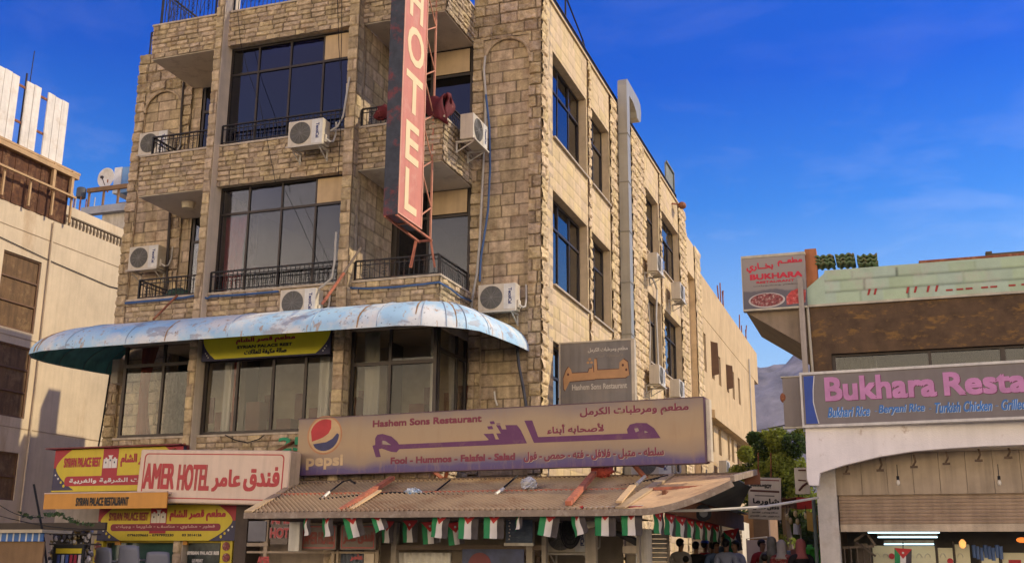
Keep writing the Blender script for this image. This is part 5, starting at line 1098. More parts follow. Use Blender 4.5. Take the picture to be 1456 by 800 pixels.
# ================================================================== PIPES AND CABLES
def wire(name, pts, r, mat, label, cat='cable', n=5): return solo(name, MB().tube(pts, r, n), mat, label, cat)
wire('conduit', [PY(a, b, -.07) for a, b in ((690,80),(688,100),(691,135),(690,180),(687,240),(684,300),(682,345),(678,390),(672,420),(670,440))], .028, CABLEGREY, 'pale bent conduit running down the right end pier beside its arch', 'pipe')
wire('water_pipe', [PY(a, b, -.09) for a, b in ((691,135),(696,180),(697,240),(694,300),(688,340),(684,365),(682,400))], .026, CABLEBLUE, 'blue water pipe on the right end pier between arch and lower air conditioner', 'pipe')
wire('water_pipe', [PY(a, b, -1.75) for a, b in ((178,431),(220,427),(262,423),(277,420),(295,424),(300,421),(340,419),(396,414))], .024, CABLEBLUE, 'dark blue pipe along the lower left balcony and bay ledge', 'pipe')
wire('water_pipe', [PY(a, b, -1.73) for a, b in ((495,409),(520,410),(560,408),(600,404),(624,401))]+[PX(a, b, -1.50) for a, b in ((640,410),(655,422),(670,428))], .02, CABLEBLUE, 'dark pipe along the lower right balcony ledge', 'pipe')
wire('cable', [PY(a, b, -1.95) for a, b in ((480,0),(481,40),(482,70),(484,100)) ], .008, BLACKPLASTIC, 'thin black cable hanging from the roof left of the right pillar, near one of two')
wire('cable', [PY(a, b, -1.95) for a, b in ((486,0),(486,45),(485,80),(486,120),(484,190),(481,250)) ], .008, BLACKPLASTIC, 'thin black cable dropping past the top bay window beside the right pillar')
wire('cable', [PY(a, b, -1.75) for a, b in ((338,18),(342,60),(352,100),(370,150),(380,200),(388,240),(392,262)) ], .007, BLACKPLASTIC, 'thin black cable slanting across the top bay window')
wire('cable', [PY(a, b, -1.75) for a, b in ((405,270),(420,300),(440,345),(452,372)) ], .006, BLACKPLASTIC, 'thin dark cable slanting across the lower bay window')
wire('conduit', [PY(a, b, -1.92) for a, b in ((497,110),(492,140),(488,165),(480,180),(470,186))], .022, CABLEGREY, 'pale conduit from the pillar to the top bay air conditioner', 'pipe')
wire('conduit', [PY(a, b, -1.92) for a, b in ((478,330),(476,370),(472,395),(462,404),(454,410))], .024, CABLEGREY, 'pale conduit curving into the air conditioner above the canopy', 'pipe')
wire('drain_pipe', [PY(a, b, -.05) for a, b in ((262,112),(258,160),(256,215))], .03, M('brown_pipe', (.045,.035,.03), .6), 'dark drain pipe between left arch and top left balcony door', 'pipe')
wire('drain_pipe', [PY(a, b, -.08) for a, b in ((242,300),(239,350),(237,400),(233,424))], .034, M('brown_pipe', (.045,.035,.03), .6), 'dark drain pipe beside the lower left balcony door', 'pipe')
wire('cable', [PY(a, b, -.06) for a, b in ((157,528),(152,560),(146,600),(140,634))], .02, BLACKPLASTIC, 'black cable down the left corner of the hotel below the canopy')
wire('cable', [PY(a, b, -1.75) for a, b in ((320,618),(334,625),(352,629),(368,624),(376,618))], .012, BLACKPLASTIC, 'slack black cable loop under the middle restaurant windows')
wire('pipe_stub', [PY(a, b, -.08) for a, b in ((703,556),(704,566),(707,576))], .02, WHITEMETAL, 'short white pipe stub on the pier above the purple board', 'pipe')
wire('drain_pipe', [PY(a, b, -.1) for a, b in ((735,488),(738,520),(744,550),(748,575),(749,640))], .035, M('dark_slate_pipe', (.07,.07,.075), .6), 'dark drain pipe on the right pier under the canopy tip', 'pipe')
wire('conduit', [PX(a, b, .08) for a, b in ((927,395),(931,402),(934,412),(933,450),(936,520))], .03, CABLEGREY, 'pale conduit on the sunny wall between the rear windows', 'pipe')
wire('conduit', [PX(a, b, .08) for a, b in ((922,430),(925,470),(924,510),(927,540))], .02, CABLEGREY, 'thin pale conduit left of the rear lower windows on the sunny wall', 'pipe')
wire('lane_wire', [PY(905,726,-3.9), PY(1000,725,-3.6), PY(1085,720,-2.6), PY(1163,707,-1.3)], .022, CABLEGREY, 'pale sagging rope crossing the lane from awning to restaurant pillar', 'rope')
wire('lane_wire', [PX(985,625,.05), PZ(1040,618,9.0), PZ(1075,612,9.0), PY(1116,604,-1.3)], .012, BLACKPLASTIC, 'thin black wire crossing the lane high up by the rear wing')
for j, (a, b) in enumerate((((0,718),(60,735)), ((0,733),(150,752)))):
    wire('garland_wire', [PY(a[0]+(b[0]-a[0])*t, a[1]+(b[1]-a[1])*t+6*math.sin(math.pi*t), -4.5) for t in np.linspace(0, 1, 9)], .008, BLACKPLASTIC, ('upper', 'lower')[j]+' thin wire sagging before the sandy wall at the lower left')
lf_ = MB(); rs = np.random.default_rng(5)
for i in range(90):
    t = rs.random(); p = PY(28+t*105, 728+t*14+5*math.sin(t*9)+rs.normal(0, 1.5), -4.4); q = rs.normal(0, 1, (2, 3)); u = Vector(q[0]).normalized()*.05; v = Vector(q[1]).normalized()*.035
    lf_.add([p-u, p+v, p+u, p-v], [(0,1,2,3)])
solo('ivy_garland', lf_, M('ivy_leaf', (.05,.085,.025), .6, var=.4, bump=0), 'thin leafy garland hanging on the wire at the lower left', 'garland', kind=None)

# ================================================================== RED BLANKET ON THE UPPER BALCONY
bl = thing('blanket', 'dark red patterned blanket thrown over the corner of the upper right balcony', 'blanket', (-1.7, -1.6, 10.6))
BLK_ = M('dark_red_blanket', (.10,.009,.011), .85, var=.35, scale=4, bump=.2, stain=(.42,.16,.12), stain_amt=.7, stain_scale=5, thr=.6); rs = np.random.default_rng(8)
def heap(c, r, fold, seed):
    mb = MB().ell((0,0,0), 1, 1, 1, nu=40, nv=26); out = []
    for x, y, z in mb.v:
        f = 1+fold*(.10*math.sin(6*x+4*z+seed)+.09*math.sin(9*y-5*x+2*seed)+.07*math.sin(13*z+7*x)+.05*math.sin(17*x-11*y+seed)); out.append((c[0]+r[0]*x*f, c[1]+r[1]*y*f, c[2]+r[2]*z*f))
    mb.v = out; return mb
rows = []
for i in range(34):
    u = i/33; x = -2.55+1.02*u; hang = .16+.50*u**2.2+.06*math.sin(9*u+1); bul = .10+.09*math.sin(5.2*u+.6)+.05*math.sin(13*u); row = []
    for k in range(17):
        v = k/16
        if v < .3: t = v/.3; y, z = -1.36-.10*t, 10.42+(.20+bul)*t
        elif v < .5: t = (v-.3)/.2; y, z = -1.46-.22*t, 10.62+bul*(1-.5*t*t)
        else: t = (v-.5)/.5; y, z = -1.68-.05*math.sin(math.pi*t), 10.62+bul*.5-(hang+bul*.5)*t
        w_ = max(0, v-.25); y += .075*w_*math.sin(17*u+3.1*v)+.03*math.sin(29*u+5*v)*w_; z += .02*math.sin(21*u+9*v)
        row.append((x+.05*math.sin(8*v+6*u), y, z))
    rows.append(row)
o = build('cloth', MB().grid(rows), BLK_, bl, smooth=True, sharp=80); o.modifiers.new('thickness', 'SOLIDIFY').thickness = .025
rows = [[(-1.53+.03*math.sin(7*j/9+5*k/8), -1.66+.40*(k/8)+.03*math.sin(9*j/9+k), 10.68-.62*(j/9)*(1-.55*k/8)+.04*math.sin(4*k/8)) for k in range(9)] for j in range(10)]
o = build('cloth_fold', MB().grid(rows), BLK_, bl, smooth=True, sharp=80); o.modifiers.new('thickness', 'SOLIDIFY').thickness = .03
b2 = thing('blanket', 'small dark red cloth bundle behind the blade sign on the upper right balcony rail', 'blanket', (-3.1, -1.6, 10.4))
mb = MB().ell((-2.95, -1.58, 10.48), .24, .14, .15, nu=20, nv=12); mb.v = [(a+rs.normal(0, .014), b+rs.normal(0, .014), c+rs.normal(0, .014)-.12*(abs(a+2.95)/.24)**2) for a, b, c in mb.v]; build('cloth', mb, BLK_, b2, smooth=True)
mb = MB().ell((-8.1, -1.1, 6.98), .3, .2, .16, nu=16, nv=10); mb.v = [(a+rs.normal(0, .02), b+rs.normal(0, .02), c+rs.normal(0, .02)) for a, b, c in mb.v]
solo('plant_clump', mb, M('dull_green_plant', (.035,.07,.045), .8, var=.5, scale=12), 'small dull green plant behind the lower left balcony railing', 'plant')
wb_ = MB().box(-.9, -.55, 4.9, 5.4, ROOF, ROOF+1.0); solo('roof_tank', wb_, M('tank_white', (.6,.6,.58), .5), 'white water tank edge peeping over the sunny wall railing', 'water tank', bevel=.04)
p = PX(944, 250, -.2); solo('roof_board', MB().box(-.25, -.2, 15.0, 16.3, ROOF, ROOF+1.25).beam((-.18, 16.3, ROOF), (-.18, 16.3, ROOF+1.3), .06).beam((-.18, 15.0, ROOF+1.28), (-.18, 16.3, ROOF+1.28), .06), M('dull_green_grey', (.19,.20,.17), .8), 'small grey board standing at the far end of the sunny roof edge', 'board')
p = PX(970, 292, .3); solo('flood_lamp', MB().ell(p, .14, .22, .12).beam((0, p.y-.3, p.z), (.35, p.y+.35, p.z+.12), .05), RUST, 'rusty flood lamp sticking out from the far end of the sunny wall', 'lamp')

p = PY(166, 528, -.3); eb = thing('meter_cabinet', 'pale narrow metal cabinet under the left end of the blue canopy', 'cabinet', p); build('box', MB().box(p.x-.1, p.x+.1, -.36, -.02, p.z-.28, p.z+.28), WHITEMETAL, eb, bevel=.01); build('door', MB().box(p.x-.085, p.x+.085, -.372, -.362, p.z-.25, p.z+.25), CASE, eb)
# ================================================================== FLAGS
FG = M('flag_green', (.02,.20,.07), .7, var=.12, bump=0); FW = M('flag_white', (.60,.56,.52), .7, var=.08, bump=0); FK = M('flag_black', (.055,.045,.045), .7, bump=0); FR = M('flag_red', (.42,.03,.03), .7, var=.1, bump=0)
def make_flag():
    w, h, nx, nz = .34, .44, 24, 26; vs = []; fs = []; ms = []
    for j in range(nz+1):
        for i in range(nx+1):
            u, v = i/nx, j/nz; vs.append(((u-.5)*w*(1-.04*v), .022*math.sin(u*7+v*2.2)*(.35+v)+.012*math.sin(v*9), -v*h))
    for j in range(nz):
        for i in range(nx):
            u, v = (i+.5)/nx, (j+.5)/nz; a = j*(nx+1)+i; fs.append((a, a+1, a+nx+2, a+nx+1))
            ms.append(3 if abs(u-.5) < .5*(1-v/.48) else 0 if u < 1/3 else 1 if u < 2/3 else 2)
    mb = MB(); mb.v = vs; mb.f = fs; mb.m = ms; mb.c = [(1,1,1,1)]*len(vs)
    r = thing('flag', 'flag', 'flag', (0,0,0))
    o = build('cloth', mb, (FG, FW, FK, FR), r, local=True, smooth=True, sharp=180); o.modifiers.new('thickness', 'SOLIDIFY').thickness = .003
    st_ = []
    for k in range(14): a = 2*math.pi*k/14; rr = .03 if k % 2 == 0 else .014; st_.append((rr*math.sin(a), -.09+rr*math.cos(a)))
    build('star', MB().prism(st_, -.024, -.020), FW, r, local=True)
    return r
flag0 = make_flag(); FGROUP = 'small flags hanging under the awnings'; used = [0]
ORD_ = 'first second third fourth fifth sixth seventh eighth ninth tenth eleventh twelfth thirteenth fourteenth'.split()
def flag(p, rot, label, sc=1.):
    o = flag0 if not used[0] else dup(flag0, p, label=label, group=FGROUP, rot=rot)
    used[0] = 1; o.location = p; o.rotation_euler = rot; o['label'] = label; o['group'] = FGROUP; o.scale = (sc, sc, sc)
fl_ = [(436,729,-4.22,(0,R(-6),R(-38)),.85),(465,729,-4.22,(0,R(-7),R(-25)),.88),(499,729,-4.22,(0,R(-16),R(15)),.92),(536,729,-4.22,(R(-18),R(-24),R(10)),.72),(628,727,-4.22,(0,R(8),R(-8)),.95),(667,726,-4.22,(0,R(3),R(5)),1.),(703,725,-4.22,(0,R(2),R(8)),1.),(740,725,-4.22,(R(-15),R(-12),R(-45)),.72),(784,724,-4.22,(0,R(10),R(12)),.95),(819,722,-4.22,(0,R(-14),R(-32)),.95),(861,720,-4.22,(0,R(2),R(3)),1.),(898,719,-4.22,(0,R(1),R(-5)),1.)]
for i, (px, py, y, rot, s) in enumerate(fl_): flag(PY(px, py, y), rot, f'small green, white, black and red flag, {ORD_[i]} from the left along the awning front', s)
for i, (px, py) in enumerate(((552,740),(583,739),(611,741),(646,742))): flag(PY(px, py, -3.2), (0, R(3-4*i), R(-20+18*i)), f'dim small flag hanging in a second row deeper under the awning, {ORD_[i]} from the left', .85)
for i in range(7): y = -3.5+.95*i; flag(Vector((3.08, y, 2.10)), (R(-6), R(4+3*(i % 2)), R(66-7*(i % 3))), f'folded flag hanging along the brown lane fascia, {ORD_[i]} from the street', .82)
flag(Vector((3.10, 4.2, 2.06)), (0, R(-10), R(30)), 'green flag furthest up the lane beyond the loudspeaker', 1.1)
p = PY(1284, 779, -.55); flag(p, (0, R(4), 0), 'small flag with a large red triangle hanging on a dark rod inside the right-hand shop', .82)
build('rod', MB().tube([(.0, -.0, 0), (.0, 0, .14)], .012, 6), IRON, [o for o in bpy.data.objects if o.get('label', '').startswith('small flag with a large')][0], local=True)
wire('flag_line', [PY(400, 728, -4.23)+Vector((0,0,.01)), PY(700, 725, -4.23), PY(915, 718, -4.23)], .006, CABLEGREY, 'thin line the small flags hang from under the awning edge', 'string')

# ================================================================== SHOPS UNDER THE SIGNS (only their tops show above the frame edge)
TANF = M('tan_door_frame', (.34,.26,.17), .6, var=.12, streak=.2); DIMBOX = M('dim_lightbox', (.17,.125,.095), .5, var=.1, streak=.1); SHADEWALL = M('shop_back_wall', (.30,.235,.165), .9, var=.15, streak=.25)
def Q(px, py, y): return PY(px, py, y)
def slab(px0, px1, py0, py1, y, d): a = Q(px0, py1, y); b = Q(px1, py0, y); return (a.x, b.x, y, y+d, a.z, b.z)
ent = thing('hotel_entrance', 'hotel entrance with tan frames, red window lettering and dim lightbox signs under the awning', 'shopfront', Q(440, 800, -2.3))
m = MB(); yE = -2.35
for a, b in ((374, 379), (471, 475), (478, 481), (533, 538)): x0 = Q(a, 790, yE).x; x1 = Q(b, 790, yE).x; m.box(x0, x1, yE, yE+.1, GZ, 2.05)
m.box(Q(350, 790, yE).x, Q(538, 790, yE).x, yE+.01, yE+.09, Q(440, 786, yE).z, Q(440, 783, yE).z); m.box(Q(350, 790, yE).x, Q(380, 790, yE).x, yE-.01, yE+.02, Q(360, 776, yE).z, Q(360, 771, yE).z)
build('frame', m, TANF, ent)
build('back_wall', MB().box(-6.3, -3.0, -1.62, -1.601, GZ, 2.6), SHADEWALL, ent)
s = slab(352, 379, 740, 769, yE-.02, .03); build('grey_panel', MB().box(*s), M('grey_film', (.13,.125,.135), .4), ent)
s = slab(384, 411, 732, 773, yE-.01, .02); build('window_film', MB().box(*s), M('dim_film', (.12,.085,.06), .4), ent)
wl_ = thing('window_lettering', 'red outlined hotel lettering on the dim window left of the dangling white box', 'lettering', (0, yE-.03, 0)); OUTR = M('red_outline', (.42,.055,.05), .5, bump=0); PNKL = M('pink_letter', (.45,.27,.25), .5, bump=0)
for s_, a, b, p0, p1 in (('AMER', 387, 423, 744, 731), ('HOTEL', 385, 425, 764, 750)):
    x0, x1 = Q(a, p0, yE).x, Q(b, p0, yE).x; z0, z1 = Q(a, p0, yE).z, Q(a, p1, yE).z
    text(wl_, s_, x0-.012, x1+.012, z0-.012, z1+.012, PNKL, -.001, bold=.03); text(wl_, s_, x0, x1, z0, z1, OUTR, -.006, bold=.018)
s = slab(409, 427, 741, 783, -2.8, .12); solo('fuse_box', MB().box(*s), WHITEMETAL, 'narrow worn white metal box hanging beside the dim hotel lightbox', 'box', bevel=.01)
for (a, b, t_, lab) in ((428, 479, 'AMER HOTEL', 'dim brown lightbox with red Latin hotel name under the awning'), (483, 535, 'فندق عامر', 'dim brown lightbox with red Arabic hotel name under the awning')):
    s = slab(a, b, 745, 781, -2.6, .12); lbx = thing('lightbox_sign', lab, 'sign', (s[0], -2.6, s[4])); wd, ht = s[1]-s[0], s[5]-s[4]
    build('box', MB().box(0, wd, 0, .12, 0, ht), DIMBOX, lbx, local=True, bevel=.008); build('border', ring(rrect(.03, wd-.03, .03, ht-.03, .02), rrect(.045, wd-.045, .045, ht-.045, .015), -.003), OUTR, lbx, local=True)
    text(lbx, t_, .08*wd, .94*wd, .22*ht, .72*ht, DIMRED, -.004, bold=.02)
m = MB()
for k, (a, b) in enumerate(((483, 516),)):
    x0, x1 = Q(a, 790, yE+.2).x, Q(b, 790, yE+.2).x
    curtain(ent, x0, x1, GZ+.3, 1.75, yE+.25, M('grey_blue_curtain', (.22,.24,.27), .8, bump=0), 6, .03)
s = slab(517, 532, 783, 800, yE+.05, .04); build('door_panel', MB().box(s[0], s[1], s[2], s[3], GZ, s[5]), GREYPAINT, ent)
for px, py in ((375, 795), (507, 792)): p = Q(px, py, yE-.01); text(wl_, 'AMER' if px < 400 else 'عامر', p.x-.12, p.x+.14, p.z-.06, p.z+.06, OUTR, -.004, bold=.015)
# dark column between the yellow restaurant and the hotel door
cx = Q(340, 770, -2.2); solo('shop_column', MB().box(Q(333, 770, -2.2).x, Q(350, 770, -2.2).x, -2.2, -1.7, GZ, 2.35), M('dark_brown_column', (.075,.055,.04), .8, streak=.3), 'dark brown column between the yellow restaurant and the hotel entrance', 'column')
# shopfront of the yellow restaurant
pf = thing('yellow_shopfront', 'restaurant shopfront with yellow food pillars and teal glass', 'shopfront', Q(235, 800, -1.7)); yP = -1.75
s = slab(152, 318, 771, 800, yP, .02); build('glass_wall', MB().box(s[0], s[1], yP+.1, yP+.12, GZ, s[5]), M('teal_glass_panel', (.05,.10,.085), .15, var=.3, bump=0), pf)
s = slab(150, 320, 767, 771, yP-.05, .1); build('lintel', MB().box(*s), M('yellow_trim', (.45,.33,.03), .6), pf)
for a, b, lab in ((131, 147, 'l'), (312, 331, 'r')):
    s = slab(a, b, 766, 800, yP-.12, .12); o = build('pillar', MB().box(s[0], s[1], s[2], s[3], GZ, s[5]), YEL, pf)
    for py in (776, 792):
        c = Q((a+b)/2, py, yP-.13); build('food_picture', MB().cyl((c.x, c.y, c.z), (c.x, c.y-.006, c.z), .085, 16), FOODR, o)
for a, b in ((163, 171), (254, 266)): s = slab(a, b, 768, 774, yP-.10, .04); build('orange_tag', MB().box(*s), M('orange_awning', (.56,.26,.045), .6), pf)
s = slab(266, 313, 772, 800, yP+.02, .02); build('menu_board', MB().box(s[0], s[1], s[2], s[3], GZ, s[5]), M('dark_menu', (.03,.04,.035), .3, var=.8, scale=8, bump=0), pf)
ml = thing('menu_lettering', 'white lettering on the dark menu glass right of the stacked chairs', 'lettering', (0, yP, 0))
for s_, a, b, py in (('SYRIAN PALACE RES', 266, 312, 788), ('LE MEAT', 273, 289, 799)):
    p0 = Q(a, py, yP); p1 = Q(b, py-5, yP); text(ml, s_, p0.x, p1.x, p0.z, p1.z, WHT, -.004, bold=.012)
# grey plastic chairs, stacked on the terrace table so that their backs show
CH = M('grey_plastic_chair', (.15,.155,.175), .45, var=.12, bump=.03)
def make_chair():
    r = thing('plastic_chair', 'c', 'chair', (0,0,0)); rows = []
    for j in range(7):
        v = j/6; hw = .27-.05*v; rows.append([((i/8-.5)*2*hw, .19+.06*v+.05*((i/8-.5)*2)**2*-1+.02, .40+.50*v-.02*abs((i/8-.5)*2)**4) for i in range(9)])
    o = build('backrest', MB().grid(rows), CH, r, local=True, smooth=True); o.modifiers.new('thickness', 'SOLIDIFY').thickness = .025
    build('seat', MB().box(-.25, .25, -.25, .20, .40, .43), CH, r, local=True, bevel=.012)
    for x in (-1, 1):
        for y in (-.22, .2): build('leg', MB().beam((x*.22, y, .40), (x*.26, y*1.15, 0), .04), CH, r, local=True)
        build('armrest', MB().tube([(x*.26, -.22, .40), (x*.28, -.23, .62), (x*.28, .0, .64), (x*.25, .2, .66)], .02, 6), CH, r, local=True)
    return r
ch0 = make_chair(); CGRP = 'grey plastic chairs in front of the yellow restaurant'
tb = thing('terrace_table', 'low wooden terrace platform under the grey plastic chairs', 'platform', (Q(215, 800, -2.6).x, -2.6, GZ))
build('deck', MB().box(Q(140, 800, -2.6).x, Q(290, 800, -2.6).x, -3.0, -2.1, .50, .56), M('brown_timber', (.20,.115,.055), .85), tb)
for x in (Q(143, 800, -2.6).x, Q(285, 800, -2.6).x): build('leg', MB().box(x-.04, x+.04, -2.9, -2.2, GZ, .5), M('brown_timber', (.20,.115,.055), .85), tb)
for i, (px, py, lab) in enumerate(((170, 778, 'grey plastic chair, leftmost of the three on the restaurant terrace'), (203, 775, 'grey plastic chair, middle and tallest of the three on the restaurant terrace'), (240, 784, 'grey plastic chair, rightmost of the three on the restaurant terrace'))):
    p = Q(px, py, -2.45); loc = (p.x, -2.65, .56); top = p.z-.56
    o = ch0 if i == 0 else dup(ch0, loc); o.location = loc; o['label'] = lab; o['group'] = CGRP; o.rotation_euler = (0, 0, R(168+14*i)); o.scale = (1, 1, top/.9)
# market things at the lower left
yM = -4.2
stl = thing('market_stall', 'brown market stall with blue and white striped valance at the lower left corner', 'stall', Q(20, 800, yM))
s = slab(-30, 62, 757, 769, yM, .03); m = MB(); x = s[0]; k = 0
for k in range(40):
    x0 = s[0]+k*(s[1]-s[0])/40; m.box(x0, x0+(s[1]-s[0])/40-.002, s[2], s[3], s[4], s[5], [0, 1, 0, 0][k % 4])
build('valance', m, (M('valance_blue', (.05,.13,.33), .7), M('valance_white', (.5,.5,.48), .7)), stl)
s = slab(-30, 63, 769, 800, yM+.05, .04); build('back_cloth', MB().box(s[0], s[1], s[2], s[3], GZ, s[5]), M('brown_cloth', (.20,.12,.055), .8, var=.15, streak=.2), stl)
s = slab(-30, 60, 752, 757, yM-.1, .8); build('roof', MB().box(*s), M('cream_tarp', (.42,.36,.25), .8), stl)
s = slab(-30, 150, 742, 754, -3.4, .06); build('beam', MB().box(*s), M('dark_beam', (.06,.045,.03), .8), stl)
wire('umbrella_pole', [Q(48, 688, -4.0), Q(62, 764, -4.0), Q(66, 800, -4.0)], .022, BLACKPLASTIC, 'thin dark leaning pole beside the market stall at the lower left', 'pole')
rk = thing('goods_rack', 'crowded rack of small silver and white trinkets left of the yellow restaurant', 'goods rack', Q(98, 800, -3.2))
build('shelf', MB().box(*slab(70, 132, 758, 760, -3.2, .25)).box(*slab(70, 132, 772, 774, -3.2, .25)).box(*slab(72, 130, 748, 800, -2.95, .03)), M('dark_shelf', (.07,.06,.05), .7), rk)
gm = [M('trinket_silver', (.45,.45,.47), .35, metal=.4), M('trinket_white', (.55,.5,.45), .5), M('trinket_dark', (.10,.09,.09), .5), M('trinket_gold', (.35,.26,.1), .4, metal=.5)]
rs = np.random.default_rng(12); g4 = [MB() for _ in gm]
for i in range(150):
    px, py = rs.uniform(70, 131), rs.uniform(748, 800); p = Q(px, py, -3.2+rs.uniform(-.05, .15)); r_ = rs.uniform(.02, .05); k = int(rs.integers(0, 4))
    g4[k].ell(p, r_, r_*.8, r_*rs.uniform(.8, 1.5), nu=6, nv=4)
for g, mm in zip(g4, gm): o = build('trinket', g, mm, rk); o['kind'] = 'stuff'
sb = thing('scarf_board', 'dark board with yellow header and hanging blue and red scarves at the lower left', 'display board', Q(97, 800, -3.5)); yy = -3.5
build('board', MB().box(*slab(74, 120, 774, 800, yy, .04)), M('black_board', (.02,.022,.02), .6), sb); build('header', MB().box(*slab(79, 116, 779, 786, yy-.02, .015)), YEL, sb)
p0 = Q(81, 785, yy-.022); p1 = Q(114, 781, yy-.022); hd = [o for o in sb.children if o.name.startswith('header')][0]
for i, mm in enumerate((M('scarf_navy', (.05,.07,.2), .8), M('scarf_pale', (.35,.38,.45), .8), M('scarf_blue', (.06,.1,.3), .8), M('scarf_red', (.32,.03,.05), .8), M('scarf_crimson', (.25,.02,.04), .8), M('scarf_white', (.5,.42,.4), .8))):
    a = 80+i*6; s = slab(a, a+5, 788, 800, yy-.03, .02); build('scarf', MB().box(s[0], s[1], s[2], s[3], GZ+.5, s[5]), mm, sb, bevel=.006)
# outdoor kitchen frontage below the corrugated awning
kf = thing('kitchen_shopfront', 'tan and brown kitchen frontage with posts and beam under the corrugated awning', 'shopfront', Q(660, 800, -2.2)); yK = -2.2
POST = M('grey_tan_post', (.34,.29,.225), .8, var=.12, streak=.25)
m = MB()
for a, b in ((556, 563), (748, 757), (770, 776), (832, 847), (905, 909)): x0, x1 = Q(a, 780, yK).x, Q(b, 780, yK).x; m.box(x0, x1, yK, yK+.14, GZ, 2.04)
build('post', m, POST, kf)
build('beam', MB().box(*slab(556, 772, 774, 781, yK+.01, .1)), M('brown_beam', (.16,.115,.075), .8), kf)
build('back_panel', MB().box(*slab(540, 770, 728, 774, yK+.25, .03)).box(*slab(640, 660, 781, 800, yK+.2, .03)), M('olive_brown_panel', (.17,.135,.09), .8, var=.2, streak=.2), kf)
build('dark_back', MB().box(-3.4, -.02, -1.66, -1.63, GZ, 2.6), SHADEWALL, kf)
build('shade_wall', MB().box(-.3, 1.5, .6, .65, GZ, 2.4), M('shade_wall_paint', (.23,.19,.14), .9), kf)
x0, x1 = Q(559, 790, yK+.2).x, Q(642, 790, yK+.2).x; curtain(kf, x0, x1, GZ+.3, Q(600, 785, yK+.2).z, yK+.2, WHITECLOTH, 8, .03)
po = thing('poster', 'dark blue drinks poster with a red round motif at the bottom under the awning', 'poster', Q(657, 800, yK)); s = slab(657, 745, 780, 800, yK-.03, .02)
build('sheet', MB().box(s[0], s[1], s[2], s[3], GZ+.6, s[5]), M('navy_poster', (.03,.04,.10), .4, var=.8, scale=3, bump=0), po); c = Q(682, 803, yK-.035); build('motif', MB().cyl((c.x, c.y, c.z), (c.x, c.y-.004, c.z), .22, 24), M('motif_red', (.16,.03,.03), .5, bump=0), po)
bn = thing('menu_banner', 'dark blue menu banner with white specks hanging under the awning corner', 'banner', Q(720, 770, -2.9)); s = slab(719, 757, 724, 771, -2.9, .02)
build('sheet', MB().box(*s), M('blue_grey_banner', (.045,.065,.10), .5, var=.5, scale=4, bump=0, stain=(.12,.14,.17), stain_amt=.6, stain_scale=9, sstretch=.3), bn); m = MB()
for i in range(9): p = Q(724+(i % 2), 729+i*4.6, -2.903); m.cyl(p, p-Vector((0,.004,0)), .014, 6)
build('speck', m, M('speck_white', (.6,.5,.4), .5, bump=0), bn); m = MB(); build('edge', MB().box(s[0]-.02, s[1]+.02, -2.93, -2.87, s[4]-.05, s[4]-.002), WHITEMETAL, bn)
pn = thing('paper_notice', 'small white paper notice with red and black Arabic lines under the flags', 'notice', Q(610, 770, -3.0)); s = slab(610, 627, 754, 770, -3.0, .006)
build('sheet', MB().box(*s), FW, pn); a = text(pn, 'ممنوع', s[0]-pn.location.x+.02, s[1]-pn.location.x-.02, (s[5]-s[4])*.58, (s[5]-s[4])*.85, BLK, -.004, bold=.008); text(pn, 'الدخول', .02, s[1]-s[0]-.02, (s[5]-s[4])*.2, (s[5]-s[4])*.45, REDV, -.004, bold=.008)
build('string', MB().tube([Vector((s[0]+.09, -3.0, s[5])), Vector((s[0]+.09, -3.0, 2.02))], .005, 4), BLACKPLASTIC, pn)
p = Q(685, 733, -2.6); gl_ = thing('glowing_bulb', 'warm lit bulb among the flags under the awning', 'light bulb', p); build('bulb', MB().ell(p, .06, .06, .07), lamp_mat('warm_bulb', (1., .55, .2), 2.2), gl_, smooth=True); build('cord', MB().tube([p, p+Vector((0,0,.2))], .008, 4), BLACKPLASTIC, gl_)
mf = thing('round_fan', 'round black fan guard beside the air conditioner under the awning', 'fan', Q(811, 755, yK-.1)); c = Q(811, 752, yK-.12)
m = MB(); 
for r_ in (.1, .18, .26, .32): m.tube([(c.x+r_*.55*math.cos(a), c.y-.02, c.z+r_*math.sin(a)) for a in np.linspace(0, 2*math.pi, 25)], .012, 4, caps=False)
for a in np.linspace(0, 2*math.pi, 13): m.tube([(c.x, c.y, c.z), (c.x+.32*.55*math.cos(a), c.y-.02, c.z+.32*math.sin(a))], .006, 4)
build('guard', m, BLACKPLASTIC, mf); build('shroud', MB().prism([(c.x+.31*.55*math.cos(a), c.z+.31*math.sin(a)) for a in np.linspace(0, 2*math.pi, 25)[:-1]], c.y+.02, c.y+.1), M('fan_dark', (.025,.025,.025), .6), mf)
c = Q(838, 737, yK-.15); mr_ = thing('round_mirror', 'round dull mirror on the grey post under the awning', 'mirror', c); build('glass', MB().cyl(c, c+Vector((0,-.01,0)), .16, 24), M('mirror_dull', (.25,.23,.19), .25, metal=.7, bump=0), mr_); build('rim', MB().tube([(c.x+.165*math.cos(a), c.y-.005, c.z+.165*math.sin(a)) for a in np.linspace(0, 2*math.pi, 25)], .016, 5, caps=False), TANF, mr_)
hd_ = thing('cooker_hood', 'dark sloping cooker hood with pale box lamp under the awning', 'cooker hood', Q(890, 780, -1.4)); a = [Q(866, 757, -1.6), Q(905, 772, -1.6)]
build('hood', MB().prism([(a[0].x, a[0].z+.06), (a[1].x, a[1].z+.06), (a[1].x, a[1].z-.05), (a[0].x, a[0].z+.02)], -1.6, -.9), M('hood_dark', (.05,.045,.04), .6), hd_); build('lamp_box', MB().box(*slab(885, 908, 775, 786, -1.65, .2)), GREYPAINT, hd_, bevel=.01)
m = MB().cyl(Q(917, 752, -1.6), (Q(917, 752, -1.6).x, -1.6, GZ), .12, 16); solo('white_post', m, M('pale_post_paint', (.5,.45,.37), .7, streak=.15), 'round pale post under the corrugated awning beside the flags', 'post')
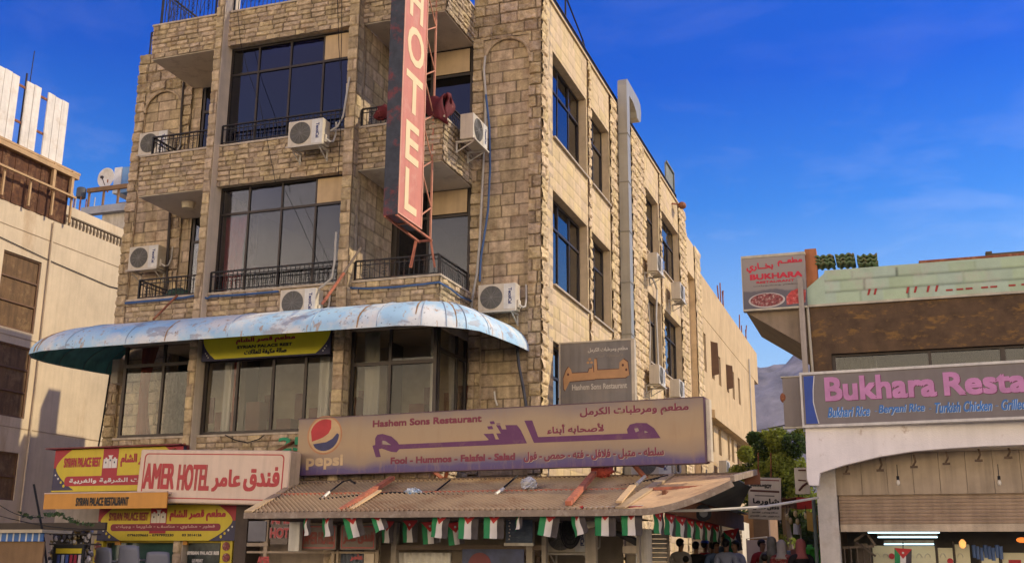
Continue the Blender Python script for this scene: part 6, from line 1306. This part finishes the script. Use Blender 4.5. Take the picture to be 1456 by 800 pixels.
# lane walls: lit louvred shutters
ls = thing('louvre_shutter', 'grey louvred shutter beside the round pale post', 'shutter', Q(936, 800, .2)); m = MB(); s = slab(927, 948, 755, 800, .2, .03); z = GZ+.2
while z < s[5]: m.prism([(.2, z), (.17, z+.06), (.2, z+.075)], s[0], s[1], 'x'); z += .085
build('slats', m, M('grey_louvre', (.38,.34,.28), .7), ls); build('frame', MB().box(s[0]-.03, s[0], .16, .25, GZ, s[5]+.05).box(s[1], s[1]+.04, .16, .25, GZ, s[5]+.05), POST, ls)
ks = thing('lane_kiosk', 'cream louvred kiosk wall standing sunlit up the lane behind the people', 'kiosk', (1, 8.5, GZ)); m = MB(); yk = 9.0; x0, x1 = Q(984, 780, yk).x, Q(1056, 780, yk).x; z = GZ; zt = 2.42
while z < zt: m.prism([(yk-.002, z), (yk-.04, z+.07), (yk-.002, z+.10)], x0, x1, 'x'); z += .105
build('slats', m, M('cream_louvre', (.70,.60,.42), .7, streak=.1), ks); build('body', MB().box(x0, x1, yk, yk+1.5, GZ, zt), M('cream_louvre', (.70,.60,.42), .7), ks)
m = MB()
for px in (1007, 1013, 1025): x = Q(px, 780, yk-.05).x; m.box(x, x+.05, yk-.08, yk-.04, GZ, zt+.1)
build('post', m, M('dark_bronze', (.08,.06,.045), .5), ks)
bw = thing('lane_hut', 'brown rendered hut wall at the end of the lane', 'hut', (3.4, 12, GZ)); yb_ = 11.0
build('wall', MB().box(Q(1056, 780, yb_).x, Q(1086, 780, yb_).x, yb_, yb_+4, GZ, Q(1060, 728, yb_).z), M('brown_render', (.30,.17,.075), .9, streak=.2), bw); build('door', MB().box(Q(1073, 780, yb_).x, Q(1095, 780, yb_).x, yb_-.03, yb_+.3, GZ, Q(1060, 736, yb_).z), M('brown_panel_door', (.13,.085,.05), .8), bw)
s = slab(1063, 1091, 767, 800, 8.0, .05); p = thing('cloth_screen', 'plain off-white cloth screen standing in the lane behind the people', 'screen', (s[0], 8, GZ)); build('cloth', MB().box(s[0], s[1], 8.0, 8.03, GZ+.2, s[5]), M('offwhite_cloth', (.55,.47,.42), .8, var=.06), p); build('pole', MB().tube([(s[0], 8.02, GZ), (s[0], 8.02, s[5]+.03), (s[1], 8.02, s[5]+.07)], .02, 5), WHITEMETAL, p)
# hanging white menu sign in the lane
s = slab(1064, 1108, 677, 737, 2.0, .06); hs2 = thing('lane_sign', 'white hanging lane sign with dark bands of Arabic writing', 'sign', (s[0], 2.0, s[4]), rot=(0, R(2.5), R(-3))); wd, ht = s[1]-s[0], s[5]-s[4]
build('board', MB().box(0, wd, 0, .05, 0, ht), M('dull_white_board', (.60,.53,.42), .7, var=.08, streak=.15), hs2, local=True, bevel=.006)
for t_, a, b, c, d in (('مطعم', .06, .5, .74, .87), ('BOY', .5, .72, .74, .84), ('شاورما', .14, .94, .34, .50), ('فلافل حمص', .14, .94, .22, .33), ('ساندويش عصير', .1, .9, .14, .19), ('مشاوي على الفحم', .06, .95, .05, .10)): text(hs2, t_, a*wd, b*wd, c*ht, d*ht, BLK, -.004, bold=.014)
plate(hs2, [(.06*wd, .655*ht), (.95*wd, .64*ht), (.95*wd, .69*ht), (.06*wd, .705*ht)], M('brown_ink', (.10,.035,.02), .6, bump=0), -.003); plate(hs2, [(.2*wd, .55*ht), (.8*wd, .545*ht), (.8*wd, .575*ht), (.2*wd, .58*ht)], M('grey_ink', (.17,.14,.12), .6, bump=0), -.003); plate(hs2, [(.06*wd, .93*ht), (.95*wd, .92*ht), (.95*wd, .945*ht), (.06*wd, .955*ht)], DIMRED, -.003)
build('hanger', MB().tube([(.2, .02, ht), (.2, .02, ht+.5)], .015, 5).tube([(wd-.2, .02, ht), (wd-.2, .02, ht+.5)], .015, 5), RUST, hs2, local=True)
s = slab(1131, 1150, 664, 702, -.3, .08); ws = thing('meter_box', 'small white board with brown drawings under the left end of the white canopy', 'sign', (s[0], -.3, s[4])); build('board', MB().box(*s), M('dull_white_board', (.44,.385,.30), .7), ws, bevel=.006); build('drawing', MB().tube([Q(1136, 697, -.31), Q(1142, 690, -.31), Q(1148, 686, -.31)], .02, 5).tube([Q(1135, 668, -.31), Q(1146, 668, -.31)], .012, 5).tube([Q(1135, 682, -.31), Q(1146, 683, -.31)], .012, 5), M('brown_ink', (.10,.035,.02), .6, bump=0), ws)
# string of bulbs and a red tarpaulin over the lane
sl = thing('lane_tarpaulin', 'red and tan tarpaulin strip slung over the lane end', 'tarpaulin', Q(1130, 716, 4)); rows = []
for j in range(4): rows.append([Vector(Q(1108+i*6, 707+j*5+1.5*math.sin(i+j), 4.0+.5*j)) for i in range(8)])
o = build('cloth', MB().grid(rows), M('red_tan_tarp', (.30,.12,.06), .8, var=.5, scale=2), sl, smooth=True); o.modifiers.new('t', 'SOLIDIFY').thickness = .01
p = Q(1143, 715, 3.8); build('red_patch', MB().box(p.x-.15, p.x+.2, p.y-.02, p.y, p.z-.12, p.z+.12), M('bright_red_cloth', (.4,.03,.02), .8), sl)
for i, (px, py) in enumerate(((1119,735),(1124,740),(1131,730),(1134,741),(1146,733))):
    p = Q(px, py, 3.6); t_ = thing('string_bulb', f'clear bulb on the lane string, {ORD_[i]} from the left', 'light bulb', p, 'bulbs hanging over the lane end'); build('bulb', MB().ell(p, .045, .045, .075), M('bulb_warm_glass', (.6,.48,.25), .2), t_, smooth=True); build('cord', MB().tube([p, Vector((p.x, p.y, Q(px, 718, 3.6).z))], .007, 4), BLACKPLASTIC, t_)
tl = thing('tube_lantern', 'white cylindrical lantern on a thin pole at the lane end', 'lantern', Q(1133, 760, 4.2)); build('lantern', MB().cyl(Q(1133, 759, 4.2), Q(1133, 744, 4.2), .075, 12), M('lantern_white', (.62,.64,.66), .4), tl); a = Q(1138, 750, 4.22); build('pole', MB().tube([(a.x, a.y, GZ), a], .018, 6), CABLEGREY, tl)
a = Q(1157, 714, .5); solo('lane_pole', MB().tube([(a.x, .5, GZ), (a.x, .5, a.z+.1)], .035, 8), M('teal_pole', (.16,.21,.20), .6), 'grey-green pole beside the pale restaurant pillar', 'pole')
a = Q(1155, 740, .9); solo('ochre_sheet', MB().prism([(a.x-.1, a.z-.17), (a.x+.09, a.z-.22), (a.x+.1, a.z+.1), (a.x-.1, a.z+.2)], .9, .94), M('yellow_ochre_panel', (.45,.28,.06), .7), 'yellow ochre panel hanging by the pole at the lane end', 'panel')
gb = thing('green_bin', 'bright green plastic wheeled bin at the lane end', 'bin', (Q(1152, 790, 2.5).x, 2.5, GZ)); a = Q(1152, 781, 2.5); build('body', MB().tube([(a.x, 2.5, GZ), (a.x, 2.5, a.z)], [.16, .2], 4), M('bright_green_plastic', (.06,.42,.05), .4), gb); build('lid', MB().box(a.x-.17, a.x+.17, 2.32, 2.68, a.z, a.z+.05).box(a.x-.05, a.x+.05, 2.4, 2.6, a.z+.05, a.z+.1), M('bright_green_plastic', (.06,.42,.05), .4), gb, bevel=.01)
s = slab(1125, 1140, 780, 800, 5.0, .03); solo('pink_board', MB().box(s[0], s[1], 5, 5.04, GZ, s[5]), M('dusty_pink_board', (.30,.13,.11), .8), 'dusty pink board at the lane end behind the women', 'board')
s = slab(1092, 1165, 742, 800, 30, .3); solo('lane_fence', MB().box(s[0], s[1]+4, 30, 30.2, GZ, s[5]), M('dark_red_brown_fence', (.09,.05,.035), .9, var=.3), 'dark red-brown fence across the far end of the lane', 'fence')
a = Q(1097, 785, 13); solo('van_roof', MB().prism([(a.x-.6, a.z-.5), (a.x+1., a.z-.5), (a.x+.95, a.z-.05), (a.x+.75, a.z+.06), (a.x-.35, a.z+.06), (a.x-.55, a.z-.05)], 13, 14.6), M('dark_blue_paint', (.03,.05,.08), .3), 'dark blue vehicle roof showing behind the people at the lane end', 'vehicle', bevel=.04)

# ================================================================== TREES
def tree(x, y, h, crown, n, seed, name, label, lm, dm):
    rs = np.random.default_rng(seed); r = thing(name, label, 'tree', (x, y, GZ), 'trees at the lane end'); m = MB()
    m.tube([(x, y, GZ), (x+.1, y, h*.25), (x-.05, y+.1, h*.5)], [.2, .16, .12], 8)
    tips = []
    for i in range(9):
        a = rs.uniform(0, 6.28); rr = rs.uniform(.3, .75); q = Vector((x+crown[0]*rr*math.cos(a), y+crown[1]*rr*math.sin(a), h*.5+(h*.45)*rs.uniform(.1, .85))); m.tube([(x-.05, y+.1, h*.42), (Vector((x, y, h*.5))+q)/2+Vector((0,0,.2)), q], [.09, .05, .02], 6); tips.append(q)
    build('trunk', m, M('bark', (.12,.085,.055), .9, var=.3), r)
    cl = []
    for i in range(34):
        u = rs.normal(0, 1, 3); u /= np.linalg.norm(u); q = rs.uniform(.45, 1.0); cl.append((x+crown[0]*q*u[0], y+crown[1]*q*u[1], h*.62+crown[2]*q*u[2], rs.uniform(.35, .75)*crown[0]*.42))
    C = np.array(cl); k = rs.integers(0, len(C), n); d = rs.normal(0, 1, (n, 3)); d /= np.linalg.norm(d, axis=1)[:, None]; P = C[k, :3]+d*(C[k, 3]*rs.uniform(.35, 1, n)**.6)[:, None]
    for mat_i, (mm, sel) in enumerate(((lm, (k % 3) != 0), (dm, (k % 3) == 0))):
        Ps = P[sel]; c = len(Ps); a = rs.normal(0, 1, (c, 3)); a /= np.linalg.norm(a, axis=1)[:, None]; b = rs.normal(0, 1, (c, 3)); b = np.cross(a, b); b /= np.linalg.norm(b, axis=1)[:, None]; sz = rs.uniform(.05, .11, c)[:, None]
        V = np.stack([Ps-a*sz, Ps+b*sz*.5, Ps+a*sz, Ps-b*sz*.5], 1).reshape(-1, 3); mb = MB(); mb.v = V.tolist(); mb.f = [(4*i, 4*i+1, 4*i+2, 4*i+3) for i in range(c)]; mb.m = [0]*c; mb.c = [(1,1,1,1)]*len(mb.v)
        build('crown', mb, mm, r)
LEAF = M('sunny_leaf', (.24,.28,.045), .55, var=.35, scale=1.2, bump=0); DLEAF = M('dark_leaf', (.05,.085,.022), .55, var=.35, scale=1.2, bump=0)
for lm_ in (LEAF, DLEAF):       # thin leaves let some sun through
    n = lm_.node_tree.nodes; l = lm_.node_tree.links; b = n['Principled BSDF']; tl_ = n.new('ShaderNodeBsdfTranslucent'); l.new(b.inputs['Base Color'].links[0].from_socket, tl_.inputs[0]); mi = n.new('ShaderNodeMixShader'); mi.inputs[0].default_value = .5
    l.new(b.outputs[0], mi.inputs[1]); l.new(tl_.outputs[0], mi.inputs[2]); l.new(mi.outputs[0], n['Material Output'].inputs[0])
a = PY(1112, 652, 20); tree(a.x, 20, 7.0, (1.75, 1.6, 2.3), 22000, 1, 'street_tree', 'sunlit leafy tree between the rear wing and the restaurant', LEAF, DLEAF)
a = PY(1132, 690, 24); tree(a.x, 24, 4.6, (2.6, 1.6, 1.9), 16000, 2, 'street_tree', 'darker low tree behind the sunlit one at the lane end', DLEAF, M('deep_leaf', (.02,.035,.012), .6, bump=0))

# ================================================================== PEOPLE
def person_meshes(pose):
    import mathutils
    J = {}; E = []; Rr = {}
    def jn(n, p, r, par=None): J[n] = Vector(p); Rr[n] = r; E.append((par, n)) if par else None
    jn('pelvis', (0, .0, .96), (.155, .115)); jn('waist', (0, 0, 1.08), (.135, .10), 'pelvis'); jn('chest', (0, .005, 1.27), (.16, .115), 'waist'); jn('top', (0, .01, 1.40), (.125, .09), 'chest')
    jn('neck', (0, .005, 1.485), (.055, .055), 'top'); jn('jaw', (0, -.015, 1.555), (.064, .072), 'neck'); jn('face', (0, -.015, 1.625), (.077, .092), 'jaw'); jn('skull', (0, .0, 1.695), (.068, .08), 'face')
    jn('nose', (0, -.118, 1.605), (.013, .016), 'face')
    for s, S in ((1, 'l'), (-1, 'r')):
        jn('sh'+S, (s*.185, .01, 1.39), (.066, .066), 'top'); 
        if pose == 0: el, wr = (s*.235, .03, 1.11), (s*.235, -.03, .87)
        elif pose == 1: el, wr = (s*.25, .02, 1.12), (s*.10, -.24, 1.10)
        else: el, wr = (s*.24, .06, 1.13), ((s*.12, -.16, 1.34) if s > 0 else (s*.24, -.02, .88))
        jn('el'+S, el, (.045, .045), 'sh'+S); jn('wr'+S, wr, (.03, .03), 'el'+S)
        e, w = Vector(el), Vector(wr); d = (w-e).normalized(); sd_ = Vector((0, 1, 0)) if abs(d.y) < .6 else Vector((0, 0, 1)); pl = w+d*.07; jn('pa'+S, pl, (.036, .02), 'wr'+S)
        for k, ln in enumerate((.07, .085, .08, .06)):
            q = pl+d*.03+sd_*(k-1.5)*.021; jn(f'k{k}'+S, q, (.010, .010), 'pa'+S); jn(f'f{k}'+S, q+d*ln*.55+Vector((-s*.008, 0, 0)), (.0085, .0085), f'k{k}'+S); jn(f't{k}'+S, q+d*ln+Vector((-s*.026, 0, 0)), (.007, .007), f'f{k}'+S)
        q = w+d*.035+sd_*-.034; jn('th'+S, q, (.011, .011), 'wr'+S); jn('tt'+S, q+d*.035+sd_*-.018, (.009, .009), 'th'+S)
        jn('hip'+S, (s*.09, 0, .90), (.095, .10), 'pelvis'); jn('kn'+S, (s*.10, -.02, .50), (.058, .062), 'hip'+S); jn('an'+S, (s*.105, .02, .09), (.038, .042), 'kn'+S); jn('to'+S, (s*.115, -.13, .03), (.035, .025), 'an'+S); jn('he'+S, (s*.105, .05, .03), (.03, .025), 'an'+S)
    names = list(J); me = bpy.data.meshes.new('person'); me.from_pydata([J[n] for n in names], [(names.index(a), names.index(b)) for a, b in E], [])
    o = bpy.data.objects.new('person_form', me); COL.objects.link(o); sk = o.modifiers.new('skin', 'SKIN'); sk.use_smooth_shade = True; sk.branch_smoothing = .6
    for i, n in enumerate(names): me.skin_vertices[0].data[i].radius = Rr[n]; me.skin_vertices[0].data[i].use_root = (n == 'pelvis')
    sb_ = o.modifiers.new('sub', 'SUBSURF'); sb_.levels = 2; dg = bpy.context.evaluated_depsgraph_get(); dg.update(); body = bpy.data.meshes.new_from_object(o.evaluated_get(dg)); bpy.data.objects.remove(o)
    body.name = 'person'
    def garment(test, infl, nm):
        bm = bmesh.new(); bm.from_mesh(body); bm.normal_update(); kill = [f for f in bm.faces if not test(f.calc_center_median())]; bmesh.ops.delete(bm, geom=kill, context='FACES')
        for v in bm.verts: v.co += v.normal*infl
        g = bpy.data.meshes.new(nm); bm.to_mesh(g); bm.free(); g.polygons.foreach_set('use_smooth', np.ones(len(g.polygons), dtype=bool)); return g
    arm = lambda c: abs(c.x) > .17 or (c.y < -.13 and c.z < 1.45)
    sh = garment(lambda c: .93 < c.z < 1.465 and not (arm(c) and (c.z < 1.16 or c.y < -.10)), .016, 'shirt')
    ls_ = garment(lambda c: .93 < c.z < 1.47 and not (c.y < -.20), .017, 'long_shirt'); tr_ = garment(lambda c: .10 < c.z < .97 and abs(c.x) < .19 and c.y > -.115, .014, 'trousers')
    return body, sh, ls_, tr_
PM = [person_meshes(k) for k in range(3)]
SKIN = M('warm_skin', (.34,.19,.115), .55, var=.06, bump=0); SKIN2 = M('tan_skin', (.26,.135,.08), .55, var=.06, bump=0); HAIRM = M('black_hair', (.014,.011,.010), .5, var=.3, bump=.3)
EYE = M('eye_dark', (.02,.015,.012), .3, bump=0); LIPS = M('lips', (.28,.09,.07), .5, bump=0)
def set_mat(o, m): o.data.materials.clear() if not o.data.users > 1 else None; (o.data.materials.append(m) if not o.data.materials else None); o.material_slots[0].link = 'OBJECT'; o.material_slots[0].material = m
hair_me = None
def person(loc, rz, h, pose, top, label, head='hair', hm=None, long_=False, legs=None, skin=SKIN, cap=None):
    body, sh, ls_, tr_ = PM[pose]; o = bpy.data.objects.new('person', body); COL.objects.link(o); set_mat(o, skin); o.location = loc; o.rotation_euler = (0, 0, rz); s = h/1.765; o.scale = (s, s, s); tag(o, label, 'person', 'people gathered in the lane')
    def kid(nm, me, m): c = bpy.data.objects.new(nm, me); COL.objects.link(c); set_mat(c, m); c.parent = o; return c
    kid('shirt', ls_ if long_ else sh, top); kid('trousers', tr_, legs or M('dark_trousers', (.03,.032,.04), .8, bump=0))
    for x in (-.031, .031): kid('eye', EYE_ME, EYE).location = (x, -.098, 1.635)
    kid('mouth', MOUTH_ME, LIPS).location = (0, -.082, 1.562)
    if head == 'hair': kid('hair', HAIR_ME, hm or HAIRM)
    elif head == 'scarf': kid('headscarf', SCARF_ME, hm)
    if cap: kid('cap', CAP_ME, cap)
    return o
def raw(mb, nm):
    me = bpy.data.meshes.new(nm); me.from_pydata(mb.v, [], mb.f); me.polygons.foreach_set('use_smooth', np.ones(len(me.polygons), dtype=bool)); return me
EYE_ME = raw(MB().ell((0,0,0), .011, .008, .007, nu=8, nv=6), 'eye'); MOUTH_ME = raw(MB().ell((0,0,0), .022, .008, .006, nu=10, nv=6), 'mouth')
hb = MB().ell((0, .012, 1.665), .089, .108, .098, nu=20, nv=14); fs = [f for f in hb.f if all((hb.v[i][2] > 1.675 or hb.v[i][1] > .005+(1.675-hb.v[i][2])*.4) and hb.v[i][2] > 1.575 for i in f)]; hb.f = fs; HAIR_ME = raw(hb, 'hair')
sc_ = MB().tube([(0,.03,1.36),(0,.02,1.42),(0,.012,1.50),(0,.006,1.57),(0,.008,1.65),(0,.012,1.72),(0,.014,1.765),(0,.014,1.775)], [.15,.12,.098,.10,.106,.09,.05,.01], 20); sc_.f = [f for f in sc_.f if not (sum(sc_.v[i][1] for i in f)/len(f) < -.055 and 1.545 < sum(sc_.v[i][2] for i in f)/len(f) < 1.70)]; SCARF_ME = raw(sc_, 'headscarf')
cp_ = MB().ell((0, .008, 1.69), .092, .108, .085, nu=18, nv=12); cp_.f = [f for f in cp_.f if all(cp_.v[i][2] > 1.675 for i in f)]; cp_.box(-.06, .06, -.19, -.07, 1.672, 1.684); CAP_ME = raw(cp_, 'cap')
WS = M('shirt_offwhite', (.50,.46,.42), .8, bump=0); BKS = M('shirt_black', (.025,.022,.022), .8, bump=0); RS = M('shirt_red', (.36,.025,.03), .8, bump=0); BS = M('shirt_blue', (.08,.15,.28), .8, bump=0); PB = M('shirt_pale_blue', (.38,.42,.58), .8, bump=0); NV = M('shirt_slate_blue', (.12,.18,.33), .8, bump=0)
def at(px, y): p = PY(px, 790, y); return (p.x, y, GZ)
P_ = [(968,3.2,160,1.73,0,WS,'person in an off-white shirt, leftmost of the lane crowd',{}),(990,3.8,175,1.68,1,BKS,'person in black with dark hair beside the off-white shirt',{}),(1003,5.4,150,1.74,0,RS,'person with a bright blue cap and red shirt',{'cap': M('cap_blue', (.03,.08,.5), .7, bump=0)}),(1013,4.6,200,1.70,1,BS,'person in a mid-blue shirt behind the pale blue shirts',{}),(1019,3.4,20,1.70,0,NV,'person in a slate blue shirt facing the street',{'skin': SKIN2}),(1033,3.0,170,1.72,1,PB,'person in a pale blue shirt with arms forward, seen from behind',{}),(1031,5.6,-15,1.92,0,BS,'tall person whose head stands above the lane crowd',{}),(1046,3.6,-40,1.70,2,PB,'person in a pale blue shirt at the right end of the lane crowd',{}),
 (1084,4.2,40,1.74,2,RS,'person in a plain red shirt left of the headscarves',{}),(1098,2.6,185,1.74,0,M('camouflage_cloth', (.17,.17,.14), .8, var=.6, scale=14, bump=0),'person in a grey headscarf and mottled grey-green top',{'head':'scarf','hm':M('grey_scarf', (.24,.235,.22), .8, var=.3, scale=12, bump=0),'long_':True}),(1112,2.0,170,1.66,0,M('red_floral_cloth', (.30,.05,.05), .8, var=.7, scale=22, bump=0, stain=(.5,.35,.3), stain_amt=.7, stain_scale=18),'person in a white headscarf and red floral top',{'head':'scarf','hm':M('white_scarf', (.55,.5,.47), .8, var=.1, bump=0),'long_':True}),(1139,1.2,200,1.66,1,M('dark_cloak', (.02,.018,.02), .8, bump=0),'person in a coral pink headscarf and dark cloak near the pillar',{'head':'scarf','hm':M('coral_scarf', (.45,.14,.13), .8, var=.15, bump=0),'long_':True}),
 (975,2.6,190,1.36,0,BKS,'short dark-haired child whose head just shows at the left of the lane crowd',{}),(1087,1.8,180,1.40,0,RS,'short dark-haired child in red low among the people on the right',{})]
for px, y, a, h, po_, top, lab, kw in P_: person(at(px, y), R(a), h, po_, top, lab, **kw)

# ================================================================== DUSTY AIR
hb_ = MB().box(-2000, 3200, -500, 2500, GZ-2.4, 560)
hz_m = bpy.data.materials.new('dusty_air'); hz_m.use_nodes = True; ht = hz_m.node_tree; ht.nodes.remove(ht.nodes['Principled BSDF']); pv = ht.nodes.new('ShaderNodeVolumePrincipled'); pv.inputs['Color'].default_value = (.42, .60, 1.0, 1); pv.inputs['Density'].default_value = .00006; pv.inputs['Anisotropy'].default_value = .2
ht.links.new(pv.outputs[0], ht.nodes['Material Output'].inputs['Volume'])
solo('haze', hb_, hz_m, None, None, kind='stuff')
